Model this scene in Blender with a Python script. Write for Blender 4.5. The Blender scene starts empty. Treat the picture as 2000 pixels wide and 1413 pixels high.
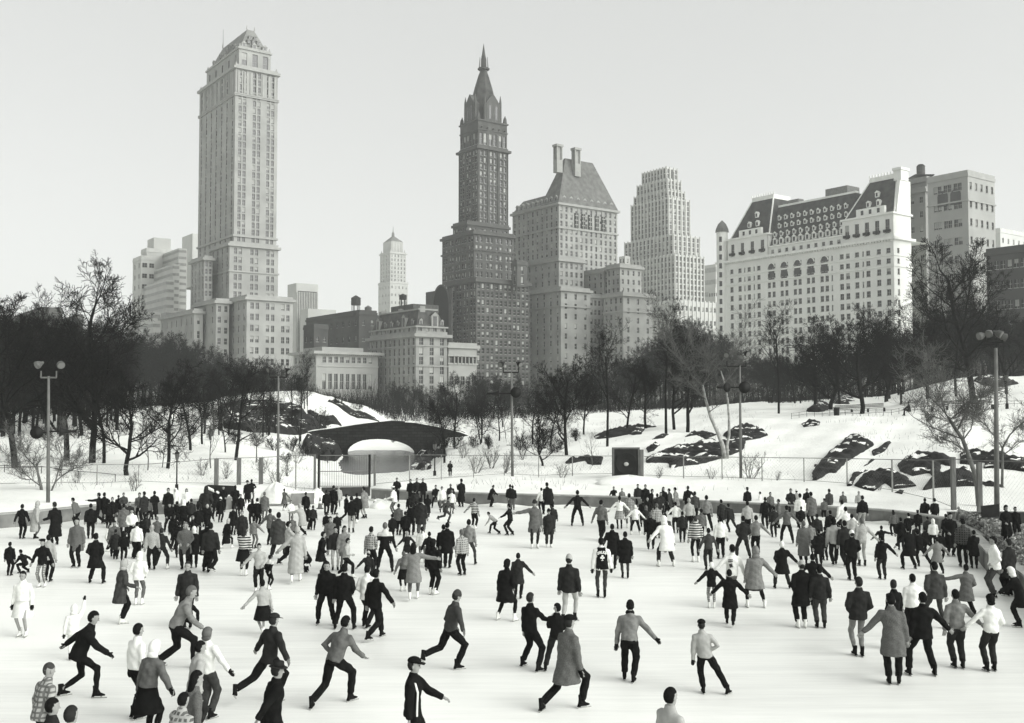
import bpy, bmesh, math, random
import numpy as np
from mathutils import Vector, Matrix
random.seed(7); np.random.seed(7)
R = math.radians
sc = bpy.context.scene
col = sc.collection
# ---------------------------------------------------------------- camera, sky, sun
FPX, CX, CY, CAMZ = 2000.0, 1000.0, 706.5, 5.8
PITCH = math.atan(81.0/FPX)
cam = bpy.data.cameras.new("camera"); cam.lens = 36.0; cam.sensor_width = 36.0
cam.clip_start = 0.3; cam.clip_end = 6000
camo = bpy.data.objects.new("camera", cam); col.objects.link(camo)
camo.location = (0, 0, CAMZ); camo.rotation_euler = (R(90)+PITCH, 0, 0)
sc.camera = camo
SUN_AZ, SUN_EL = 118.0, 28.0
world = bpy.data.worlds.new("World"); sc.world = world; world.use_nodes = True
wn = world.node_tree; wn.nodes.clear()
def N(t, ty, **k):
    n = t.nodes.new(ty)
    for a, b in k.items():
        if a in n.inputs: n.inputs[a].default_value = b
        else: setattr(n, a, b)
    return n
sky = N(wn, 'ShaderNodeTexSky', sky_type='NISHITA', sun_disc=False, sun_elevation=R(SUN_EL), sun_rotation=R(SUN_AZ))
sky.air_density = 1.0; sky.dust_density = 4.0; sky.ozone_density = 1.0; sky.altitude = 0
bw = N(wn, 'ShaderNodeRGBToBW'); wn.links.new(sky.outputs[0], bw.inputs[0])
mul = N(wn, 'ShaderNodeMath', operation='MULTIPLY_ADD'); wn.links.new(bw.outputs[0], mul.inputs[0])
mul.inputs[1].default_value = 0.95; mul.inputs[2].default_value = 4.1      # thin high cloud evens the sky out
hue = N(wn, 'ShaderNodeMix', data_type='RGBA', blend_type='MULTIPLY'); hue.inputs[0].default_value = 1.0
comb = N(wn, 'ShaderNodeCombineColor')
for i in range(3): wn.links.new(mul.outputs[0], comb.inputs[i])
wn.links.new(comb.outputs[0], hue.inputs[6]); hue.inputs[7].default_value = (0.985, 1.0, 0.985, 1)
bg = N(wn, 'ShaderNodeBackground', Strength=0.10); wn.links.new(hue.outputs[2], bg.inputs[0])
wo = N(wn, 'ShaderNodeOutputWorld'); wn.links.new(bg.outputs[0], wo.inputs[0])
sl = bpy.data.lights.new("sun", 'SUN'); sl.energy = 2.7; sl.angle = R(60); sl.color = (1.0, 0.995, 0.97)
so = bpy.data.objects.new("sun", sl); col.objects.link(so)
so.rotation_euler = Vector((math.sin(R(SUN_AZ))*math.cos(R(SUN_EL)), math.cos(R(SUN_AZ))*math.cos(R(SUN_EL)), math.sin(R(SUN_EL)))).to_track_quat('Z', 'Y').to_euler()
sc.view_settings.view_transform = 'Standard'; sc.view_settings.look = 'None'
sc.view_settings.exposure = 0.24; sc.view_settings.gamma = 1.0; sc.view_settings.use_curve_mapping = False
sc.cycles.max_bounces = 5; sc.cycles.diffuse_bounces = 3; sc.cycles.volume_bounces = 1
# ---------------------------------------------------------------- helpers
sp, cp = math.sin(PITCH), math.cos(PITCH)
def ray(px, py):
    x = (px-CX)/FPX; y = -(py-CY)/FPX
    return Vector((x, cp - y*sp, sp + y*cp))
def P(px, py, Y):
    d = ray(px, py); return Vector((0, 0, CAMZ)) + d*(Y/d.y)
def G(px, py, z=0.0):
    d = ray(px, py); t = (z-CAMZ)/d.z; return Vector((0, 0, CAMZ)) + d*t
def pxof(v):
    dy = v[1]*cp + (v[2]-CAMZ)*sp; dz = -v[1]*sp + (v[2]-CAMZ)*cp
    return CX + FPX*v[0]/dy, CY - FPX*dz/dy
def tag(o, label=None, cat=None, group=None, kind=None):
    if label: o['label'] = label
    if cat: o['category'] = cat
    if group: o['group'] = group
    if kind: o['kind'] = kind
    return o
def link(name, data, parent=None, loc=None, rotz=None):
    o = bpy.data.objects.new(name, data); col.objects.link(o)
    if parent is not None: o.parent = parent
    if loc is not None: o.location = loc
    if rotz is not None: o.rotation_euler = (0, 0, rotz)
    return o
def empty(name, loc=(0, 0, 0), rotz=0.0):
    return link(name, None, None, loc, rotz)
def tint(g): return (g*0.985, g*1.0, g*0.95, 1.0)
MATS = {}
def mat(name, g, rough=0.85, var=0.25, scale=2.0, bump=0.0, spec=0.06, g2=None, coords='Object', detail=4.0, stretch=None):
    key = (name, round(g, 4), rough)
    if key in MATS: return MATS[key]
    m = bpy.data.materials.new(name); m.use_nodes = True; t = m.node_tree
    b = t.nodes['Principled BSDF']; b.inputs['Roughness'].default_value = rough
    b.inputs['Specular IOR Level'].default_value = spec
    tc = N(t, 'ShaderNodeTexCoord'); src = tc.outputs[coords]
    if stretch:
        mp = N(t, 'ShaderNodeMapping'); mp.inputs['Scale'].default_value = stretch
        t.links.new(src, mp.inputs[0]); src = mp.outputs[0]
    nz = N(t, 'ShaderNodeTexNoise', Scale=scale, Detail=detail); t.links.new(src, nz.inputs[0])
    cr = N(t, 'ShaderNodeValToRGB'); t.links.new(nz.outputs[0], cr.inputs[0])
    lo = g*(1-var); hi = g*(1+var) if g2 is None else g2
    cr.color_ramp.elements[0].position = 0.3; cr.color_ramp.elements[1].position = 0.7
    cr.color_ramp.elements[0].color = tint(lo); cr.color_ramp.elements[1].color = tint(hi)
    t.links.new(cr.outputs[0], b.inputs['Base Color'])
    if bump:
        bp = N(t, 'ShaderNodeBump', Strength=bump, Distance=0.1); t.links.new(nz.outputs[0], bp.inputs['Height'])
        t.links.new(bp.outputs[0], b.inputs['Normal'])
    MATS[key] = m; return m
class MB:
    """collects boxes, tubes and quads into one mesh"""
    def __init__(s): s.v = []; s.f = []; s.m = []
    def quad(s, a, b, c, d, mi=0):
        n = len(s.v); s.v += [tuple(a), tuple(b), tuple(c), tuple(d)]; s.f.append((n, n+1, n+2, n+3)); s.m.append(mi)
    def tri(s, a, b, c, mi=0):
        n = len(s.v); s.v += [tuple(a), tuple(b), tuple(c)]; s.f.append((n, n+1, n+2)); s.m.append(mi)
    def hexa(s, p, mi=0, bottom=True):
        n = len(s.v); s.v += [tuple(q) for q in p]
        fs = [(4, 5, 6, 7), (0, 1, 5, 4), (1, 2, 6, 5), (2, 3, 7, 6), (3, 0, 4, 7)]
        if bottom: fs.append((3, 2, 1, 0))
        for f in fs: s.f.append(tuple(n+i for i in f)); s.m.append(mi)
    def box(s, x0, x1, y0, y1, z0, z1, mi=0):
        s.hexa([(x0, y0, z0), (x1, y0, z0), (x1, y1, z0), (x0, y1, z0), (x0, y0, z1), (x1, y0, z1), (x1, y1, z1), (x0, y1, z1)], mi)
    def tube(s, pts, rad, n=8, mi=0, cap=True, flat=None):
        pts = [Vector(p) for p in pts]; k = len(pts); base = len(s.v); up = Vector((0, 0, 1))
        prev = None
        for i, p in enumerate(pts):
            d = (pts[min(i+1, k-1)] - pts[max(i-1, 0)]).normalized()
            if prev is None:
                a = d.cross(up if abs(d.z) < 0.9 else Vector((0, 1, 0))).normalized()
            else:
                a = (prev - d*prev.dot(d)).normalized()
            b = d.cross(a); prev = a; r = rad[i] if isinstance(rad, (list, tuple)) else rad
            for j in range(n):
                t = 2*math.pi*j/n; s.v.append(tuple(p + a*(r*math.cos(t)) + b*(r*math.sin(t))))
        for i in range(k-1):
            for j in range(n):
                q = (j+1) % n; s.f.append((base+i*n+j, base+i*n+q, base+(i+1)*n+q, base+(i+1)*n+j)); s.m.append(mi)
        if cap:
            s.f.append(tuple(base+j for j in range(n))[::-1]); s.m.append(mi)
            s.f.append(tuple(base+(k-1)*n+j for j in range(n))); s.m.append(mi)
    def ball(s, c, r, n=8, k=5, mi=0):
        if not isinstance(r, (tuple, list)): r = (r, r, r)
        base = len(s.v)
        for i in range(k+1):
            a = math.pi*i/k
            for j in range(n):
                t = 2*math.pi*j/n
                s.v.append((c[0]+r[0]*math.sin(a)*math.cos(t), c[1]+r[1]*math.sin(a)*math.sin(t), c[2]+r[2]*math.cos(a)))
        for i in range(k):
            for j in range(n):
                q = (j+1) % n; s.f.append((base+i*n+j, base+(i+1)*n+j, base+(i+1)*n+q, base+i*n+q)); s.m.append(mi)
    def mesh(s, name, mats, smooth=False):
        me = bpy.data.meshes.new(name); me.from_pydata(s.v, [], s.f)
        for m in (mats if isinstance(mats, (list, tuple)) else [mats]): me.materials.append(m)
        if any(s.m): me.polygons.foreach_set('material_index', s.m)
        if smooth: me.polygons.foreach_set('use_smooth', [True]*len(me.polygons))
        me.update(); return me
    def build(s, name, mats, parent=None, loc=None, rotz=None, smooth=False):
        return link(name, s.mesh(name, mats, smooth), parent, loc, rotz)
def npmesh(name, verts, faces, mats, smooth=False):
    """verts (n,3) array, faces (m,k) int array of equal size"""
    me = bpy.data.meshes.new(name); verts = np.asarray(verts, np.float32); faces = np.asarray(faces, np.int32)
    me.vertices.add(len(verts)); me.vertices.foreach_set('co', verts.ravel())
    k = faces.shape[1]; me.loops.add(faces.size); me.loops.foreach_set('vertex_index', faces.ravel())
    me.polygons.add(len(faces)); me.polygons.foreach_set('loop_start', np.arange(0, faces.size, k, dtype=np.int32))
    me.polygons.foreach_set('loop_total', np.full(len(faces), k, np.int32))
    if smooth: me.polygons.foreach_set('use_smooth', np.ones(len(faces), bool))
    for m in (mats if isinstance(mats, (list, tuple)) else [mats]): me.materials.append(m)
    me.update(); me.validate(); return me
# ---------------------------------------------------------------- thin winter haze
hm = bpy.data.materials.new('haze'); hm.use_nodes = True; t = hm.node_tree; t.nodes.clear()
pv = N(t, 'ShaderNodeVolumePrincipled'); pv.inputs['Density'].default_value = 0.00026; pv.inputs['Color'].default_value = (0.95, 0.97, 0.95, 1); pv.inputs['Anisotropy'].default_value = 0.2
oo = N(t, 'ShaderNodeOutputMaterial'); t.links.new(pv.outputs[0], oo.inputs['Volume'])
m = MB(); m.box(-1950, 1950, -80, 3050, -3.95, 215); hz = m.build('haze', hm); tag(hz, kind='stuff')
# ---------------------------------------------------------------- terrain
PROF = {  # photo column : (distance, height) pairs of the snowy ground beyond the rink wall
 -1200: [(46, .5), (60, .9), (80, 1.3), (110, 2.2), (150, 3.2), (250, 5), (420, 5)],
 30:   [(46, .5), (60, .9), (80, 1.3), (110, 2.2), (150, 3.2), (250, 5), (420, 5)],
 250:  [(50, .45), (60, .6), (80, 1.1), (110, 2.6), (150, 3.2), (250, 5), (420, 5)],
 400:  [(55, .45), (70, .5), (100, 1.5), (150, 3.0), (180, 4.6), (200, 5.8), (240, 6), (420, 5)],
 450:  [(56, .4), (70, .5), (100, 1.2), (150, 2.6), (180, 5.6), (200, 7.3), (240, 6), (420, 5)],
 520:  [(60, .35), (70, .4), (95, .6), (130, 1.6), (155, 3.0), (180, 5.8), (200, 8.2), (240, 6), (420, 5)],
 600:  [(60, .0), (69, .0), (90, -.3), (110, -.5), (125, -.2), (145, 1.0), (180, 5.4), (200, 8.3), (240, 6), (420, 5)],
 640:  [(60, .0), (69, .0), (92, -.8), (106, -1.2), (114, -1.4), (130, -1.3), (150, -1.0), (160, -.4), (180, 4.2), (200, 7.2), (240, 6), (420, 5)],
 700:  [(60, .0), (69, .0), (95, -1.0), (108, -1.7), (114, -2.6), (160, -2.6), (168, -1.4), (182, 1.2), (200, 5.5), (240, 5), (420, 5)],
 780:  [(60, .4), (69, .45), (95, -.8), (108, -1.6), (114, -2.6), (160, -2.6), (168, -1.6), (182, -.5), (200, 2.0), (240, 3), (420, 5)],
 830:  [(59, .5), (70, .55), (95, -.3), (104, -1.1), (112, -2.3), (150, -2.3), (160, -.8), (180, .5), (200, 2.0), (240, 3), (420, 5)],
 880:  [(58, .55), (70, .7), (90, .5), (110, .2), (130, .1), (150, .8), (200, 2.4), (240, 3), (420, 5)],
 1000: [(57, .6), (70, .9), (90, 1.3), (110, 1.5), (150, 2.0), (220, 3), (420, 5)],
 1150: [(56, .6), (70, .9), (90, 1.7), (110, 2.6), (130, 3.0), (220, 4), (420, 5)],
 1300: [(55, .6), (68, .9), (90, 2.2), (110, 3.4), (130, 3.8), (200, 4.5), (420, 5)],
 1500: [(52, .6), (66, .8), (85, 2.2), (105, 4.0), (120, 4.7), (150, 5.4), (200, 6), (420, 5)],
 1700: [(50, .6), (58, .7), (75, 2.0), (95, 4.0), (110, 4.7), (130, 5.1), (160, 6.6), (220, 7), (420, 5)],
 1900: [(44, .4), (50, .6), (65, 1.8), (80, 3.3), (100, 5.0), (120, 6.5), (150, 9.5), (200, 10.5), (420, 5)],
 2100: [(40, .4), (50, .8), (65, 2.0), (80, 3.5), (100, 5.2), (120, 7.2), (150, 10), (200, 11), (420, 5)],
 3200: [(40, .4), (50, .8), (65, 2.0), (80, 3.5), (100, 5.2), (120, 7.2), (150, 10), (200, 11), (420, 5)]}
PC = sorted(PROF)
YS = np.concatenate([np.arange(12, 130, 1.0), np.arange(130, 260, 2.0), np.arange(260, 431, 8.0)])
TAB = np.array([np.interp(YS, [q[0] for q in PROF[c]], [q[1] for q in PROF[c]]) for c in PC])
ker = np.array([1, 2, 3, 2, 1.])/9
for i in range(len(PC)):
    p = np.pad(TAB[i], 2, 'edge'); TAB[i] = np.convolve(p, ker, 'valid')
def bumps(x, y):
    return (0.10*np.sin(x*0.31+1.3)*np.sin(y*0.23+0.4) + 0.06*np.sin(x*0.83+y*0.41) + 0.04*np.sin(x*1.7-y*0.9+2.0) + 0.025*np.sin(x*3.3+y*2.1))
def terrain(x, y):
    x = np.asarray(x, float); y = np.asarray(y, float)
    c = CX + FPX*x/np.maximum(y, 1)
    i = np.clip(np.searchsorted(PC, c) - 1, 0, len(PC)-2)
    pc = np.array(PC, float); t = np.clip((c-pc[i])/(pc[i+1]-pc[i]), 0, 1); t = t*t*(3-2*t)
    yy = np.clip(y, YS[0], YS[-1]); j = np.clip(np.searchsorted(YS, yy)-1, 0, len(YS)-2)
    s = (yy-YS[j])/(YS[j+1]-YS[j])
    a = TAB[i, j]*(1-s)+TAB[i, j+1]*s; b = TAB[i+1, j]*(1-s)+TAB[i+1, j+1]*s
    return a*(1-t)+b*t + bumps(x, y)*np.clip((y-52)/20, 0.25, 1)
def tz(x, y): return float(terrain(x, y))
def hit(px, py, y0=45, y1=300):
    """where the ray through a photo pixel meets the ground"""
    d = ray(px, py); Y = y0
    while Y < y1:
        p = Vector((0, 0, CAMZ)) + d*(Y/d.y)
        if p.z <= tz(p.x, p.y): return Vector((p.x, p.y, tz(p.x, p.y)))
        Y += 0.5
    p = Vector((0, 0, CAMZ)) + d*(y1/d.y); return Vector((p.x, p.y, tz(p.x, p.y)))
# rink wall line: (photo column, photo row of its foot)
WL = [(-260, 1052), (-120, 1042), (30, 1030), (100, 1023), (200, 1012), (350, 1003), (420, 999), (500, 988), (560, 980), (620, 972), (680, 974), (740, 979), (800, 982), (900, 986), (1000, 989),
      (1150, 993), (1300, 999), (1400, 1005), (1550, 1013), (1700, 1021), (1780, 1030), (1850, 1044), (1905, 1072), (1948, 1120), (2010, 1180), (2120, 1270), (2300, 1400)]
WALL = [G(a, b) for a, b in WL]
def wall_y(px):
    return float(np.interp(px, [w[0] for w in WL], [p.y for p in WALL]))
snowm = mat('snow', 0.80, rough=0.9, var=0.05, scale=0.35, bump=0.25, spec=0.15, detail=8)
def snow_nodes(m):
    t = m.node_tree; b = t.nodes['Principled BSDF']
    tc = N(t, 'ShaderNodeTexCoord'); n2 = N(t, 'ShaderNodeTexNoise', Scale=2.2, Detail=7.0, Roughness=0.7)
    t.links.new(tc.outputs['Object'], n2.inputs[0])
    bp = N(t, 'ShaderNodeBump', Strength=0.5, Distance=0.25); t.links.new(n2.outputs[0], bp.inputs['Height'])
    t.links.new(bp.outputs[0], b.inputs['Normal'])
snow_nodes(snowm)
pcs = np.arange(-1200, 3201, 12.0)
ysg = np.concatenate([YS[YS < 260][::1], np.array([260, 280, 310, 350, 400, 430, 600, 900, 1500, 3000.])])
XX = (pcs[None, :]-CX)/FPX*ysg[:, None]; YY = np.repeat(ysg[:, None], len(pcs), 1)
# behind the wall only: the front rows follow the wall line
wy = np.interp(pcs, [w[0] for w in WL], [p.y for p in WALL])+0.33
YY = np.maximum(YY, wy[None, :]); YY[0, :] -= 0.02; XX = (pcs[None, :]-CX)/FPX*YY
ZZ = terrain(XX, YY)
ZZ[0, :] = -0.3
# footprints and small drifts
V = np.stack([XX, YY, ZZ], -1).reshape(-1, 3); nr, nc = XX.shape
idx = np.arange(nr*nc).reshape(nr, nc)
F = np.stack([idx[:-1, :-1], idx[:-1, 1:], idx[1:, 1:], idx[1:, :-1]], -1).reshape(-1, 4)
YYk = YY.copy(); dead = (np.abs(YY[:-1, :-1]-YY[1:, 1:]) < 1e-6).ravel()
F = F[~dead]
go = link('snowy_ground', npmesh('snowy_ground', V, F, snowm, True)); tag(go, kind='structure')
# the ice
ice = bpy.data.materials.new('rink_ice'); ice.use_nodes = True; t = ice.node_tree; b = t.nodes['Principled BSDF']
b.inputs['Roughness'].default_value = 0.45; b.inputs['Specular IOR Level'].default_value = 0.25
tc = N(t, 'ShaderNodeTexCoord')
n1 = N(t, 'ShaderNodeTexNoise', Scale=0.09, Detail=5.0); t.links.new(tc.outputs['Object'], n1.inputs[0])
mp = N(t, 'ShaderNodeMapping'); mp.inputs['Scale'].default_value = (0.12, 2.0, 1); mp.inputs['Rotation'].default_value = (0, 0, R(5)); t.links.new(tc.outputs['Object'], mp.inputs[0])
n2 = N(t, 'ShaderNodeTexNoise', Scale=1.6, Detail=8.0, Roughness=0.75); t.links.new(mp.outputs[0], n2.inputs[0])
ad = N(t, 'ShaderNodeMath', operation='MULTIPLY_ADD'); ad.inputs[1].default_value = 0.6; t.links.new(n2.outputs[0], ad.inputs[0]); t.links.new(n1.outputs[0], ad.inputs[2])
cr = N(t, 'ShaderNodeValToRGB'); t.links.new(ad.outputs[0], cr.inputs[0])
cr.color_ramp.elements[0].position = 0.5; cr.color_ramp.elements[0].color = tint(0.56); cr.color_ramp.elements[1].position = 0.90; cr.color_ramp.elements[1].color = tint(0.83)
t.links.new(cr.outputs[0], b.inputs['Base Color'])
bp = N(t, 'ShaderNodeBump', Strength=0.15, Distance=0.02); t.links.new(n2.outputs[0], bp.inputs['Height']); t.links.new(bp.outputs[0], b.inputs['Normal'])
m = MB(); m.quad((-110, -30, 0), (110, -30, 0), (110, 75, 0), (-110, 75, 0))
tag(m.build('rink_ice', ice), kind='structure')
m = MB(); m.quad((-1900, -60, -2.9), (1900, -60, -2.9), (1900, 40, -2.9), (-1900, 40, -2.9))
tag(m.build('ground', snowm), kind='structure')
# rink wall, split into concrete sections with a pale coping
concm = mat('wall_concrete', 0.17, rough=0.9, var=0.35, scale=1.3, bump=0.2)
copm = mat('coping_stone', 0.30, rough=0.8, var=0.2, scale=3)
wallroot = empty('rink_wall', WALL[0]); tag(wallroot, 'low concrete wall curving round the far side of the ice rink', 'wall')
def smooth_line(P_, n):
    out = []
    for i in range(len(P_)-1):
        a = P_[max(i-1, 0)]; b_ = P_[i]; c = P_[i+1]; d = P_[min(i+2, len(P_)-1)]
        for k in range(n):
            s = k/n; out.append(0.5*((2*b_)+(c-a)*s+(2*a-5*b_+4*c-d)*s*s+(3*b_-a-3*c+d)*s**3))
    out.append(P_[-1]); return out
WLS = smooth_line(WALL, 4)
def wall_run(pts, h0, h1, name, th=0.3, parent=None, cop=0.07):
    L = len(pts)
    for i in range(L-1):
        a, b_ = pts[i], pts[i+1]; d = (b_-a); d.z = 0; d.normalize(); n = Vector((-d.y, d.x, 0))
        if n.y < 0 and abs(n.y) > 0.3: n = -n
        ha = h0+(h1-h0)*i/(L-1); e = d*0.004
        if parent is None: parent = wallroot
        mb = MB(); o0 = parent.location
        def q(p, off, z): r = p + n*off - o0; return (r.x, r.y, z-o0.z)
        mb.hexa([q(a+e, 0, -.02), q(b_-e, 0, -.02), q(b_-e, th, -.02), q(a+e, th, -.02), q(a+e, 0, ha), q(b_-e, 0, ha), q(b_-e, th, ha), q(a+e, th, ha)])
        ob = mb.build(name, concm, parent)
        mb = MB()
        mb.hexa([q(a, -.04, ha), q(b_, -.04, ha), q(b_, th+.04, ha), q(a, th+.04, ha), q(a, -.04, ha+cop), q(b_, -.04, ha+cop), q(b_, th+.04, ha+cop), q(a, th+.04, ha+cop)])
        mb.build('coping', copm, ob)
def seg(px0, px1):
    cols = [pxof(p)[0] for p in WLS]; return [p for p, c in zip(WLS, cols) if px0 <= c <= px1]
wall_run(seg(-300, 470), .62, .62, 'wall_section')
wall_run(seg(722, 1850), .64, .60, 'wall_section')
wall_run([p for p in WLS if pxof(p)[0] >= 1846], .60, .75, 'wall_section')
# snow ridge swept up along the foot of the wall
m = MB(); pts = [p for p in seg(722, 1840)]
rs = []
for i, p in enumerate(pts):
    r = .10+.07*math.sin(i*1.7)+.05*random.random(); rs.append((p+Vector((0, -0.22, 0.0)), r))
m.tube([a for a, _ in rs], [r for _, r in rs], 8)
tag(m.build('snow_ridge', snowm, smooth=True), 'low ridge of swept snow along the foot of the rink wall', 'snow', kind='stuff')
# pond
wm = bpy.data.materials.new('pond_water'); wm.use_nodes = True; t = wm.node_tree; b = t.nodes['Principled BSDF']
b.inputs['Base Color'].default_value = tint(0.06); b.inputs['Roughness'].default_value = 0.24
tc = N(t, 'ShaderNodeTexCoord'); n2 = N(t, 'ShaderNodeTexNoise', Scale=.8, Detail=4.0); t.links.new(tc.outputs['Object'], n2.inputs[0])
bp = N(t, 'ShaderNodeBump', Strength=0.35, Distance=0.05); t.links.new(n2.outputs[0], bp.inputs['Height']); t.links.new(bp.outputs[0], b.inputs['Normal'])
m = MB(); m.quad((-42, 100, -1.8), (-6, 100, -1.8), (-6, 172, -1.8), (-42, 172, -1.8))
tag(m.build('pond_water', wm), kind='structure')
# ---------------------------------------------------------------- rock outcrops
rockm = mat('dark_schist', 0.016, rough=0.7, var=0.6, scale=1.2, bump=1.0, detail=8, spec=0.1)
def snow_on(m, thr=.62):
    """snow lying in the flatter hollows of the stone"""
    t = m.node_tree; b = t.nodes['Principled BSDF']; src = b.inputs['Base Color'].links[0].from_socket
    tc = N(t, 'ShaderNodeTexCoord'); mp = N(t, 'ShaderNodeMapping'); mp.inputs['Scale'].default_value = (.5, 1.3, 2.0); mp.inputs['Rotation'].default_value = (0, 0, R(25)); t.links.new(tc.outputs['Object'], mp.inputs[0])
    nz = N(t, 'ShaderNodeTexNoise', Scale=.45, Detail=3.0, Roughness=.5); t.links.new(mp.outputs[0], nz.inputs[0])
    ge_ = N(t, 'ShaderNodeNewGeometry'); sx = N(t, 'ShaderNodeSeparateXYZ'); t.links.new(ge_.outputs['True Normal'], sx.inputs[0])
    ad = N(t, 'ShaderNodeMath', operation='MULTIPLY_ADD'); ad.inputs[1].default_value = .45; t.links.new(sx.outputs[2], ad.inputs[0]); t.links.new(nz.outputs[0], ad.inputs[2])
    cr = N(t, 'ShaderNodeValToRGB'); cr.color_ramp.elements[0].position = thr+.36; cr.color_ramp.elements[1].position = thr+.40; t.links.new(ad.outputs[0], cr.inputs[0])
    mx = N(t, 'ShaderNodeMix', data_type='RGBA'); t.links.new(cr.outputs[0], mx.inputs[0]); t.links.new(src, mx.inputs[6]); mx.inputs[7].default_value = tint(.78); t.links.new(mx.outputs[2], b.inputs['Base Color'])
snow_on(rockm, .638)
def inside(poly, x, y):
    c = False; n = len(poly)
    for i in range(n):
        x1, y1 = poly[i]; x2, y2 = poly[i-1]
        if (y1 > y) != (y2 > y) and x < (x2-x1)*(y-y1)/(y2-y1)+x1: c = not c
    return c
def edist(poly, x, y):
    d = 1e9; n = len(poly)
    for i in range(n):
        x1, y1 = poly[i]; x2, y2 = poly[i-1]; dx, dy = x2-x1, y2-y1
        s = max(0, min(1, ((x-x1)*dx+(y-y1)*dy)/(dx*dx+dy*dy+1e-9))); d = min(d, math.hypot(x-x1-s*dx, y-y1-s*dy))
    return d
def rock(poly, h, label):
    W = [hit(a, b_) for a, b_ in poly]
    # a rock standing on the slope: outline on the ground, domed up and cut by ledges
    g = [(w.x, w.y) for w in W]; xs = [q[0] for q in g]; ys = [q[1] for q in g]
    nx = 46; ny = 40; x0, x1, y0, y1 = min(xs)-.3, max(xs)+.3, min(ys)-.3, max(ys)+.3
    verts = {}; V = []; Fc = []
    for j in range(ny+1):
        for i in range(nx+1):
            x = x0+(x1-x0)*i/nx; y = y0+(y1-y0)*j/ny
            ed = edist(g, x, y); ins = inside(g, x, y)
            k = min(1, ed/0.9) if ins else -min(1, ed/0.35)
            cr_ = 0.5+0.5*math.sin(x*1.9+y*0.7)*math.sin(y*1.3-x*0.6+1); st = math.floor((x*.35+y*.25)*2)/2
            z = tz(x, y)+(h*(0.30+0.70*math.sqrt(max(k, 0)))*(0.7+0.3*cr_)*(1 if ins else 0) if ins else k*0.8) - (0.06 if ins else 0.0)
            led = (abs((x*.31+y*.45+.4*math.sin(x*.7)) % 1.0-.5)*2)**.5; V.append((x, y, z+(0.12*math.sin(x*3.1)*math.sin(y*2.3)+.28*h*(led-.5)+.10*math.sin(x*7.3+y*3)*math.sin(y*8.1-x*2))*(min(1, ed*2) if ins else 0)))
    for j in range(ny):
        for i in range(nx):
            a = j*(nx+1)+i; cx_, cy_ = x0+(x1-x0)*(i+.5)/nx, y0+(y1-y0)*(j+.5)/ny
            if inside(g, cx_, cy_) or edist(g, cx_, cy_) < 0.3: Fc.append((a, a+1, a+nx+2, a+nx+1))
    c = Vector((sum(xs)/len(xs), sum(ys)/len(ys), 0)); V = [(a-c.x, b_-c.y, d) for a, b_, d in V]
    me = bpy.data.meshes.new('rock'); me.from_pydata(V, [], Fc); me.materials.append(rockm)
    me.polygons.foreach_set('use_smooth', [True]*len(Fc)); me.update()
    bm_ = bmesh.new(); bm_.from_mesh(me); bmesh.ops.delete(bm_, geom=[v for v in bm_.verts if not v.link_faces], context='VERTS'); bm_.to_mesh(me); bm_.free()
    tag(link('rock', me, None, c), label, 'rock', 'rock outcrops on the snowy slopes')
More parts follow.
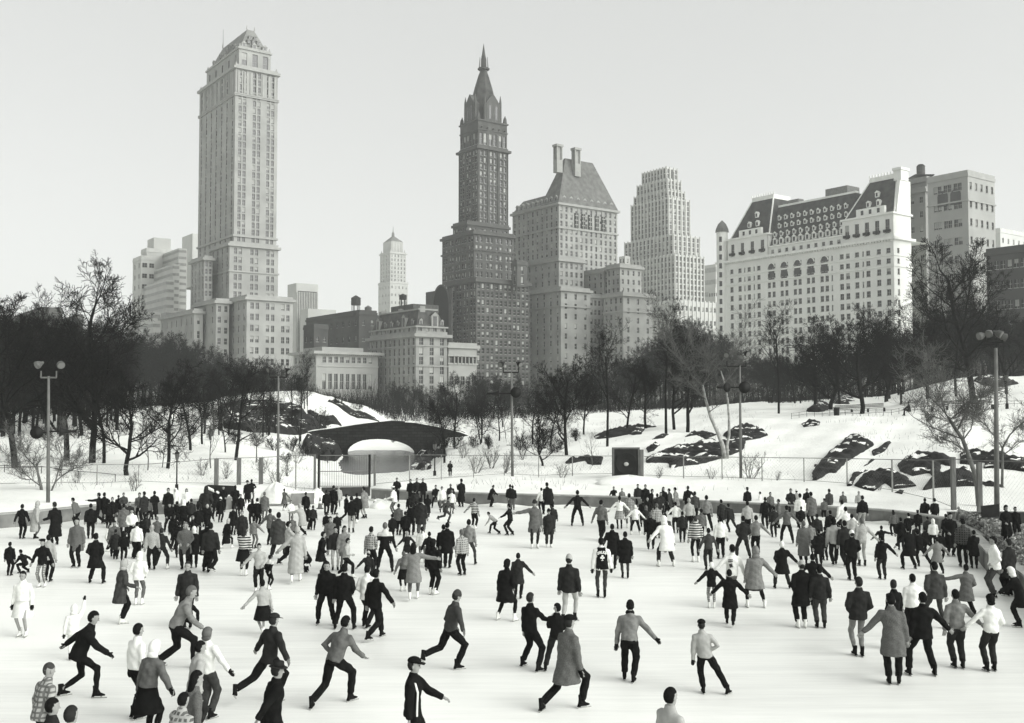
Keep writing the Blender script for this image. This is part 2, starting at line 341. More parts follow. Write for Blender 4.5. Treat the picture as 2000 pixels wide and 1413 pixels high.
ROCKS = [
 ([(1305,906),(1309,918),(1346,911),(1409,897),(1454,879),(1459,859),(1409,866),(1364,866),(1348,875),(1307,879),(1262,897),(1261,906)], .5, 'largest dark rock slab beneath the two pale leaning trunks right of the speaker box'),
 ([(1337,854),(1350,845),(1377,845),(1400,850),(1377,857),(1359,851)], .35, 'thin curved rock rib just above the largest dark slab'),
 ([(1411,852),(1443,838),(1477,836),(1500,852),(1484,857),(1443,864),(1427,861)], .5, 'dark rock behind the two-horn lamp mast on the right'),
 ([(1273,859),(1289,850),(1307,849),(1296,857)], .3, 'small dark rock at the foot of the straight trunk behind the speaker box'),
 ([(1262,877),(1278,866),(1289,870),(1278,881),(1266,886)], .35, 'small round rock just above the speaker box corner'),
 ([(1160,854),(1194,843),(1228,836),(1284,834),(1260,838),(1253,850),(1237,851),(1228,849),(1194,856),(1167,859)], .4, 'long low rock ridge edging the trees above the speaker box'),
 ([(1104,904),(1131,898),(1178,895),(1174,909),(1149,909),(1142,902),(1106,907)], .35, 'flat dark rock left of the speaker box'),
 ([(1565,829),(1580,825),(1602,825),(1600,833),(1570,837)], .3, 'small oval rock alone high on the open snow slope'),
 ([(1572,923),(1622,885),(1650,860),(1685,857),(1708,870),(1678,888),(1653,904),(1632,926),(1619,926),(1588,943),(1586,926),(1600,908)], .6, 'long diagonal rock back rising up the open snow slope'),
 ([(1702,884),(1734,865),(1741,866),(1728,882),(1706,893)], .4, 'short rock just right of the long diagonal rock back'),
 ([(1680,915),(1703,898),(1710,900),(1688,913)], .25, 'thin sliver of rock between the slope rocks'),
 ([(1653,951),(1666,926),(1697,919),(1672,935),(1663,951)], .35, 'narrow curved rock beside the fence foot on the slope'),
 ([(1669,951),(1685,932),(1741,927),(1766,932),(1790,951),(1747,957),(1728,944),(1706,960),(1690,958)], .5, 'broad low rock behind the fence with a snow notch'),
 ([(1753,910),(1778,896),(1797,894),(1834,891),(1856,898),(1856,913),(1837,910),(1837,926),(1828,938),(1815,926),(1784,932),(1759,922)], .6, 'upper rock of the big pair behind the right fence'),
 ([(1801,960),(1815,941),(1853,926),(1893,924),(1906,938),(1903,951),(1825,955)], .6, 'lower domed rock of the big pair behind the right fence'),
 ([(1875,888),(1896,882),(1934,891),(1965,895),(2010,904),(2010,925),(1962,919),(1921,916),(1924,904),(1899,910),(1875,910)], .5, 'rock crossing behind the right floodlight mast'),
 ([(1912,944),(1955,948),(1962,953),(1925,953)], .25, 'flat sliver of rock below the right floodlight mast'),
 ([(1747,963),(1757,959),(1766,961),(1762,967)], .25, 'fist-like small rock at the foot of the fence'),
 ([(1619,778),(1650,772),(1667,782),(1647,793),(1630,790)], .9, 'rock mound behind the benches'),
 ([(1574,804),(1591,790),(1622,794),(1605,805)], .8, 'rock mound left of the benches'),
 ([(1900,745),(1930,738),(1960,742),(1990,750),(1960,757),(1920,755)], .7, 'dark ledge among the trees above the lamp post'),
 ([(425,800),(470,788),(540,790),(590,800),(600,812),(540,806),(480,806),(430,815)], .9, 'upper dark ledge of the rock mound beyond the stone bridge'),
 ([(430,824),(480,814),(540,812),(590,820),(640,836),(600,846),(560,850),(500,846),(440,838)], 1.2, 'broad dark rock face low on the mound beyond the stone bridge'),
 ([(600,806),(640,816),(668,834),(640,832),(612,818)], .9, 'dark rock between the two ledges of the mound'),
 ([(640,785),(665,789),(705,808),(742,825),(700,818),(670,803)], .7, 'thin rock rib running down the mound crest'),
 ([(795,917),(812,905),(840,906),(842,917),(815,919)], .8, 'dark boulder on the pond edge right of the gate')]
ROCKS += [([(590,872),(625,864),(655,872),(668,890),(655,902),(625,900),(600,890)], 1.6, 'dark rock abutment under the left end of the stone bridge'), ([(808,886),(835,880),(868,880),(872,890),(840,897),(812,897)], 1.4, 'dark rock abutment under the right end of the stone bridge')]
for pl, h, lb in ROCKS: rock(pl, h, lb)
# ---------------------------------------------------------------- stone arch bridge over the pond
stone = mat('bridge_stone', 0.020, rough=0.9, var=0.5, scale=0.9, bump=0.6, detail=8)
t = stone.node_tree; b = t.nodes['Principled BSDF']; bk = N(t, 'ShaderNodeTexBrick', Scale=1.0); bk.inputs['Brick Width'].default_value = .9; bk.inputs['Row Height'].default_value = .42; bk.inputs['Mortar Size'].default_value = .04
bk.inputs['Color1'].default_value = tint(.034); bk.inputs['Color2'].default_value = tint(.014); bk.inputs['Mortar'].default_value = tint(.006)
tc = N(t, 'ShaderNodeTexCoord'); mp = N(t, 'ShaderNodeMapping'); mp.inputs['Rotation'].default_value = (R(90), 0, 0); t.links.new(tc.outputs['Object'], mp.inputs[0]); t.links.new(mp.outputs[0], bk.inputs[0])
mx = N(t, 'ShaderNodeMix', data_type='RGBA'); mx.inputs[0].default_value = .65; t.links.new(b.inputs['Base Color'].links[0].from_socket, mx.inputs[6]); t.links.new(bk.outputs[0], mx.inputs[7]); t.links.new(mx.outputs[2], b.inputs['Base Color'])
YB = 150.0; br = empty('stone_bridge', P(755, 860, YB)); tag(br, 'dark stone arch bridge with snow on its parapet over the pond', 'bridge')
def bl(px, py): p = P(px, py, YB)-br.location; return p.x, p.z
topL = [(560, 862), (585, 852), (610, 845), (650, 840), (700, 832), (755, 826), (810, 829), (860, 838), (900, 848), (925, 858)]
arc = []
for i in range(17):
    a = math.pi*i/16; arc.append((738-73*math.cos(a), 889-31*math.sin(a)))
def ytop(x): return float(np.interp(x, [q[0] for q in topL], [q[1] for q in topL]))
xs = sorted(set([560, 575, 590, 610, 630, 650, 665] + [q[0] for q in arc] + [811, 830, 850, 870, 885, 900, 925]))
def ybot(x):
    if x <= 665 or x >= 811: return 898
    return float(np.interp(x, [q[0] for q in arc], [q[1] for q in arc]))
m = MB(); D = 6.5
for a, b_ in zip(xs[:-1], xs[1:]):
    (xa, za), (xb, zb) = bl(a, ytop(a)), bl(b_, ytop(b_)); _, ya = bl(a, ybot(a)+(0 if 665 <= a <= 811 else 0)); _, yb = bl(b_, ybot(b_))
    if a < 665 or b_ > 811: ya = yb = min(ya, yb)
    m.hexa([(xa, 0, ya), (xb, 0, yb), (xb, D, yb), (xa, D, ya), (xa, 0, za), (xb, 0, zb), (xb, D, zb), (xa, D, za)])
m.build('arch_wall', stone, br)
m = MB()
for i in range(len(arc)-1):   # ring stones
    for k in range(2):
        x0 = arc[i][0]+(arc[i+1][0]-arc[i][0])*k/2; x1 = arc[i][0]+(arc[i+1][0]-arc[i][0])*(k+1)/2-0.4
        pts_ = []
        for x in (x0, x1):
            a = math.acos(max(-1, min(1, (738-x)/73))); pts_ += [((738-73*math.cos(a)), 889-31*math.sin(a)), ((738-78*math.cos(a)), 889-35.5*math.sin(a))]
        q = [bl(*t_) for t_ in pts_]
        mm = MB(); mm.hexa([(q[0][0], -.18, q[0][1]), (q[2][0], -.18, q[2][1]), (q[2][0], .01, q[2][1]), (q[0][0], .01, q[0][1]), (q[1][0], -.18, q[1][1]), (q[3][0], -.18, q[3][1]), (q[3][0], .01, q[3][1]), (q[1][0], .01, q[1][1])])
        mm.build('ring_stone', stone, br)
for y0 in (-.1, D-.5):
    m = MB(); sn = MB()
    for a, b_ in zip(np.arange(575, 920, 12), np.arange(587, 932, 12)):
        (xa, za), (xb, zb) = bl(a, ytop(a)), bl(b_, ytop(b_))
        m.hexa([(xa, y0, za-.02), (xb, y0, zb-.02), (xb, y0+.6, zb-.02), (xa, y0+.6, za-.02), (xa, y0, za+.22), (xb, y0, zb+.22), (xb, y0+.6, zb+.22), (xa, y0+.6, za+.22)])
        if a < 700 or a > 790:
            sn.hexa([(xa, y0+.03, za+.22), (xb, y0+.03, zb+.22), (xb, y0+.57, zb+.22), (xa, y0+.57, za+.22), (xa, y0+.1, za+.36), (xb, y0+.1, zb+.36), (xb, y0+.5, zb+.36), (xa, y0+.5, za+.36)])
    m.build('parapet', stone, br); sn.build('parapet_snow', snowm, br)['kind'] = 'stuff'
# planted bank behind the right end of the wall, with dry ivy on it
# ---------------------------------------------------------------- buildings
AZ = R(-36.0); U = Vector((math.sin(AZ), math.cos(AZ), 0)); W_ = Vector((math.cos(AZ), -math.sin(AZ), 0))  # U: along left faces, W_: along right faces
W_ = Vector((math.sin(AZ+R(90)), math.cos(AZ+R(90)), 0))
glass_m = mat('window_glass', 0.02, rough=0.25, var=0.3, scale=0.5, spec=0.5)
blind_m = mat('window_blind', 0.36, rough=0.8, var=0.15, scale=0.4)
sash_m = mat('window_sash', 0.30, rough=0.7, var=0.1)
WMESH = {}
def win_mesh(w, h, var):
    k = (round(w, 2), round(h, 2), var)
    if k in WMESH: return WMESH[k]
    m = MB(); t = .09
    m.quad((-w/2, 0, -h/2), (w/2, 0, -h/2), (w/2, 0, h/2), (-w/2, 0, h/2), 0)
    if var: # blind drawn partly down
        hb = h/2 - h*(.45 if var == 1 else .8)
        m.quad((-w/2+.02, -.03, hb), (w/2-.02, -.03, hb), (w/2-.02, -.03, h/2), (-w/2+.02, -.03, h/2), 1)
    m.box(-w/2, w/2, -.09, -.035, -t/2, t/2, 2)
    if w > 1.1: m.box(-t/2, t/2, -.088, -.037, -h/2, h/2, 2)
    m.box(-w/2-.1, w/2+.1, -.42, -.03, -h/2-.16, -h/2+.01, 2)
    WMESH[k] = m.mesh('window', [glass_m, blind_m, sash_m]); return WMESH[k]
class Bldg:
    def __init__(s, name, label, cpx, Y, g, cat='building', var=0.18, wl=(.72, .18, .10), group=None, scale=0.15):
        p = P(cpx, 787, Y); s.O = Vector((p.x, p.y, 3.0)); s.Y = Y; s.cpx = cpx
        s.root = empty(name, s.O); tag(s.root, label, cat, group); s.wall = MB(); s.wins = []; s.mat = mat('masonry_'+name, g, rough=0.9, var=var, scale=scale, detail=8, bump=0.1)
        s.trim = MB(); s.rnd = random.Random(int(cpx*7)); s.wl = wl; s.tm = mat('trim_'+name, min(.75, g*1.05), rough=0.9, var=.1, scale=.5)
    def w(s, a, b, z): q = U*a + W_*b; return (q.x, q.y, z-s.O.z)
    def zp(s, py, a=0, b=0, px=None):
        q = s.O + U*a + W_*b
        d = ray(CX+FPX*q.x/q.y, py); return CAMZ + d.z*q.y/d.y
    def solve(s, a, b, px, ax):
        """length along axis from local point (a,b) until photo column px"""
        q = s.O + U*a + W_*b; k = (px-CX)/FPX
        return (k*q.y - q.x)/(ax.x - k*ax.y)
    def corner(s, cpx, Y):
        p = P(cpx, 787, Y); d = p - Vector((s.O.x, s.O.y, p.z)); return d.dot(U), d.dot(W_)
    def boxl(s, mb, a0, a1, b0, b1, z0, z1, mi=0):
        mb.hexa([s.w(a0, b0, z0), s.w(a1, b0, z0), s.w(a1, b1, z0), s.w(a0, b1, z0), s.w(a0, b0, z1), s.w(a1, b0, z1), s.w(a1, b1, z1), s.w(a0, b1, z1)], mi)
    def facade(s, face, off, s0, s1, z0, z1, cols, rows, depth=.35):
        def p(t, z, d=0):
            return s.w(t, off+d, z) if face == 'L' else s.w(off+d, t, z)
        sx = [s0]; oc = []
        for c, w_ in cols:
            sx += [c-w_/2, c+w_/2]
        sx.append(s1); zz = [z0]
        for c, h_ in rows: zz += [c-h_/2, c+h_/2]
        zz.append(z1); m = s.wall
        # solid strips between the columns run the full height
        for i in range(0, len(sx)-1, 2):
            m.quad(p(sx[i], z0), p(sx[i+1], z0), p(sx[i+1], z1), p(sx[i], z1))
        for i in range(1, len(sx)-1, 2):
            for j in range(0, len(zz)-1, 2):
                m.quad(p(sx[i], zz[j]), p(sx[i+1], zz[j]), p(sx[i+1], zz[j+1]), p(sx[i], zz[j+1]))
            for j in range(1, len(zz)-1, 2):
                a, b, c, d = sx[i], sx[i+1], zz[j], zz[j+1]
                m.quad(p(a, c), p(b, c), p(b, c, depth), p(a, c, depth)); m.quad(p(a, d), p(b, d), p(b, d, depth), p(a, d, depth))
                m.quad(p(a, c), p(a, d), p(a, d, depth), p(a, c, depth)); m.quad(p(b, c), p(b, d), p(b, d, depth), p(b, c, depth))
                r = s.rnd.random(); v = 0 if r < s.wl[0] else (1 if r < s.wl[0]+s.wl[1] else 2)
                cw = p((a+b)/2, (c+d)/2, depth-.02)
                s.wins.append((face, cw, b-a, d-c, v))
    def grid(s, s0, s1, n, w, pair=0, mx=None):
        """n evenly spaced openings (or pairs of openings) of width w"""
        out = []; mx = mx if mx is not None else 0
        L = s1-s0-2*mx
        for i in range(n):
            c = s0+mx+L*(i+.5)/n
            if pair: out += [(c-pair/2, w), (c+pair/2, w)]
            else: out.append((c, w))
        out = [o for o in out if o[0]-o[1]/2 > s0+.1 and o[0]+o[1]/2 < s1-.1]
        return sorted(out)
    def block(s, cpx, lpx, rpx, ytop, ybot, Y, L=None, Rr=None, cornice=.9, parapet=True, gap=0.0, skipfaces=False):
        """L / Rr = (columns, rows, width, height, pair)"""
        a0, b0 = s.corner(cpx, Y)
        a1 = a0 + s.solve(a0, b0, lpx, U); b1 = b0 + s.solve(a0, b0, rpx, W_)
        z1 = s.zp(ytop, a0, b0); z0 = s.zp(ybot, a0, b0) if ybot is not None else 2.0
        for face, spec, off, s0, s1 in (('L', L, b0, a0, a1), ('R', Rr, a0, b0, b1)):
            if spec:
                n, r, w, h = spec[:4]; pair = spec[4] if len(spec) > 4 else 0
                cs = s.grid(s0, s1, n, w, pair)
                H = z1-z0-1.0; rows = [(z0+.5+H*(i+.5)/r, min(h, H/r*.8)) for i in range(r)]
                s.facade(face, off, s0, s1, z0, z1, cs, rows)
            else: s.facade(face, off, s0, s1, z0, z1, [], [])
        m = s.wall
        m.quad(s.w(a0, b1, z0), s.w(a1, b1, z0), s.w(a1, b1, z1), s.w(a0, b1, z1)); m.quad(s.w(a1, b0, z0), s.w(a1, b1, z0), s.w(a1, b1, z1), s.w(a1, b0, z1))
        m.quad(s.w(a0, b0, z1), s.w(a1, b0, z1), s.w(a1, b1, z1), s.w(a0, b1, z1))
        if cornice:
            s.band(a0, a1, b0, b1, z1-.5, cornice, 1.0)
            if parapet: s.band(a0, a1, b0, b1, z1+.5, .05, .9, ring=.5)
        return a0, a1, b0, b1, z0, z1
    def band(s, a0, a1, b0, b1, z, proj=.5, t=.7, ring=None):
        p = proj; tr = MB()
        if ring:
            s.boxl(tr, a0-p, a0+ring, b0-p, b1+p, z, z+t); s.boxl(tr, a1-ring, a1+p, b0-p, b1+p, z, z+t)
            s.boxl(tr, a0+ring+.003, a1-ring-.003, b0-p, b0+ring, z, z+t); s.boxl(tr, a0+ring+.003, a1-ring-.003, b1-ring, b1+p, z, z+t)
        else:
            s.boxl(tr, a0-p, a1+p, b0-p, b0-.003, z, z+t); s.boxl(tr, a0-p, a0-.003, b0+.0, b1+p, z, z+t)
            s.boxl(tr, a0+.0, a1+p, b1+.003, b1+p, z, z+t); s.boxl(tr, a1+.003, a1+p, b0, b1, z, z+t)
        tr.build('parapet' if ring else 'cornice', s.tm, s.root)
    def hip(s, a0, a1, b0, b1, z0, z1, ia, ib, m, name='roof', ia2=None, ib2=None):
        ia2 = ia if ia2 is None else ia2; ib2 = ib if ib2 is None else ib2
        mb = MB(); mb.hexa([s.w(a0, b0, z0), s.w(a1, b0, z0), s.w(a1, b1, z0), s.w(a0, b1, z0), s.w(a0+ia, b0+ib, z1), s.w(a1-ia2, b0+ib, z1), s.w(a1-ia2, b1-ib2, z1), s.w(a0+ia, b1-ib2, z1)])
        return mb.build(name, m, s.root)
    def part(s, name, mb, m, smooth=False): return mb.build(name, m, s.root, smooth=smooth)
    def dormer(s, face, t, off, z, w, h, d, m=None, roofm=None):
        """dormer whose front stands at inward offset off; d = how far it runs back"""
        mb = MB()
        def p(x, dd, zz): return s.w(x, off+dd, zz) if face == 'L' else s.w(off+dd, x, zz)
        mb.hexa([p(t-w/2, 0, z), p(t+w/2, 0, z), p(t+w/2, d, z), p(t-w/2, d, z), p(t-w/2, 0, z+h), p(t+w/2, 0, z+h), p(t+w/2, d, z+h), p(t-w/2, d, z+h)], 0)
        q = [p(t-w/2-.15, -.15, z+h), p(t+w/2+.15, -.15, z+h), p(t, -.15, z+h+w*.5), p(t-w/2-.15, d, z+h), p(t+w/2+.15, d, z+h), p(t, d, z+h+w*.5)]
        mb.tri(q[0], q[1], q[2], 0); mb.quad(q[0], q[2], q[5], q[3], 1); mb.quad(q[1], q[4], q[5], q[2], 1)
        mb.quad(p(t-w*.28, -.03, z+.25), p(t+w*.28, -.03, z+.25), p(t+w*.28, -.03, z+h-.15), p(t-w*.28, -.03, z+h-.15), 2)
        mb.build('dormer', [m or s.tm, roofm or s.tm, glass_m], s.root)
    def done(s, limit=290):
        s.wall.build('wall', s.mat, s.root)
        if s.trim.v: s.trim.build('cornice', s.tm, s.root)
        def seen(wd):
            q = pxof(Vector(wd[1])+s.O); return -(wd[2]*wd[3])*(1 if q[1] < 690 else .2)
        ws = sorted(s.wins, key=seen)
        rot = {'L': math.atan2(-U.y, -U.x), 'R': math.atan2(W_.y, W_.x)}
        for face, c, w_, h_, v in ws[:limit]:
            o = link('window', win_mesh(w_, h_, v), s.root, c, rot[face])
        rest = ws[limit:]
        if rest:
            m = MB()
            for face, c, w_, h_, v in rest:
                ax = -U if face == 'L' else W_; inn = W_ if face == 'L' else U; c = Vector(c); z = Vector((0, 0, 1))
                A = ax*(w_/2); B = z*(h_/2)
                m.quad(c-A-B, c+A-B, c+A+B, c-A+B, 0)
                if v:
                    o = -inn*.03; lo = B - z*h_*(.45 if v == 1 else .8)
                    m.quad(c-A+lo+o, c+A+lo+o, c+A+B+o, c-A+B+o, 1)
                o = -inn*.06; tb = z*.06; m.quad(c-A-tb+o, c+A-tb+o, c+A+tb+o, c-A+tb+o, 2)
                o2 = -inn*.36; sl_ = c-B-z*.05; m.quad(sl_-A, sl_+A, sl_+A+o2, sl_-A+o2, 2); m.quad(sl_-A+o2, sl_+A+o2, sl_+A+o2-z*.15, sl_-A+o2-z*.15, 2)
            o = m.build('window', [glass_m, blind_m, sash_m], s.root); o['kind'] = 'stuff'
def finials(B, pts, h, r=.25, name='finial', m=None):
    for p_ in pts:
        mb = MB(); mb.tube([B.w(*p_), B.w(p_[0], p_[1], p_[2]+h*.6), B.w(p_[0], p_[1], p_[2]+h)], [r, r*.7, .05], 5)
        mb.build(name, m or B.tm, B.root)
copper = mat('copper_roof', 0.20, rough=0.7, var=.25, scale=.2, stretch=(1, 1, .2))
slate = mat('slate_roof', 0.055, rough=0.7, var=.45, scale=.5, detail=8)
slate2 = mat('roof_tile', 0.13, rough=0.8, var=.3, scale=.5, detail=8)
darkm = mat('dark_metal', 0.02, rough=0.5, var=.2)
# --- tall hotel tower, left
B = Bldg('hotel_tower', 'tallest pale tower with arcaded top and steep copper roof left of the skyline', 453, 400, .30, var=.16)
a0, a1, b0, b1, z0, z1 = B.block(453, 383, 537, 131, 560, 400, L=(7, 30, 1.25, 2.2), Rr=(3, 30, 1.25, 2.3, 1.9))
T = (a0, a1, b0, b1)
for py in (184, 186): B.band(a0, a1, b0, b1, B.zp(py), .5, .7)
B.band(a0, a1, b0, b1, B.zp(462), .5, .8)
# tall pilasters under the main cornice and arcade
zc0, zc1 = B.zp(180), B.zp(137); m = MB()
for i in range(9):
    t_ = a0+(a1-a0)*(i+.5)/9; B.boxl(m, t_-.35, t_+.35, b0-.35, b0-.004, zc0, zc1)
for i in range(7):
    t_ = b0+(b1-b0)*(i+.5)/7; B.boxl(m, a0-.35, a0-.004, t_-.35, t_+.35, zc0, zc1)
B.part('pilaster', m, B.tm)
i1 = 2.2; za, zb = z1, B.zp(93, i1, i1)
C = (a0+i1, a1-i1, b0+i1, b1-i1)
B.facade('L', C[2], C[0], C[1], za, zb, B.grid(C[0], C[1], 5, 1.7), [((za+zb)/2-.5, (zb-za)*.6)])
B.facade('R', C[0], C[2], C[3], za, zb, B.grid(C[2], C[3], 3, 2.2), [((za+zb)/2-.3, (zb-za)*.7)])
m = MB(); B.boxl(m, C[0]+.5, C[1], C[2]+.5, C[3], za, zb); B.part('attic', m, B.mat)
B.band(C[0], C[1], C[2], C[3], zb-.4, .5, .6); B.band(C[0], C[1], C[2], C[3], zb+.2, .0, .7, ring=.4)
for f_, tt, of in [('L', C[0]+(C[1]-C[0])*k/3, C[2]) for k in (.5, 1.5, 2.5)] + [('R', C[2]+(C[3]-C[2])*k/3, C[0]) for k in (.5, 1.5, 2.5)]:
    B.dormer(f_, tt, of+.6, zb, 2.0, 2.4, 2.2, B.tm, copper)
zr = B.zp(50, 4, 4)
B.hip(C[0]+.8, C[1]-.8, C[2]+.8, C[3]-.8, zb, zb+(zr-zb)*.62, 2.6, 2.6, copper)
B.hip(C[0]+3.4, C[1]-3.4, C[2]+3.4, C[3]-3.4, zb+(zr-zb)*.62, zr, 1.6, 1.8, copper, 'roof_crest')
for f_, k, zz, in (('L', .3, .3), ('L', .5, .3), ('L', .7, .3), ('L', .5, .5), ('R', .35, .3), ('R', .5, .3), ('R', .65, .3), ('R', .42, .5), ('R', .58, .5)):
    d_ = .8+2.6*zz/.62
    if f_ == 'L': B.dormer('L', C[0]+(C[1]-C[0])*k, C[2]+d_-.5, zb+(zr-zb)*zz, 1.3, 1.5, 1.6, copper, copper)
    else: B.dormer('R', C[2]+(C[3]-C[2])*k, C[0]+d_-.5, zb+(zr-zb)*zz, 1.3, 1.5, 1.6, copper, copper)
mm = MB(); q = B.w(C[1]-5.5, C[2]+5, zr-3); mm.tube([q, (q[0], q[1], q[2]+11)], [.12, .06], 5); B.part('flagpole', mm, darkm)
finials(B, [(a0+.4, b0+.4, z1), (a1-.4, b0+.4, z1), (a0+.4, b1-.4, z1)], 2.6, .6)
finials(B, [(C[0]+5, C[2]+5, zr), (C[1]-5, C[2]+5, zr), (C[0]+5, C[3]-5, zr)], 1.8, .25)
finials(B, [(C[0]+.4, C[2]+.4, zb), (C[1]-.4, C[2]+.4, zb), (C[0]+.4, C[3]-.4, zb)], 2.2, .5)
q = B.block(445, 409, 541, 478, 620, 393, L=(4, 10, 1.2, 2.2), Rr=(3, 8, 1.25, 2.3, 1.9)); B.band(*q[:4], B.zp(535), .4, .6)
B.block(396, 370, 412, 506, 640, 398, L=(4, 9, 1.0, 2), Rr=(2, 9, 1, 2))
B.block(480, 420, 571, 583, None, 372, L=(6, 10, 1.2, 2.2), Rr=(3, 10, 1.25, 2.3, 2.0))
B.block(420, 378, 446, 590, None, 378, L=(3, 10, 1.2, 2.2), Rr=(2, 10, 1.2, 2.2))
B.block(377, 312, 395, 610, None, 384, L=(7, 7, 1.0, 2.6), Rr=(1, 7, 1.0, 2.6))
B.done()
# --- terraced office block behind it
B = Bldg('terraced_office_block', 'pale modern office block stepping up in terraces behind the tallest tower', 300, 470, .48, var=.08, wl=(.9, .1, 0))
def ribbon(B, cpx, lpx, rpx, yt, yb, Y, n):
    a0, a1, b0, b1, z0, z1 = B.block(cpx, lpx, rpx, yt, yb, Y, cornice=0)
    m = MB()
    for i in range(n):
        zz = z0+(z1-z0)*(i+.35)/n; h = (z1-z0)/n*.38
        B.boxl(m, a0-.12, a1-.3, b0-.12, b1-.3, zz, zz+h)
    m2 = MB()
    o = B.part('window_band', m, mat('band_glass', .27, rough=.3, var=.2, scale=.6)); return o
def plainblk(B, cpx, lpx, rpx, yt, yb, Y, L=None, Rr=None): return B.block(cpx, lpx, rpx, yt, yb, Y, L=L, Rr=Rr, cornice=.15)
plainblk(B, 272, 256, 300, 505, None, 470, L=(2, 14, 1.6, 2), Rr=(2, 14, 2.2, 2))
B.block(296, 284, 330, 464, 520, 478, cornice=0); B.block(282, 272, 334, 490, 530, 476, cornice=.2)
ribbon(B, 345, 300, 362, 485, None, 462, 25); ribbon(B, 334, 268, 348, 516, None, 452, 21); ribbon(B, 322, 262, 338, 546, None, 444, 17); ribbon(B, 297, 246, 312, 610, None, 432, 11)
B.block(372, 352, 395, 456, 560, 500, cornice=0)
B.done()
# --- small finned tower
B = Bldg('finned_office_block', 'small pale office block with vertical fins behind the low buildings', 577, 560, .42, var=.06)
a0, a1, b0, b1, z0, z1 = B.block(577, 560, 620, 553, None, 560, cornice=0)
m = MB(); g_ = MB()
B.boxl(g_, a0-.1, a0-.01, b0+.8, b1-.8, z0, B.zp(568))
for i in range(13):
    t_ = b0+.6+(b1-b0-1.2)*i/12; B.boxl(m, a0-.7, a0-.11, t_-.22, t_+.22, z0, B.zp(570))
B.part('fin', m, B.tm); B.part('glass_front', g_, mat('band_glass', .06, rough=.3))
B.block(600, 585, 655, 603, None, 545, Rr=(12, 4, 1.3, 3.0), cornice=0)
B.done()
# --- slender tower in the middle distance
B = Bldg('slender_tower', 'slender hazy tower with stepped crown and spire rising behind the mansard building', 761, 900, .34, var=.08)
B.block(761, 738, 796, 552, None, 894, L=(4, 16, 1.2, 2.2), Rr=(5, 16, 1.2, 2.2), cornice=.4)
a0, a1, b0, b1, z0, z1 = B.block(761, 741, 792, 494, 560, 900, L=(4, 8, 1.2, 2.2), Rr=(5, 8, 1.2, 2.2), cornice=.8)
i_ = 2; zt = B.zp(470); m = MB(); B.boxl(m, a0+i_, a1-i_, b0+i_, b1-i_, z1, zt)
for k in range(4): B.boxl(m, a0+i_-.4, a0+i_-.01, b0+i_+(b1-b0-2*i_)*(k+.3)/4, b0+i_+(b1-b0-2*i_)*(k+.5)/4, z1, zt)
B.part('upper_stage', m, B.mat)
B.hip(a0+i_, a1-i_, b0+i_, b1-i_, zt, B.zp(458), (a1-a0-2*i_)/2-1, (b1-b0-2*i_)/2-1, slate2)
mm = MB(); ca, cb = (a0+a1)/2, (b0+b1)/2; q = B.w(ca, cb, B.zp(460)); mm.tube([q, (q[0], q[1], q[2]+4), (q[0], q[1], q[2]+5), (q[0], q[1], q[2]+10)], [1.4, 1.1, .4, .1], 6); B.part('spire', mm, slate2)
finials(B, [(a0+1, b0+1, z1), (a0+1, b1-1, z1), (a1-1, b0+1, z1)], 4, .7)
B.done()
# --- dark apartment block with tanks
B = Bldg('dark_brick_block', 'dark brick block with flat roof behind the white club building', 700, 420, .06, var=.3)
B.block(700, 597, 735, 612, None, 420, L=(9, 6, 1.2, 2.2), Rr=(2, 6, 1.2, 2.2), cornice=.3)
B.block(612, 592, 640, 640, None, 400, L=(2, 4, 1.2, 2), Rr=(2, 4, 1.2, 2), cornice=.2)
B.block(725, 706, 770, 622, None, 425, L=(2, 5, 1.2, 2), Rr=(4, 5, 1.2, 2), cornice=.2)
B.done()
def water_tank(px, pyb, pyt, Y, label, g=.05, r=2.0):
    p = P(px, pyb, Y); zt = P(px, pyt, Y).z; H = zt-p.z; e = empty('water_tank', p); tag(e, label, 'water tank')
    wd = mat('tank_wood', g, rough=.9, var=.3, scale=1.5, stretch=(3, 3, .3))
    for i in range(6):
        a = i*math.pi/3; m = MB(); m.tube([(r*.8*math.cos(a), r*.8*math.sin(a), -3), (r*.8*math.cos(a), r*.8*math.sin(a), H*.3)], .14, 5); m.build('leg', darkm, e)
    m = MB(); m.tube([(0, 0, H*.28), (0, 0, H*.78)], [r, r*.97], 16); b_ = m.build('barrel', wd, e)
    m = MB()
    for k in range(4): m.tube([(0, 0, H*(.34+.11*k)), (0, 0, H*(.34+.11*k)+.08)], r*1.02, 16)
    m.build('hoop', darkm, b_)
    m = MB(); m.tube([(0, 0, H*.78), (0, 0, H)], [r*1.08, .1], 16); m.build('lid', wd, e)
water_tank(695, 604, 577, 420, 'dark wooden water tank on legs above the dark brick block', .04, 2.0)
water_tank(719, 617, 597, 430, 'smaller paler water tank right of the dark one on the rooftops', .14, 1.5)
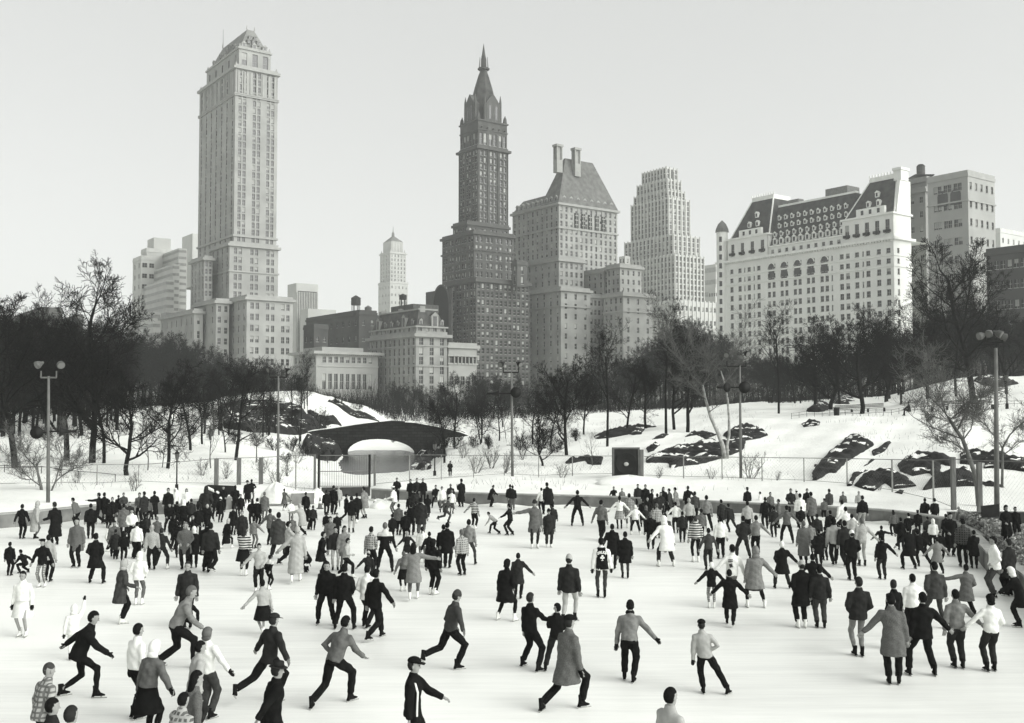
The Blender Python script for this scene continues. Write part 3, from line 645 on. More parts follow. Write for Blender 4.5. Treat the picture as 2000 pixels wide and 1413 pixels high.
# --- white club building
B = Bldg('club_building', 'low pale stone club building with heavy cornice and nine attic windows', 617, 330, .30, var=.15)
a0, a1, b0, b1 = B.block(617, 574, 738, 690, None, 330, cornice=0)[:4]
B2 = B; zt = B.zp(690); z_ = B.zp(800)
B.wall = MB(); B.wins = []
B.facade('R', a0, b0, b1, 2, zt, B.grid(b0, b1, 9, 1.25, mx=1.8), [(B.zp(745), 5.0), (B.zp(702), 1.9)])
B.facade('L', b0, a0, a1, 2, zt, B.grid(a0, a1, 6, 1.2), [(B.zp(745), 3.2), (B.zp(702), 1.9)])
m = B.wall; m.quad(B.w(a0, b0, zt), B.w(a1, b0, zt), B.w(a1, b1, zt), B.w(a0, b1, zt)); m.quad(B.w(a0, b1, 2), B.w(a1, b1, 2), B.w(a1, b1, zt), B.w(a0, b1, zt))
B.band(a0, a1, b0, b1, zt-.2, 1.5, .9); B.band(a0, a1, b0, b1, B.zp(716), .3, .4)
m = MB(); B.boxl(m, a0+1, a1-2, b0+2.5, b1-5, zt+.1, B.zp(677)); B.part('attic', m, B.tm)
m = MB(); n = 30
for i in range(n): t_ = b0+(b1-b0)*(i+.5)/n; B.boxl(m, a0-1.1, a0-.01, t_-.16, t_+.16, zt-.55, zt-.21)
B.part('bracket', m, B.tm)
B.done()
# --- mansard apartment hotel
B = Bldg('mansard_hotel', 'ornate six-storey stone hotel with slate mansard and tall dormers', 812, 330, .24, var=.3)
a0, a1, b0, b1, z0, z1 = B.block(812, 722, 873, 655, None, 330, L=(10, 8, 1.05, 2.3), Rr=(3, 8, 1.5, 2.5), cornice=1.3)
for py in (676, 716): B.band(a0, a1, b0, b1, B.zp(py), .35, .4)
zb = B.zp(638); q = (a0+.3, a1-.3, b0+.3, b1-.3)
B.facade('L', q[2], q[0], q[1], z1+.45, zb, B.grid(q[0], q[1], 10, 1.2), [((z1+zb)/2+.2, 2.0)]); B.facade('R', q[0], q[2], q[3], z1+.45, zb, B.grid(q[2], q[3], 4, 1.3), [((z1+zb)/2+.2, 2.0)])
m = MB(); B.boxl(m, q[0]+.4, q[1], q[2]+.4, q[3], z1, zb); B.part('upper_storey', m, B.mat)
B.band(*q, zb-.2, .6, .5)
zr = B.zp(603); B.hip(q[0]+.2, q[1]-.2, q[2]+.2, q[3]-.2, zb, zr, 2.0, 2.0, slate)
B.band(q[0]+2.2, q[1]-2.2, q[2]+2.2, q[3]-2.2, zr-.1, .3, .5)
for k in (.5,): B.dormer('R', b0+(b1-b0)*.62, q[0]+.0, zb+.2, 2.6, 3.6, 2.4, B.tm, slate)
B.dormer('R', b0+(b1-b0)*.2, q[0]+.5, zb+.2, 1.2, 2.0, 1.6, B.tm, slate); B.dormer('R', b0+(b1-b0)*.88, q[0]+.5, zb+.2, 1.2, 2.0, 1.6, B.tm, slate)
for k in (.12, .28, .42, .56, .7, .84): B.dormer('L', a0+(a1-a0)*k, q[2]+(.1 if k in (.28, .84) else .5), zb+.2, 2.2 if k in (.28, .84) else 1.3, 3.2 if k in (.28, .84) else 2.1, 2, B.tm, slate)
for k in (.1, .5, .93): 
    m = MB(); t_ = a0+(a1-a0)*k; B.boxl(m, t_-.9, t_+.9, q[2]+2.5, q[2]+4.5, zr-1.5, zr+1.2); B.part('chimney', m, B.mat)
a_, b_ = B.corner(790, 340); m = MB(); B.boxl(m, a_-2, a_+13, b_+2, b_+12, zr, B.zp(588)); B.part('penthouse', m, mat('penthouse_dark', .07))
B.block(737, 716, 752, 655, None, 322, L=(2, 8, 1.2, 2.2), Rr=(1, 8, 1.2, 2.2), cornice=1.0) if False else None
B.done()
water_tank(787, 590, 574, 345, 'squat dark tank on the penthouse above the mansard hotel', .03, 1.3)
# --- brick wing with the big arch
B = Bldg('arched_brick_wing', 'dark brick wing with one huge blind arch beside the spired tower', 877, 400, .07, var=.25)
a0, a1, b0, b1, z0, z1 = B.block(882, 831, 884, 563, None, 398, L=None, cornice=0)
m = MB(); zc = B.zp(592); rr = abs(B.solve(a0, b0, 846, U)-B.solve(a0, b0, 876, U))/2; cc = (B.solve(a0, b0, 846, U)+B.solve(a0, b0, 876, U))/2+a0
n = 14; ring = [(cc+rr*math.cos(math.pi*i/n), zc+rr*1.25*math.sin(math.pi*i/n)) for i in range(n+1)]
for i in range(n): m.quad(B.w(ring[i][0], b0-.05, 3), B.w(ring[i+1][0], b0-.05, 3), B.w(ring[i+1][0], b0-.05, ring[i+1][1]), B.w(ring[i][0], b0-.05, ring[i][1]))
B.part('arch_recess_shade', m, mat('arch_dark', .012, rough=.9))  # flat sheet on the wall, its dark colour standing in for the niche's shade
m = MB()
for i in range(n):
    (xa, za), (xb, zb_) = ring[i], ring[i+1]; f = 1.09
    m.hexa([B.w(xa, b0-.25, za), B.w(xb, b0-.25, zb_), B.w(xb, b0-.06, zb_), B.w(xa, b0-.06, za), B.w(cc+(xa-cc)*f, b0-.25, zc+(za-zc)*f), B.w(cc+(xb-cc)*f, b0-.25, zc+(zb_-zc)*f), B.w(cc+(xb-cc)*f, b0-.06, zc+(zb_-zc)*f), B.w(cc+(xa-cc)*f, b0-.06, zc+(za-zc)*f)])
B.part('arch_surround', m, B.tm)
B.done()
# --- spired tower
B = Bldg('spired_hotel_tower', 'dark brick tower with gabled crown and needle spire at the centre', 933, 430, .08, var=.3, wl=(.6, .25, .15))
a0, a1, b0, b1, z0, z1 = B.block(933, 896, 992, 288, 470, 430, L=(3, 13, 1.2, 2.2, 2.0), Rr=(3, 13, 1.2, 2.2, 2.0), cornice=1.1)
m = MB()
for k in range(4): t_ = b0+(b1-b0)*k/3; B.boxl(m, a0-.3, a0-.004, max(b0+.01, t_-.35), min(b1-.01, t_+.35), z0, z1-.6)
for k in range(4): t_ = a0+(a1-a0)*k/3; B.boxl(m, max(a0+.01, t_-.35), min(a1-.01, t_+.35), b0-.3, b0-.004, z0, z1-.6)
B.part('pier', m, B.mat)
zt = B.zp(233); q = (a0+.3, a1-.3, b0+.3, b1-.3)
B.facade('L', q[2], q[0], q[1], z1, zt, B.grid(q[0], q[1], 3, 1.5, 2.2), [(z1+(zt-z1)*.35, 5.0)]); B.facade('R', q[0], q[2], q[3], z1, zt, B.grid(q[2], q[3], 3, 1.5, 2.2), [(z1+(zt-z1)*.35, 5.0)])
m = MB(); B.boxl(m, q[0]+.4, q[1], q[2]+.4, q[3], z1, zt); B.part('crown_stage', m, B.mat); B.band(*q, zt-.3, .5, .6); B.band(*q, B.zp(252), .3, .5)
m = MB()
for k in range(5): t_ = q[2]+(q[3]-q[2])*(k+.5)/5; B.boxl(m, q[0]-1.2, q[0]-.01, t_-.25, t_+.25, B.zp(248), B.zp(246))   # gargoyles
B.part('gargoyle', m, B.tm)
# corner turrets, gables, steep roof, lantern and spire
finials(B, [(q[0]+.6, q[2]+.6, zt), (q[1]-.6, q[2]+.6, zt), (q[0]+.6, q[3]-.6, zt), (q[1]-.6, q[3]-.6, zt)], B.zp(215)-zt, 1.1, 'corner_turret')
La, Lb = q[1]-q[0], q[3]-q[2]; zg = B.zp(196)
for f_, s0_, L_, of in (('L', q[0], La, q[2]), ('R', q[2], Lb, q[0])):
    c_ = s0_+L_*(.5 if f_ == 'L' else .52); w2 = L_*.24; mb = MB()
    def pp(x, d_, z): return B.w(x, of+d_, z) if f_ == 'L' else B.w(of+d_, x, z)
    mb.hexa([pp(c_-w2, 0.1, zt), pp(c_+w2, .1, zt), pp(c_+w2, 4.5, zt), pp(c_-w2, 4.5, zt), pp(c_-w2, .1, zg), pp(c_+w2, .1, zg), pp(c_+w2, 4.5, zg), pp(c_-w2, 4.5, zg)])
    ht = (B.zp(176)-zg); n_ = len(mb.v)
    mb.tri(pp(c_-w2, .1, zg), pp(c_+w2, .1, zg), pp(c_, .1, zg+ht)); mb.quad(pp(c_-w2, .1, zg), pp(c_, .1, zg+ht), pp(c_, 4.5, zg+ht), pp(c_-w2, 4.5, zg)); mb.quad(pp(c_+w2, .1, zg), pp(c_, .1, zg+ht), pp(c_, 4.5, zg+ht), pp(c_+w2, 4.5, zg))
    for dx in (-w2*.45, w2*.45): mb.quad(pp(c_+dx-.5, .05, zt+1.2), pp(c_+dx+.5, .05, zt+1.2), pp(c_+dx+.5, .05, zg-1), pp(c_+dx-.5, .05, zg-1), 1)
    mb.build('gable', [B.tm, glass_m], B.root)
    for dx in (-w2-.5, w2+.5):
        mm = MB(); p0 = pp(c_+dx, .6, zt); mm.tube([p0, (p0[0], p0[1], p0[2]+(zg-zt)*1.15), (p0[0], p0[1], p0[2]+(zg-zt)*1.5)], [.6, .5, .08], 4); mm.build('pinnacle', B.tm, B.root)
cxa, cxb = (q[0]+q[1])/2, (q[2]+q[3])/2
zs = [zt]+[B.zp(q_, cxa, cxb) for q_ in (200, 172, 148, 137)]; hw = [La*.46, La*.37, La*.26, La*.15, La*.085]; k2 = Lb/La
verts = []
for z_, h_ in zip(zs, hw):
    for k in range(8):
        a = math.pi/8+k*math.pi/4; verts.append(B.w(cxa+h_*1.05*math.cos(a), cxb+h_*k2*1.0*math.sin(a), z_))
m = MB(); m.v = verts
for i in range(4):
    for k in range(8): m.f.append((i*8+k, i*8+(k+1) % 8, i*8+8+(k+1) % 8, i*8+8+k)); m.m.append(0)
B.part('roof', m, slate)
m = MB(); c_ = B.w(cxa, cxb, 0)
def zz(py): return B.zp(py, cxa, cxb)-B.O.z
m.tube([(c_[0], c_[1], zz(137)), (c_[0], c_[1], zz(134))], 2.6, 8); m.tube([(c_[0], c_[1], zz(134)), (c_[0], c_[1], zz(116)), (c_[0], c_[1], zz(112)), (c_[0], c_[1], zz(86))], [1.3, 1.2, .9, .05], 8); B.part('spire', m, slate)
for i in range(6):
    a = i*math.pi/3; mm = MB(); mm.tube([(c_[0]+1.9*math.cos(a), c_[1]+1.9*math.sin(a), zz(134)), (c_[0]+1.6*math.cos(a), c_[1]+1.6*math.sin(a), zz(112))], [.22, .1], 4); mm.build('lantern_post', B.tm, B.root)
B.block(912, 884, 994, 437, 520, 424, L=(3, 4, 1.2, 2.2, 2), Rr=(4, 4, 1.2, 2.2, 2), cornice=.6)
q = B.block(925, 863, 1003, 455, None, 418, L=(5, 20, 1.2, 2.2, 2.0), Rr=(4, 20, 1.2, 2.2, 2.0), cornice=.8); B.band(*q[:4], B.zp(497), .5, .7)
q = B.block(930, 876, 1034, 548, None, 395, L=(4, 16, 1.2, 2.1, 2.0), Rr=(6, 16, 1.2, 2.1, 2.0), cornice=.8)
B.block(1010, 1000, 1030, 515, 560, 400, L=(1, 2, 1.2, 3), Rr=(1, 2, 1.2, 3), cornice=.3)
B.done()
# --- low club right of the mansard hotel
B = Bldg('colonnaded_club', 'low pale building with arched loggia between the mansard hotel and spired tower', 876, 345, .30, var=.12)
a0, a1, b0, b1, z0, z1 = B.block(876, 866, 931, 677, None, 345, L=None, Rr=(5, 3, 1.6, 2.8), cornice=.9)
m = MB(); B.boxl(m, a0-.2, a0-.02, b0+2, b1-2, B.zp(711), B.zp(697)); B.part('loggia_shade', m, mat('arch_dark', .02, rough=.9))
for k in range(6): mm = MB(); t_ = b0+2+(b1-b0-4)*(k)/5; q = B.w(a0-.5, t_, B.zp(711)); mm.tube([q, (q[0], q[1], q[2]+B.zp(697)-B.zp(711))], .22, 6); mm.build('column', B.tm, B.root)
B.band(a0, a1, b0, b1, B.zp(712), .4, .5); B.band(a0, a1, b0, b1, B.zp(696), .6, .5)
B.done()
# --- big hip-roofed hotel
B = Bldg('hip_roofed_hotel', 'broad pale hotel with steep hip roof and two tall open chimneys', 1092, 440, .27, var=.2)
a0, a1, b0, b1, z0, z1 = B.block(1092, 1001, 1207, 398, 560, 440, L=(10, 11, 1.2, 2.2), Rr=(12, 11, 1.2, 2.2), cornice=.9)
B.band(a0, a1, b0, b1, B.zp(446), .5, .7)
m = MB()
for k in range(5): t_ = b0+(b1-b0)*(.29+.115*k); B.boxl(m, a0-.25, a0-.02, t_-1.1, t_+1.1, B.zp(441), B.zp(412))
B.part('tall_recess_shade', m, mat('recess_shade', .03, rough=.9))  # dark panels proud of the wall; shade of the tall openings put in as colour
m = MB()
for k in range(5):
    for j in range(3): t_ = b0+(b1-b0)*(.29+.115*k); B.boxl(m, a0-.4, a0-.26, t_-.8, t_+.8, B.zp(436-9*j), B.zp(434-9*j))
    B.boxl(m, a0-.4, a0-.26, t_-.12, t_+.12, B.zp(441), B.zp(412))
B.part('balcony_rail', m, B.tm)
zr = B.zp(317, 12, 12); am = a0+(B.solve(a0, b0, 1056, U)); h_ = zr-z1
# main hip over the right half, lower hip running left
La_, Lb_ = am-a0, b1-b0
B.hip(a0-.5, am, b0-.5, b1+.5, z1+.1, zr, (am-a0)/2-.3, Lb_*.26, slate2, ib2=Lb_*.30)
B.hip(am-8, a1+.4, b0-.5, b1, z1+.1, z1+h_*.30, 2, 5.5, slate2, 'lower_roof')
for k in range(8): B.dormer('R', b0+(b1-b0)*(.1+.115*k), a0+.3, z1+.8, 1.8, 2.4, 2, B.tm, B.tm)
for k in range(9): B.dormer('L', a0+(a1-a0)*(.07+.105*k), b0+.3, z1+.8, 1.8, 2.4, 2, B.tm, B.tm)
for k in range(5): B.dormer('R', b0+(b1-b0)*(.27+.12*k), a0+5.0, z1+h_*.33, 1.3, 1.5, 1.6, slate2, slate2)
for (px, y0, y1) in ((1103, 330, 281), (1139, 338, 288)):
    m = MB(); t_ = B.solve(a0, b0, px-8, W_)+b0; aa = a0+(am-a0)/2-4.2; zt_, zb_ = B.zp(y1, aa, t_), B.zp(y0+6, aa, t_)
    B.boxl(m, aa, aa+2.6, t_, t_+3.2, zb_, zb_+(zt_-zb_)*.45)
    for (x_, y_) in ((0, 0), (2.0, 0), (0, 2.6), (2.0, 2.6)): B.boxl(m, aa+x_, aa+x_+.6, t_+y_, t_+y_+.6, zb_+(zt_-zb_)*.45, zt_-1)
    B.boxl(m, aa-.3, aa+2.9, t_-.3, t_+3.5, zt_-1, zt_); B.boxl(m, aa+.6, aa+2.0, t_+.6, t_+2.6, zb_+(zt_-zb_)*.45, zt_-1.01)
    B.part('chimney', m, B.tm)
q = B.block(1092, 1016, 1141, 508, None, 428, L=(6, 18, 1.2, 2.2), Rr=(5, 18, 1.2, 2.2), cornice=.9)
B.block(1180, 1135, 1216, 530, None, 434, L=(4, 17, 1.2, 2.2), Rr=(3, 17, 1.2, 2.2), cornice=.6)
q = B.block(1096, 1018, 1153, 566, None, 412, L=(6, 15, 1.2, 2.2), Rr=(3, 12, 1.2, 2.2), cornice=1.0); B.band(*q[:4], B.zp(611), .5, .6)
q = B.block(1212, 1186, 1254, 521, None, 425, L=(3, 16, 1.2, 2.2), Rr=(4, 16, 1.1, 2.0), cornice=1.0)
q = B.block(1218, 1180, 1275, 576, None, 408, L=(4, 14, 1.2, 2.2), Rr=(3, 12, 1.2, 2.2), cornice=1.0); B.band(*q[:4], B.zp(622), .5, .6)
B.block(1152, 1120, 1190, 580, None, 430, L=(3, 12, 1.2, 2.2), Rr=(5, 12, 1.2, 2.2), cornice=.5)
B.done()
# --- stepped setback skyscraper
B = Bldg('stepped_skyscraper', 'pale stepped skyscraper with vertical piers and a small mast at its top', 1306, 560, .42, var=.07)
def piered(cpx, lpx, rpx, yt, yb, Y, nl, nr, rows):
    q = B.block(cpx, lpx, rpx, yt, yb, Y, L=(nl, rows, 1.5, 2.3), Rr=(nr, rows, 1.5, 2.3), cornice=0)
    a0, a1, b0, b1, z0, z1 = q; m = MB()
    for k in range(nl+1): t_ = a0+(a1-a0)*k/nl; B.boxl(m, t_-.45+(.46 if k == 0 else 0), t_+.45-(.46 if k == nl else 0), b0-.35, b0-.004, z0, z1+.6)
    for k in range(nr+1): t_ = b0+(b1-b0)*k/nr; B.boxl(m, a0-.35, a0-.004, t_-.45+(.46 if k == 0 else 0), t_+.45-(.46 if k == nr else 0), z0, z1+.6)
    B.part('pier', m, B.tm); return q
piered(1304, 1256, 1326, 327, 350, 572, 8, 3, 2); piered(1306, 1246, 1333, 350, 370, 568, 9, 4, 2); piered(1307, 1240, 1340, 371, 392, 564, 10, 5, 2)
piered(1308, 1234, 1350, 386, 480, 560, 11, 5, 9); piered(1317, 1221, 1369, 458, 520, 552, 13, 6, 6); piered(1320, 1218, 1377, 497, 600, 546, 15, 8, 9); piered(1322, 1212, 1401, 586, None, 538, 15, 10, 8)
B.block(1222, 1210, 1232, 500, None, 560, L=(2, 20, 1.2, 2.2), Rr=(1, 20, 1.2, 2.2), cornice=0)
mm = MB(); a_, b_ = B.corner(1315, 575); q = B.w(a_, b_, B.zp(342)); mm.tube([q, (q[0], q[1], q[2]+5), (q[0], q[1], q[2]+6)], [1.4, 1.3, .2], 8); B.part('mast', mm, slate2)
B.done()
B = Bldg('hazy_office_block', 'low hazy block glimpsed between the stepped skyscraper and the mansard hotel', 1398, 640, .42, var=.05)
ribbon(B, 1400, 1376, 1412, 516, None, 640, 12); B.block(1399, 1385, 1412, 562, None, 600, L=(3, 10, 1.2, 2), Rr=(3, 10, 1.2, 2), cornice=0)
B.done()
# --- big white hotel with green mansard
B = Bldg('white_mansard_hotel', 'long white hotel with dark mansard roof, corner turret and rows of windows', 1750, 330, .70, var=.06, wl=(.8, .15, .05))
a0, b0 = B.corner(1750, 330); a1 = a0+B.solve(a0, b0, 1406, U); b1 = b0+B.solve(a0, b0, 1784, W_)
zc = B.zp(465, a0, b0); z0 = 2.0
def aa(px): return a0+B.solve(a0, b0, px, U)
rowz = []; zt0 = B.zp(488, a0, b0); step = 3.42
for i in range(14): rowz.append((zt0-step*i, 1.95 if i > 1 else 1.6))
rowz = [r for r in rowz if r[0] > 4][::-1]
# bay positions measured along the long front
single = [1431, 1447, 1465, 1484, 1647, 1659, 1677, 1699, 1720, 1739]; pairs = [1509, 1534, 1560, 1586, 1613]
cols = [(aa(p), 1.5) for p in single]
for p in pairs: cols += [(aa(p)-1.05, 1.35), (aa(p)+1.05, 1.35)]
cols += [(aa(1456.5), .55), (aa(1475), .55), (aa(1628), .55), (aa(1689), .55)]
cols = sorted(cols)
B.facade('L', b0, a0, a1, z0, zc, cols, rowz)
B.facade('R', a0, b0, b1, z0, zc, [(b0+2.6, 1.2)], rowz)
B.wall.quad(B.w(a0, b0, zc), B.w(a1, b0, zc), B.w(a1, b1+14, zc), B.w(a0, b1+14, zc)); B.wall.quad(B.w(a0, b1, z0), B.w(a1, b1, z0), B.w(a1, b1, zc), B.w(a0, b1, zc))
B.band(a0, a1, b0, b1, zc-.4, 1.1, .8); B.band(a0, a1, b0, b1, zt0-step*1.55, .3, .35); B.band(a0, a1, b0, b1, zt0-step*.52, .25, .3)
m = MB()
for k in range(70): t_ = a0+(a1-a0)*(k+.5)/70; B.boxl(m, t_-.25, t_+.25, b0-.8, b0-.01, zc-.85, zc-.41)
B.part('bracket', m, B.tm)
for p in pairs:   # tall arched windows under the cornice
    c_ = aa(p); m = MB(); n = 8; za_ = zt0-step*.1; w2 = 1.35
    pts_ = [(c_-w2, za_-4.8), (c_+w2, za_-4.8)] + [(c_+w2*math.cos(math.pi*i/n), za_+w2*math.sin(math.pi*i/n)) for i in range(n+1)]
    m.v = [B.w(x, b0-.06, z) for x, z in pts_]; m.f = [tuple(range(len(pts_)))]; m.m = [0]
    B.boxl(m, c_-w2, c_+w2, b0-.18, b0-.07, za_-1.5, za_-.9, 1)
    for i in range(n):
        f1, f2 = math.pi*i/n, math.pi*(i+1)/n; w3 = w2+.35
        m.hexa([B.w(c_+w2*math.cos(f1), b0-.25, za_+w2*math.sin(f1)), B.w(c_+w2*math.cos(f2), b0-.25, za_+w2*math.sin(f2)), B.w(c_+w2*math.cos(f2), b0-.01, za_+w2*math.sin(f2)), B.w(c_+w2*math.cos(f1), b0-.01, za_+w2*math.sin(f1)),
                B.w(c_+w3*math.cos(f1), b0-.25, za_+w3*math.sin(f1)), B.w(c_+w3*math.cos(f2), b0-.25, za_+w3*math.sin(f2)), B.w(c_+w3*math.cos(f2), b0-.01, za_+w3*math.sin(f2)), B.w(c_+w3*math.cos(f1), b0-.01, za_+w3*math.sin(f1))], 1)
    m.build('arched_window', [glass_m, B.tm], B.root)
# storey above the cornice over the middle, tall storeys on the two end pavilions
zm = B.zp(455, a0, b0)+.9
B.facade('L', b0+.5, aa(1648), aa(1503), zc, zc+3.2, B.grid(aa(1648), aa(1503), 10, 1.3), [(zc+1.6, 1.3)])
m = MB(); B.boxl(m, aa(1648), aa(1503), b0+.9, b1+8, zc, zc+3.19); B.part('attic_storey', m, B.mat)
B.trim.hexa([B.w(aa(1648), b0+.1, zc+3.2), B.w(aa(1503), b0+.1, zc+3.2), B.w(aa(1503), b0+1, zc+3.2), B.w(aa(1648), b0+1, zc+3.2), B.w(aa(1648), b0+.1, zc+3.7), B.w(aa(1503), b0+.1, zc+3.7), B.w(aa(1503), b0+1, zc+3.7), B.w(aa(1648), b0+1, zc+3.7)])
zp_ = B.zp(416, a0, b0)
for (pa, pb, nn) in ((1750, 1650, 5), (1503, 1425, 4)):
    s0, s1 = (a0 if pa == 1750 else aa(pa)), aa(pb)
    B.facade('L', b0-.35, s0, s1, zc+.4, zp_, B.grid(s0, s1, nn, 1.6), [(zc+(zp_-zc)*.5, (zp_-zc)*.55)])
    m = MB(); B.boxl(m, s0+.01, s1, b0+.1, b1+(2 if pa != 1750 else 0), zc+.4, zp_-.01); B.part('pavilion', m, B.mat)
    B.band(s0, s1, b0-.35, b1, zp_-.2, .5, .6)
    for k in range(nn):    # balconies
        t_ = s0+(s1-s0)*(k+.5)/nn; mm = MB(); B.boxl(mm, t_-1.2, t_+1.2, b0-1.1, b0-.37, zc+(zp_-zc)*.25, zc+(zp_-zc)*.25+.9); mm.build('balcony', darkm, B.root)
    # gable parapet over the pavilion
    m = MB(); B.boxl(m, s0+(s1-s0)*.16, s0+(s1-s0)*.72, b0-.1, b0+.9, zp_+.4, zp_+3.0); B.part('gable_parapet', m, B.tm)
    for k in range(3):
        t_ = s0+(s1-s0)*(.28+.16*k); mm = MB(); B.boxl(mm, t_-.5, t_+.5, b0-.14, b0-.105, zp_+.9, zp_+2.4); mm.build('window', glass_m, B.root)
    top = B.zp(340 if pa == 1750 else 385, s0, b0) if pa == 1750 else B.zp(386, aa(1480), b0)
    L_ = s1-s0
    ro = B.hip(s0+.2, s1-.2, b0+1.0, b1+(10 if pa != 1750 else -.2), zp_+.4, top, L_*.12, 5.2, slate, 'pavilion_roof', ia2=L_*.32, ib2=3.0)
    # pale hip edges, cresting
    for (x0, x1) in ((s0+.2, s0+.2+L_*.12), (s1-.2, s1-.2-L_*.32)):
        mm = MB(); mm.tube([B.w(x0, b0+1.0, zp_+.4), B.w(x1, b0+6.2, top)], .28, 4); mm.build('hip_ridge', B.tm, ro)
    t0, t1 = s0+.2+L_*.12, s1-.2-L_*.32; m = MB(); B.boxl(m, t0, t1, b0+6.3, b1-.5 if pa == 1750 else b1+6, top, top+1.6)
    for k in range(10): x_ = t0+(t1-t0)*k/9.; B.boxl(m, x_-.15, x_+.15, b0+6.2, b0+6.5, top+1.6, top+2.5)
    m.build('roof_crest', B.tm, B.root)
    for (f, g_) in ((.35, .25), (.55, .25), (.42, .5)):
        B.dormer('L', s0+L_*f, b0+1.0+5.2*g_-.5, zp_+.4+(top-zp_)*g_, 1.3, 1.6, 1.6, B.tm, B.tm)
# main mansard
s0, s1 = aa(1652), aa(1500); zr = B.zp(372, s0, b0); zb_ = zc+3.7
B.hip(s0, s1, b0+1.0, b1+12, zb_, zr, .0, 6.0, slate, 'mansard_roof', ia2=0, ib2=2)
m = MB(); B.boxl(m, s0, s1, b0+6.8, b0+8.5, zr+.01, zr+.7); B.part('roof_edge', m, B.tm)
for r_ in range(4):
    for k in range(11):
        g_ = .02+.21*r_; t_ = s0+(s1-s0)*(k+.5+(.0 if r_ % 2 == 0 else .35))/11.6
        B.dormer('L', t_, b0+1.0+6.0*g_-.35, zb_+(zr-zb_)*g_, 1.25 if r_ else 1.8, 1.35 if r_ else 1.9, 1.4, B.tm, slate)
# end wall rising as a tall gable with chimneys
ztop = B.zp(352, a0, b0+5); m = MB()
p0, p1 = b0+.1, b1
m.hexa([B.w(a0-.01, p0, zc+.4), B.w(a0-.01, p1, zc+.4), B.w(a0+1.2, p1, zc+.4), B.w(a0+1.2, p0, zc+.4), B.w(a0-.01, p0+(p1-p0)*.42, ztop), B.w(a0-.01, p1, ztop), B.w(a0+1.2, p1, ztop), B.w(a0+1.2, p0+(p1-p0)*.42, ztop)])
B.boxl(m, a0-.3, a0+2.4, p0+(p1-p0)*.42, p0+(p1-p0)*.85, ztop-.01, B.zp(329, a0, b0+6)); B.boxl(m, a0-.6, a0+2.7, p0+(p1-p0)*.38, p0+(p1-p0)*.89, B.zp(333, a0, b0+6), B.zp(328, a0, b0+6))
B.part('chimney_gable', m, B.mat)
# corner turret with domed cap
m = MB(); q = B.w(a1-1.5, b0+.3, 0); zt_ = B.zp(455, a1, b0)-3.0; m.tube([(q[0], q[1], 2), (q[0], q[1], zt_)], 2.2, 12); B.part('corner_turret', m, B.mat)
m = MB(); m.tube([(q[0], q[1], zt_), (q[0], q[1], zt_+1.2), (q[0], q[1], zt_+3.0), (q[0], q[1], zt_+4.6)], [2.6, 2.4, 1.6, .1], 12); B.part('turret_dome', m, slate2)
for i in range(12):
    mm = MB(); zz_ = zt_-4-3.4*i; mm.box(q[0]-.6-1.0, q[0]+.6-1.0, q[1]-2.05, q[1]-1.9, zz_, zz_+2.0); mm.build('window', glass_m, B.root)
# penthouses on the roof
m = MB()
x0, x1 = aa(1628), aa(1585); B.boxl(m, x0, x1, b0+9, b0+16, zr, B.zp(362, x0, b0+9)); x0, x1 = aa(1705), aa(1672); B.boxl(m, x0, x1, b0+9, b0+16, zr-2, B.zp(345, x0, b0+9)); x0, x1 = aa(1532), aa(1512); B.boxl(m, x0, x1, b0+9, b0+12, zr, B.zp(388, x0, b0+9))
B.part('penthouse', m, mat('penthouse_grey', .16))
B.done()
# --- blocks right of the white hotel
B = Bldg('grey_apartment_block', 'grey apartment block with rooftop tank behind the white hotel end wall', 1812, 345, .24, var=.1, wl=(.55, .25, .2))
B.block(1817, 1779, 1850, 352, None, 345, L=(2, 16, 1.2, 2.1), Rr=(2, 16, 1.2, 2), cornice=.6); B.block(1814, 1779, 1840, 372, None, 343, L=(2, 15, 1.2, 2.1), cornice=.7)
B.done()
e = empty('rooftop_tank', P(1801, 352, 350)); tag(e, 'dark tank on a wide platform above the grey apartment block', 'water tank')
k = 350/2000.
m = MB(); m.box(-9*k*2, 9*k*2.2, -2, 4, 7*k, 9*k); m.build('platform', darkm, e)
m = MB(); m.tube([(0, 1, 9*k), (0, 1, 28*k)], [8*k, 8*k], 12); m.build('barrel', mat('tank_wood', .08), e); m = MB(); m.tube([(0, 1, 28*k), (0, 1, 32*k)], [8.6*k, 5*k], 12); m.build('lid', darkm, e)
m = MB(); m.box(-1, 1, 0, 2, -6, 7*k-.01); m.build('pier', darkm, e)
B = Bldg('dark_faced_tower', 'broad tower with shaded brick side and overexposed bright end at the right', 1898, 300, .32, var=.1)
a0, a1, b0, b1, z0, z1 = B.block(1898, 1818, 1950, 341, None, 300, L=(4, 13, 1.2, 2.2, 1.9), Rr=(5, 13, 1.2, 2.2), cornice=.2)
for k in (.3, .62):
    m = MB(); n = 8; c_ = a0+(a1-a0)*k; w2 = 1.7; za_ = B.zp(376, a0, b0); pts_ = [(c_-w2, za_-3), (c_+w2, za_-3)]+[(c_+w2*math.cos(math.pi*i/n), za_+w2*math.sin(math.pi*i/n)) for i in range(n+1)]
    m.v = [B.w(x, b0-.08, z) for x, z in pts_]; m.f = [tuple(range(len(pts_)))]; m.m = [0]; m.build('arched_window', glass_m, B.root)
B.band(a0, a1, b0, b1, B.zp(392), .3, .4)
B.block(1905, 1880, 1975, 505, None, 292, L=(2, 8, 1.2, 2), Rr=(6, 8, 1.2, 2), cornice=.2)
B.done()
B = Bldg('pale_block', 'pale block fading into the bright sky at the far right', 1962, 420, .5, var=.05)
B.block(1960, 1948, 2040, 452, None, 420, L=(2, 12, 1.2, 2), Rr=(8, 12, 1.2, 2), cornice=.2); B.done()
B = Bldg('dark_brick_apartments', 'dark brick apartments behind the floodlight at the far right', 1990, 250, .07, var=.2)
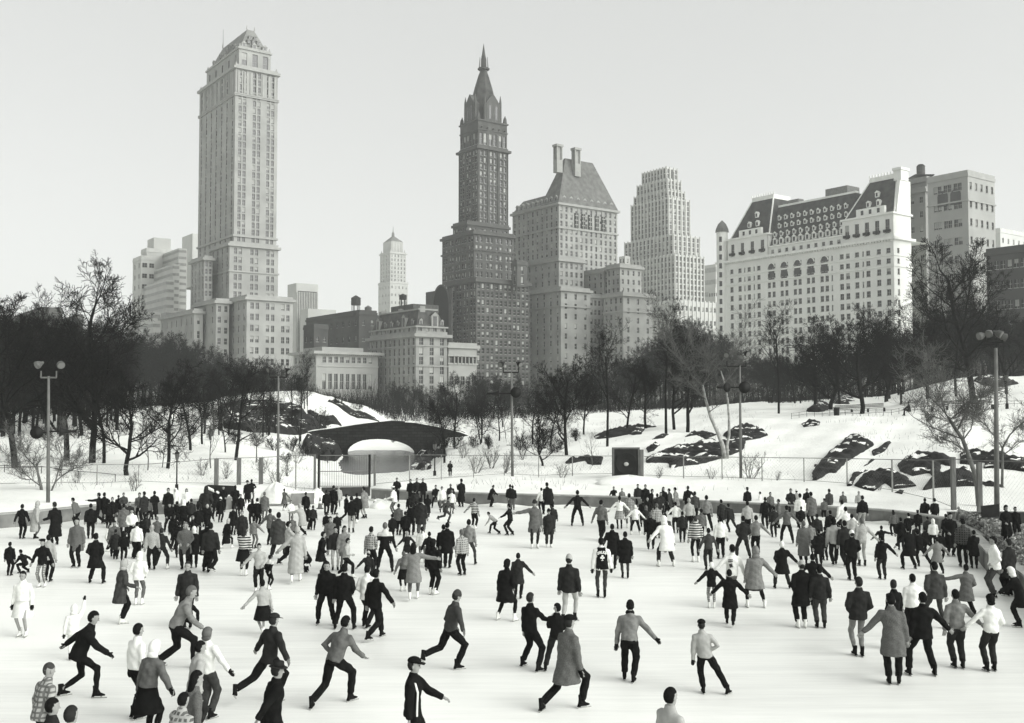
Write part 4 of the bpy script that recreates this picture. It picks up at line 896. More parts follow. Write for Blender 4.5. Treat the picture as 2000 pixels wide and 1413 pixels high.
B.block(2010, 1931, 2120, 488, None, 250, L=(6, 8, 1.2, 2.1), Rr=(6, 8, 1.2, 2.1), cornice=.4); B.done()
B = Bldg('low_dark_block', 'low dark block showing behind the treetops at the far left', 60, 330, .09, var=.2)
B.block(76, -60, 120, 608, None, 330, L=(12, 6, 1.2, 2), Rr=(6, 6, 1.2, 2), cornice=.3); B.block(150, 110, 160, 622, None, 350, L=(4, 6, 1.2, 2), Rr=(2, 6, 1.2, 2), cornice=.3); B.done()
# ---------------------------------------------------------------- bare trees
bark = mat('bark', 0.010, rough=0.95, var=0.4, scale=3)
twigm = mat('twigs', 0.010, rough=0.95, var=0.3, scale=0.6)
palebark = mat('pale_bark', 0.30, rough=0.9, var=0.4, scale=4)
greybark = mat('grey_bark', 0.11, rough=0.9, var=0.4, scale=3)
def prisms(S, n):
    """S: rows of p0(3) p1(3) r0 r1 -> prism vertices and faces"""
    S = np.asarray(S, float)
    if not len(S): return np.zeros((0, 3)), np.zeros((0, 4), int)
    p0, p1, r0, r1 = S[:, 0:3], S[:, 3:6], S[:, 6], S[:, 7]
    d = p1-p0; d /= np.maximum(np.linalg.norm(d, axis=1, keepdims=True), 1e-6)
    up = np.where(np.abs(d[:, 2:3]) < .9, np.array([[0, 0, 1.]]), np.array([[1., 0, 0]]))
    a = np.cross(d, up); a /= np.linalg.norm(a, axis=1, keepdims=True); b = np.cross(d, a)
    th = np.arange(n)*2*np.pi/n; c, s_ = np.cos(th), np.sin(th)
    off = a[:, None, :]*c[None, :, None] + b[:, None, :]*s_[None, :, None]
    V = np.concatenate([p0[:, None]+off*r0[:, None, None], p1[:, None]+off*r1[:, None, None]], 1).reshape(-1, 3)
    base = np.arange(len(S))[:, None]*2*n; j = np.arange(n)[None, :]; k = (j+1) % n
    F = np.stack([base+j, base+k, base+n+k, base+n+j], -1).reshape(-1, 4)
    return V, F
def grow_tree(seed, H=12.0, r0=.22, fork=.3, nl=(9, 6, 7, 6), spread=.9, lean=(0, 0), droop=0.0, twig=.012, straight=.25, multi=1, lens=(.55, .5, .5, .5)):
    rd = random.Random(seed); segs = []
    def rv(): return Vector((rd.gauss(0, 1), rd.gauss(0, 1), rd.gauss(0, 1)))
    def branch(p, d, L, r, lev):
        ns = (7, 6, 4, 3, 2)[lev]; st = L/ns; pts = [(p.copy(), r)]; q = p.copy(); dd = d.normalized()
        for i in range(ns):
            wob = (straight*.5, .32, .34, .38, .4)[lev]
            dd = (dd + rv()*wob*.5 + Vector((0, 0, (.0, .14, .10, .06, .03)[lev]-droop*(lev > 1)))).normalized()
            q = q + dd*st; rr = max(twig, r*(1-(i+1)/ns*(.55 if lev == 0 else .8)))
            segs.append((lev, *pts[-1][0], *q, pts[-1][1], rr)); pts.append((q.copy(), rr))
        if lev >= len(nl): return
        n = nl[lev]; f0 = fork if lev == 0 else .15
        for i in range(n):
            f = f0+(1-f0)*(i+rd.random())/n; k = min(ns-1, int(f*ns)); t = f*ns-k
            pp = pts[k][0].lerp(pts[k+1][0], t); ax = (pts[k+1][0]-pts[k][0]).normalized()
            side = rv(); side = (side - ax*side.dot(ax)).normalized()
            ang = (spread*(1.15-.5*f) if lev == 0 else rd.uniform(.45, 1.0))
            nd = ax*math.cos(ang)+side*math.sin(ang)
            ll = L*lens[lev]*(1.25-.6*f)*rd.uniform(.75, 1.2); nr_ = max(twig, pts[k][1]*rd.uniform(.42, .62))
            branch(pp, nd, ll, nr_, lev+1)
    for m_ in range(multi):
        d0 = Vector((lean[0]+(rd.uniform(-.5, .5) if multi > 1 else 0), lean[1]+(rd.uniform(-.5, .5) if multi > 1 else 0), 1))
        branch(Vector((rd.uniform(-.1, .1)*(multi > 1), rd.uniform(-.1, .1)*(multi > 1), -.3)), d0, H*(.8 if multi == 1 else .6)*rd.uniform(.85, 1.0), r0, 0)
    lo = [s_[1:] for s_ in segs if s_[0] <= 1]; mid = [s_[1:] for s_ in segs if s_[0] == 2]; hi = [s_[1:] for s_ in segs if s_[0] > 2]
    return lo, mid, hi
TREES = {}
def tree_meshes(key, tm=None, cm=None, **kw):
    if key in TREES: return TREES[key]
    lo, mid, hi = grow_tree(key if isinstance(key, int) else hash(key) % 9999, **kw)
    V, F = prisms(lo, 6); trunk = npmesh('trunk', V, F, tm or bark, True)
    V1, F1 = prisms(mid, 4); V2, F2 = prisms(hi, 3)
    crown = npmesh('crown', np.concatenate([V1, V2]), np.concatenate([F1, F2+len(V1)]), cm or twigm)
    TREES[key] = (trunk, crown); return TREES[key]
def tree(key, loc, scale=1.0, rot=None, name='bare_tree', label=None, group=None, cat='tree', sz=None):
    tr, cr_ = TREES[key]; e = empty(name, loc, random.uniform(0, 6.28) if rot is None else rot)
    e.scale = (scale, scale, scale*(sz or 1)); tag(e, label, cat, group); link('trunk', tr, e); link('crown', cr_, e); return e
for k in range(7): tree_meshes(k, H=13, r0=.22, fork=.24, spread=.95+.12*(k % 3), nl=(10, 7, 7, 6), twig=.012)
for k in (10, 11, 12): tree_meshes(k, H=13, r0=.24, fork=.2, spread=1.15, nl=(12, 8, 7, 7), twig=.013)       # broad, dense
for k in (20, 21): tree_meshes(k, H=9, r0=.26, fork=.22, spread=1.3, nl=(10, 7, 8, 6), twig=.016, lens=(.75, .55, .5, .5), straight=.6)   # low spreading
for k in (30, 31, 32): tree_meshes(k, H=3.0, r0=.035, fork=.1, spread=.7, nl=(5, 4, 3), twig=.006, multi=4, cm=greybark, tm=greybark)      # shrubs
for k in (40, 41): tree_meshes(k, tm=greybark, H=7, r0=.07, fork=.3, spread=.6, nl=(8, 5, 4), twig=.007, cm=greybark)      # saplings
tree_meshes(50, tm=bark, H=13, r0=.15, fork=.5, spread=.5, nl=(9, 6, 6, 4), twig=.011, straight=.12)   # upright
def on(px, py): return hit(px, py)
def at(px, Y):
    x = (px-CX)/FPX*Y; return Vector((x, Y, tz(x, Y)-.05))
TOPY = [(-300, 560), (30, 575), (120, 590), (180, 570), (235, 620), (300, 650), (380, 668), (460, 688), (560, 715), (640, 742), (760, 745), (860, 752), (930, 735), (1010, 740), (1080, 718), (1180, 700), (1240, 690), (1290, 640), (1340, 610), (1400, 640), (1450, 690), (1500, 690),
        (1560, 700), (1620, 690), (1680, 670), (1740, 640), (1800, 610), (1900, 590), (1960, 620), (2100, 590), (2400, 600)]
rt = random.Random(5)
cands = []
RG = [(60, 'at the left edge of the park'), (180, 'left of the terraced office block'), (330, 'before the foot of the tallest tower'), (520, 'right of the foot of the tallest tower'), (660, 'before the low club building'), (800, 'before the mansard apartment hotel'), (960, 'before the spired tower'),
      (1090, 'before the hip-roofed hotel'), (1230, 'right of the hip-roofed hotel'), (1340, 'before the stepped skyscraper'), (1480, 'before the white hotel, left part'), (1650, 'before the white hotel, right part'), (1800, 'before the grey apartment block'), (1940, 'behind the right floodlight mast')]
def REG(px): return min(RG, key=lambda q: abs(q[0]-px))[1]
for i in range(330):
    px = -90+2180*(i+rt.random())/330; Y = rt.choice([rt.uniform(215, 330), rt.uniform(205, 260)])
    if px < 230: Y = rt.uniform(135, 260)
    if px > 1500: Y = rt.uniform(150, 270)
    ty = float(np.interp(px, [a for a, _ in TOPY], [b for _, b in TOPY])) + (42 if px < 240 else 0) + abs(rt.gauss(0, 16)) + rt.choice([0, 0, 6, 22])
    cands.append((px, Y, ty))
for i in range(26):
    px = -90+330*i/26+rt.uniform(-8, 8); cands.append((px, rt.uniform(105, 150), float(np.interp(px, [a for a, _ in TOPY], [b for _, b in TOPY]))+rt.uniform(35, 120)))
cands.sort(key=lambda c: c[1]); NB = 0
for px, Y, ty in cands:
    b_ = at(px, Y); Ht = P(px, ty, Y).z-b_.z
    if Ht < 6: continue
    NB += 1
    if NB > 298 : break
    k = rt.choice([0, 1, 2, 3, 4, 5, 6, 10, 11, 12]); sc_ = Ht/12.0
    tree(k, b_, min(sc_, 1.7), label='bare tree of the dense dark wood %s' % REG(px), group='bare trees of the wood '+REG(px), sz=max(1, sc_/1.7))
# undergrowth at the feet of the wood reads as one mass
V, F = [], []
S = []
for i in range(30000):
    px = rt.uniform(-300, 2400); Y = rt.uniform(200, 300); 
    if px > 1500 or px < 250: Y = rt.uniform(170, 300)
    x = (px-CX)/FPX*Y; z = 5.2 if Y > 240 else None
    S.append((x, Y, px))
SX = np.array(S); zz_ = terrain(SX[:, 0], SX[:, 1]); h = np.random.uniform(.8, 4.2, len(SX))*(1+.8*np.sin(SX[:, 0]*.11+1)*np.sin(SX[:, 0]*.031+SX[:, 1]*.05)+.5*np.sin(SX[:, 0]*.37)); dx = np.random.normal(0, .5, (len(SX), 2))
seg_ = np.concatenate([SX[:, :2], zz_[:, None]-.1, SX[:, :2]+dx*h[:, None]*.5, (zz_+h)[:, None], np.full((len(SX), 1), .04), np.full((len(SX), 1), .008)], 1)
V, F = prisms(seg_, 3); tag(link('undergrowth', npmesh('undergrowth', V, F, twigm)), 'thin brush and saplings filling the floor of the dark wood', 'undergrowth', kind='stuff')
# trees told apart one by one : key, photo column/row of the foot, photo row of the top, label
SPEC = [
 (10, 30, 915, 575, 'big double-trunked tree leaning right at the far left edge'),
 (3, 131, 900, 600, 'thick straight trunk just right of the left floodlight mast'),
 (12, 180, 905, 556, 'tallest tree of the left grove with a spray of twigs on its crown'),
 (1, 203, 905, 700, 'thin leaning tree between the left grove and the park path'),
 (20, 248, 930, 770, 'low forked tree standing nearest the left fence'),
 (41, 288, 920, 800, 'slender S-curved sapling on the left snow slope'),
 (2, 327, 915, 690, 'straight dark trunk just behind the left lamp post'),
 (40, 316, 914, 820, 'short sapling bending away left of the left lamp post'),
 (4, 372, 880, 720, 'tree on the bank halfway between the lamp post and the tall gate posts'),
 (5, 460, 900, 700, 'tree behind the tall gate posts left of the second floodlight mast'),
 (40, 500, 905, 790, 'pale-grey sapling left of the second floodlight mast'),
 (41, 412, 915, 800, 'crooked sapling by the first tall gate post'),
 (6, 868, 905, 770, 'forked tree at the right foot of the stone bridge'),
 (1, 888, 875, 740, 'thin tree on the snow bank just right of the stone bridge'),
 (21, 1060, 910, 830, 'low multi-stemmed tree right of the horn speaker mast'),
 (11, 1107, 890, 712, 'dark spreading tree with crooked limbs between the horn mast and the speaker box'),
 (50, 1186, 873, 640, 'slim upright tree left of the speaker box'),
 (50, 1301, 847, 590, 'tall straight dark trunk behind the speaker box'),
 (0, 1317, 840, 660, 'twin-stemmed tree just right of the tall straight trunk'),
 (0, 1343, 845, 640, 'tree behind the rock left of the pale leaning trunks'),
 (50, 1521, 808, 602, 'tall tree with bare fan crown before the white hotel windows'),
 (40, 1158, 912, 840, 'thin curved sapling beside the flat rock'),
 (20, 1683, 808, 650, 'gnarled low tree with a thick trunk beside the long bench'),
 (5, 1737, 780, 590, 'tall tree between the bench and the seated figure'),
 (21, 1731, 785, 660, 'dense low tree behind the bench end'),
 (3, 1760, 790, 640, 'thin tree just left of the seated figure'),
 (11, 1812, 780, 600, 'spreading tree behind the right park railing'),
 (10, 1901, 790, 470, 'largest tree of the right hillside with limbs reaching the sky'),
 (2, 1868, 775, 620, 'leaning tree left of the largest hillside tree'),
 (4, 1966, 770, 600, 'tree at the right edge behind the park lamp'),
 (21, 1622, 800, 660, 'dark low tree left of the bench'),
 (12, 1592, 800, 640, 'dense tree above the small oval rock'),
 (4, 1640, 790, 640, 'bushy dark tree rising behind the left end of the bench')]
SPEC += [
 (2, 432, 842, 715, 'slim tree at the left foot of the rock mound'), (5, 478, 836, 722, 'bare tree growing before the left ledge of the mound'), (40, 556, 800, 745, 'thin sapling standing on the snowy mound crest'),
 (41, 600, 803, 750, 'crooked sapling on the right shoulder of the mound'), (3, 524, 852, 770, 'small dark tree between the mound and the second floodlight mast'), (6, 585, 868, 790, 'dark tree crowding the left end of the bridge'),
 (1, 622, 862, 800, 'dark low tree leaning over the left bridge parapet'), (4, 440, 884, 790, 'pale-twigged tree behind the second tall gate post'), (0, 395, 868, 740, 'tree on the slope left of the rock mound'),
 (3, 940, 866, 770, 'tree behind the bush left of the horn mast'), (5, 975, 862, 775, 'dark tree just left of the horn mast pole'), (2, 1040, 868, 760, 'dark tree right of the horn mast pole'), (1, 1075, 872, 770, 'slim dark tree left of the crooked-limbed one'),
 (12, 850, 862, 790, 'dark tree thicket over the right end of the bridge'), (6, 1140, 850, 730, 'tree between the crooked-limbed one and the slim upright one'), (4, 1225, 842, 700, 'tree on the rock ridge above the speaker box'), (2, 1262, 838, 690, 'dark tree left of the tall straight trunk')]
for k, px, py, ty, lb in SPEC:
    b_ = on(px, py); Ht = P(px, ty, b_.y).z-b_.z; s_ = {2: 8.0, 3: 2.6, 4: 6.0, 5: 12.5}.get(k//10, 12.0)
    tree(k, b_-Vector((0, 0, .05)), Ht/s_, label=lb)
# the hero trees drawn with their own limbs
def drawn(name, px, py, pts, label, m=palebark, forks=()):
    """trunk following photo points at the distance of its foot, then real branches"""
    b_ = on(px, py); e = empty(name, b_); tag(e, label, 'tree'); Y = b_.y
    W = [P(x, y, Y+dy)-b_ for x, y, r, dy in pts]; mb = MB(); mb.tube(W, [r for *_, r, _ in [(p[0], p[1], p[2], p[3]) for p in pts]], 8); mb.build('trunk', m, e, smooth=True)
    segs = []
    rd = random.Random(int(px))
    def br_(p, d, L, r, lev):
        q = p.copy(); dd = d.normalized(); pr = r
        for i in range(4):
            dd = (dd+Vector((rd.gauss(0, .2), rd.gauss(0, .2), rd.gauss(.08, .15)))).normalized(); n_ = q+dd*L/4; rr = max(.006, r*(1-(i+1)/5)); segs.append((*q, *n_, pr, rr)); 
            if lev < 3:
                for _ in range(2 if lev < 2 else 3): br_(q.lerp(n_, rd.random()), (dd+Vector((rd.gauss(0, .8), rd.gauss(0, .8), rd.gauss(.1, .6)))), L*.5, pr*.5, lev+1)
            q = n_; pr = rr
    for i, (fx, fy, L, dx) in enumerate(forks):
        p_ = P(fx, fy, Y)-b_; br_(p_, Vector((dx, rd.uniform(-.5, .5), .7)), L, .045, 0)
    V, F = prisms(segs, 3); link('crown', npmesh('crown', V, F, greybark if m is palebark else m), e)
drawn('pale_tree', 1416, 897, [(1416, 899, .2, 0), (1412, 872, .17, 0), (1403, 848, .14, 0), (1388, 815, .12, .3), (1378, 780, .1, .5), (1372, 752, .08, .6)], 'pale leaning trunk rising left from the largest rock slab', palebark, [(1372, 752, 5, .6), (1373, 756, 5, -.9), (1378, 780, 3, -.6), (1385, 805, 2.4, .8)])
drawn('pale_tree', 1420, 897, [(1420, 899, .15, 0), (1420, 870, .12, 0), (1424, 850, .11, 0), (1424, 815, .09, -.2), (1421, 780, .08, -.3), (1415, 748, .06, -.4), (1408, 725, .04, -.4)], 'upright pale trunk beside the leaning one on the largest rock slab', palebark, [(1408, 726, 3.4, -.6), (1421, 780, 2.2, .6), (1415, 748, 3, .6)])
drawn('leaning_tree', 1912, 990, [(1912, 992, .14, 0), (1909, 950, .14, 0), (1902, 920, .12, 0), (1890, 885, .11, 0), (1880, 858, .1, 0), (1862, 832, .08, 0), (1852, 815, .06, 0)], 'pale leaning tree behind the right fence with thin snowy branches', greybark, [(1852, 816, 3.2, -.8), (1862, 832, 3, -.9), (1880, 858, 3.4, -1.1), (1882, 858, 2.4, .6), (1870, 842, 2.6, .7), (1856, 820, 2.6, .6), (1890, 885, 2, -.9)])
drawn('leaning_tree', 1957, 955, [(1957, 957, .08, 0), (1958, 915, .07, 0), (1958, 875, .06, 0), (1972, 850, .045, 0)], 'thin tree just right of the right floodlight mast', greybark, [(1958, 875, 3, -.5), (1972, 850, 3, .9), (1958, 890, 2.4, .8)])
drawn('small_tree', 92, 960, [(84, 1003, .10, 0), (83, 975, .10, 0), (80, 950, .09, 0), (74, 925, .07, 0), (72, 905, .05, 0)], 'small pale stump-like tree at the foot of the left floodlight mast', greybark, [(80, 950, 2.5, -.5), (74, 925, 2.2, -.4)])
drawn('small_tree', 104, 960, [(98, 990, .06, 0), (100, 960, .06, 0), (108, 942, .05, 0), (114, 920, .04, 0)], 'dark forked sapling right of the left floodlight mast', greybark, [(108, 942, 2, .5), (114, 920, 2.4, .3)])
SHR = [(930, 925, 868, 'bush with fine stems left of the horn speaker mast'), (985, 925, 865, 'bush just left of the horn speaker mast foot'), (960, 915, 850, 'wide grey bush on the slope behind the horn mast'), (1098, 934, 890, 'thin shrub left of the speaker box on the snow'), (1283, 937, 902, 'thin shrub just right of the speaker box'),
       (1389, 936, 905, 'fan-shaped shrub behind the right fence rail'), (1466, 935, 862, 'two-stemmed shrub right of the second horn mast'), (1515, 940, 912, 'dense rounded shrub among the fence posts'), (1718, 958, 940, 'tiny shrub on the snow below the broad low rock'), (540, 950, 900, 'dark bush at the foot of the second floodlight mast'),
       (560, 930, 880, 'evergreen-dark bush left of the gate'), (512, 925, 880, 'bush beside the tall gate posts'), (580, 905, 860, 'bush on the bank at the left end of the bridge'), (440, 935, 890, 'thin bush between the first and second tall gate posts'), (262, 960, 905, 'fine shrub on the left snow slope'), (395, 930, 880, 'shrub left of the first tall gate post'),
       (845, 900, 872, 'bush at the right end of the stone bridge'), (905, 895, 850, 'bush on the bank right of the bridge'), (1020, 900, 855, 'bush right of the horn speaker mast'), (40, 880, 830, 'bush at the left edge under the grove'), (150, 945, 905, 'low brush along the left path'), (345, 880, 830, 'brush above the left lamp post'), (620, 875, 840, 'dark brush on the left shoulder of the bridge'), (640, 905, 885, 'dark brush at the left pond edge')]
tree_meshes(35, H=3.0, r0=.04, fork=.1, spread=.8, nl=(6, 6, 5), twig=.009, multi=5); tree_meshes(36, H=3.0, r0=.04, fork=.1, spread=.9, nl=(6, 6, 5), twig=.009, multi=5)
BR = [(570, 882, 846), (596, 892, 858), (622, 896, 862), (642, 898, 872), (825, 890, 862), (845, 888, 852), (866, 884, 846), (890, 878, 842), (560, 905, 878), (925, 876, 845), (955, 878, 842), (1015, 880, 842), (1052, 884, 850), (1085, 884, 846), (1125, 862, 830), (460, 868, 836), (500, 872, 840), (535, 880, 848), (410, 860, 828), (370, 852, 822), (330, 850, 820), (290, 848, 818), (250, 850, 815), (90, 862, 825), (150, 858, 822), (700, 800, 776), (660, 792, 770)]
BL = ['dark bush under the left end of the bridge parapet', 'dark bush left of the bridge arch, on the abutment', 'dark bush close beside the left spring of the arch', 'dark bush at the water edge under the arch', 'dark bush at the right spring of the arch', 'dark bush on the right abutment of the bridge', 'dark bush by the right end of the parapet', 'dark bush just past the right end of the bridge', 'low dark bush left of the gate posts', 'dark bush first in the row right of the bridge', 'dark bush second in the row right of the bridge',
 'dark bush right behind the horn speaker mast', 'dark bush second right of the horn speaker mast', 'dark bush at the foot of the crooked-limbed tree', 'dark bush on the left tip of the rock ridge', 'dark bush below the left ledge of the mound', 'dark bush below the middle of the mound ledge', 'dark bush below the right of the mound ledge', 'dark bush between the mound and the left wood', 'dark bush high above the first timber post', 'dark bush high above the left lamp post',
 'dark bush at the wood edge left of the lamp post', 'dark bush at the wood edge above the fence sapling', 'dark bush just left of the left floodlight mast', 'dark bush just right of the left floodlight mast', 'bush on the right slope of the mound crest', 'bush high on the mound crest above the bridge']
for i, (px, py, ty) in enumerate(BR):
    b_ = on(px, py); Ht = P(px, ty, b_.y).z-b_.z; tree(35+i % 2, b_-Vector((0, 0, .03)), max(.3, Ht/2.2), name='thicket_bush', label=BL[i], group='thicket bushes on the snowy banks', cat='bush')
for i, (px, py, ty, lb) in enumerate(SHR):
    b_ = on(px, py); Ht = P(px, ty, b_.y).z-b_.z; o = tree(30+i % 3, b_-Vector((0, 0, .03)), max(.3, Ht/2.4), name='shrub', label=lb, cat='shrub')

rs_ = random.Random(77)
for i in range(34):     # slender saplings crowding the slope before the mound and the bridge ends
    px = rs_.choice([rs_.uniform(380, 640), rs_.uniform(380, 560), rs_.uniform(850, 1080)]); Y = rs_.uniform(118, 185); x = (px-CX)/FPX*Y; z = tz(x, Y)
    if z < -1.2: continue
    lf = px < 700
    tree(rs_.choice([40, 41, 2, 5, 50]), Vector((x, Y, z-.1)), rs_.uniform(.35, .75) if True else 1, label='slender bare sapling in the thicket ' + ('before the rock mound' if lf else 'between the bridge and the crooked dark tree'), group='saplings of the thicket ' + ('before the rock mound' if lf else 'right of the bridge'), name='sapling')
for i, (px, Y, lb) in enumerate([(690, 176, 'dark bush on the far pond bank, left in the bridge arch'), (738, 180, 'dark bush on the far pond bank, centred in the bridge arch'), (768, 176, 'dark bush on the far pond bank, right in the bridge arch'), (795, 172, 'dark bush at the far pond edge by the right spring of the arch')]):
    x = (px-CX)/FPX*Y; tree(35+i % 2, Vector((x, Y, tz(x, Y)-.05)), .42+.1*(i % 2), name='thicket_bush', label=lb, group='thicket bushes on the snowy banks', cat='bush')
# dead weeds poking through the snow of the banks
wr = np.random.RandomState(9); n_ = 9000; px_ = wr.uniform(-100, 2100, n_); Y_w = wr.uniform(60, 150, n_); xw = (px_-CX)/FPX*Y_w
keep = (np.sin(xw*.35+Y_w*.22)*np.sin(Y_w*.31-xw*.12+1) > .25) & ((px_ < 640) | (px_ > 870)); xw, yw = xw[keep], Y_w[keep]; zw = terrain(xw, yw); hw_ = wr.uniform(.06, .4, len(xw)); dw = wr.normal(0, .35, (len(xw), 2))*hw_[:, None]
sg_ = np.stack([xw, yw, zw-.05, xw+dw[:, 0], yw+dw[:, 1], zw+hw_, np.full(len(xw), .012), np.full(len(xw), .004)], 1)
V, F = prisms(sg_, 3); tag(link('dead_grass', npmesh('dead_grass', V, F, greybark)), 'dead grass stalks showing through the snow on the banks', 'grass', kind='stuff')
# ---------------------------------------------------------------- masts, fence, gate and the like
polem = mat('pole_metal', .13, rough=.7, var=.25, scale=2); lampm = mat('lamp_enamel', .09, rough=.4, var=.3, scale=3); ironm = mat('black_iron', .015, rough=.5, var=.3)
woodm = mat('weathered_wood', .13, rough=.9, var=.3, scale=4, stretch=(4, 4, .4)); refl = mat('lamp_glass', .13, rough=.2, var=.1)
def mast(px, base, top, label, arm=None, lamps=(), horns=(), Y=None, r=.10):
    b_ = hit(px, base, 40) if Y is None else P(px, base, Y); Y = b_.y; e = empty('floodlight_mast', b_); tag(e, label, 'floodlight')
    t_ = P(px-(2 if px > 900 else -1), top, Y)-b_; m = MB(); m.tube([(0, 0, -.3), (t_.x*.5, 0, t_.z*.5), t_], [r, r*.85, r*.6], 10); m.build('pole', polem, e, smooth=True)
    if arm:
        x0, x1, ya = arm; m = MB(); m.tube([P(x0, ya, Y)-b_, P(x1, ya, Y)-b_], .05, 6)
        for x in (x0, x1): q = P(x, ya, Y)-b_; m.tube([q, q+Vector((0, 0, .35))], .04, 6)
        m.build('crossarm', ironm if top > 600 and px not in (1943, 94) else polem, e)
    for (lx, ly, yaw, tilt, g) in lamps:
        q = P(lx, ly, Y)-b_; m = MB(); rr = .20 if px != 1947 else .17
        # drum reflector with a glass front and a rear housing
        m.tube([(0, -.16, 0), (0, -.12, 0), (0, .02, 0), (0, .14, 0), (0, .26, 0)], [rr, rr*1.02, rr*.9, rr*.5, rr*.3], 14)
        lo = m.build('floodlight_head', lampm if g else ironm, e, q, smooth=False); lo.rotation_euler = (R(tilt), 0, R(yaw))
        m = MB(); m.tube([(0, -.175, 0), (0, -.161, 0)], [rr*.86, rr*.86], 14); m.build('lamp_glass', refl, lo)
    for (hx, hy, yaw, rr) in horns:
        q = P(hx, hy, Y)-b_; m = MB(); m.tube([(0, -.32, 0), (0, -.28, 0), (0, -.1, 0), (0, .18, 0), (0, .45, 0), (0, .5, 0)], [rr, rr*.93, rr*.55, rr*.25, .07, .1], 18)
        ho = m.build('horn', ironm, e, q, smooth=True); ho.rotation_euler = (0, 0, R(yaw))
        m = MB(); m.tube([Vector((0, 0, 0)), (t_*((q.z)/t_.z))-q], .05, 6); m.build('horn_bracket', ironm, e, q)
mast(94, 983, 735, 'left floodlight mast with two pale lamp heads and black horns', arm=(80, 110, 738), lamps=[(76, 712, -40, 25, 1), (118, 712, 40, 25, 1)], horns=[(75, 845, 10, .33), (129, 843, -60, .28)])
mast(543, 942, 735, 'second floodlight mast with dark lamp heads, behind the wall end', arm=(527, 560, 737), lamps=[(527, 722, -50, 20, 0), (562, 724, 60, 35, 0)])
mast(1001, 931, 728, 'floodlight mast with a black horn pair, centre of the far slope', arm=(983, 1013, 728), lamps=[(980, 711, -45, 25, 0), (1014, 711, 45, 25, 0)], horns=[(1008, 767, -5, .36), (966, 769, 75, .26)])
mast(1447, 935, 715, 'floodlight mast with a level pair of black horns, right of the rock', arm=(1420, 1457, 716), lamps=[(1420, 693, -30, 20, 0), (1458, 691, 30, 20, 0)], horns=[(1453, 757, -5, .39), (1413, 757, 35, .33)])
mast(1947, 1000, 680, 'right floodlight mast with a crown of snowy lamp heads', arm=(1925, 1958, 668), lamps=[(1917, 656, -80, 15, 1), (1932, 651, -40, 25, 1), (1950, 652, 40, 25, 1), (1958, 658, 80, 15, 1)], Y=46, r=.12)
def lamp_post(px, base, top, label):
    b_ = hit(px, base, 45); e = empty('lamp_post', b_); tag(e, label, 'lamp post'); H = P(px, top, b_.y).z-b_.z; k = H/3.6
    m = MB(); m.tube([(0, 0, -.2), (0, 0, .5*k), (0, 0, .55*k), (0, 0, 2.7*k)], [.17*k, .15*k, .07*k, .05*k], 8); m.build('post', ironm, e)
    m = MB(); m.tube([(0, 0, 2.7*k), (0, 0, 2.9*k), (0, 0, 3.25*k), (0, 0, 3.35*k)], [.08*k, .17*k, .2*k, .12*k], 8); l_ = m.build('lantern', mat('lantern_glass', .08, rough=.3), e)
    m = MB(); m.tube([(0, 0, 3.3*k), (0, 0, 3.36*k), (0, 0, 3.5*k), (0, 0, 3.62*k)], [.24*k, .22*k, .1*k, .02*k], 8); m.build('cap', ironm, e)
    m = MB(); m.tube([(-.25*k, 0, 2.6*k), (.25*k, 0, 2.6*k)], .025*k, 5); m.build('ladder_bar', ironm, e)
lamp_post(345, 958, 880, 'black lamp post in the middle of the left snow slope'); lamp_post(849, 930, 862, 'black lamp post on the bank right of the pond gate'); lamp_post(1967, 800, 727, 'black lamp post by the upper path at the far right')
m = None
# fence
FYX = [(-200, 60), (30, 62), (420, 67), (618, 69), (730, 69), (1000, 70), (1300, 68), (1570, 64), (1742, 58), (1861, 50), (1943, 46), (2200, 40)]
def fy(px): return float(np.interp(px, [a for a, _ in FYX], [b for _, b in FYX]))
def fp(px, py): return P(px, py, fy(px))
fe = empty('chain_link_fence', fp(1000, 930)); tag(fe, 'chain-link fence on thin posts running along the far bank of the rink', 'fence'); o0 = fe.location
fence_m = mat('galvanised_post', .24, rough=.6, var=.2, scale=3); raild = mat('fence_rail', .16, rough=.6)
POSTS = [(-60, 915, .035), (120, 912, .03), (190, 908, .035), (271, 908, .03), (345, 903, .03), (578, 890, .05), (800, 889, .035), (862, 889, .03), (925, 890, .03), (985, 890, .03), (1052, 890, .03), (1118, 891, .035), (1335, 893, .04), (1410, 893, .035), (1488, 894, .035), (1570, 895, .035), (1654, 896, .04), (1742, 898, .05), (1822, 899, .05), (2010, 902, .05)]
tops = []
for px, pt, r in POSTS:
    t_ = fp(px, pt); g_ = tz(t_.x, t_.y); m = MB(); m.tube([(t_.x-o0.x, t_.y-o0.y, g_-.2-o0.z), t_-o0], r, 6); m.build('post', fence_m, fe)
for px, pt in ((423, 896), (467, 895), (510, 894), (1861, 893), (1912, 903)):
    t_ = fp(px, pt); g_ = tz(t_.x, t_.y); m = MB(); w = .12 if px < 1000 else .10; m.box(t_.x-w-o0.x, t_.x+w-o0.x, t_.y-w-o0.y, t_.y+w-o0.y, g_-.3-o0.z, t_.z-o0.z); m.build('timber_post', woodm, fe)
allp = sorted([(a, b) for a, b, _ in POSTS]+[(423, 896), (467, 895), (510, 894), (613, 889), (733, 889), (1197, 891), (1258, 892), (1861, 897), (1912, 900)])
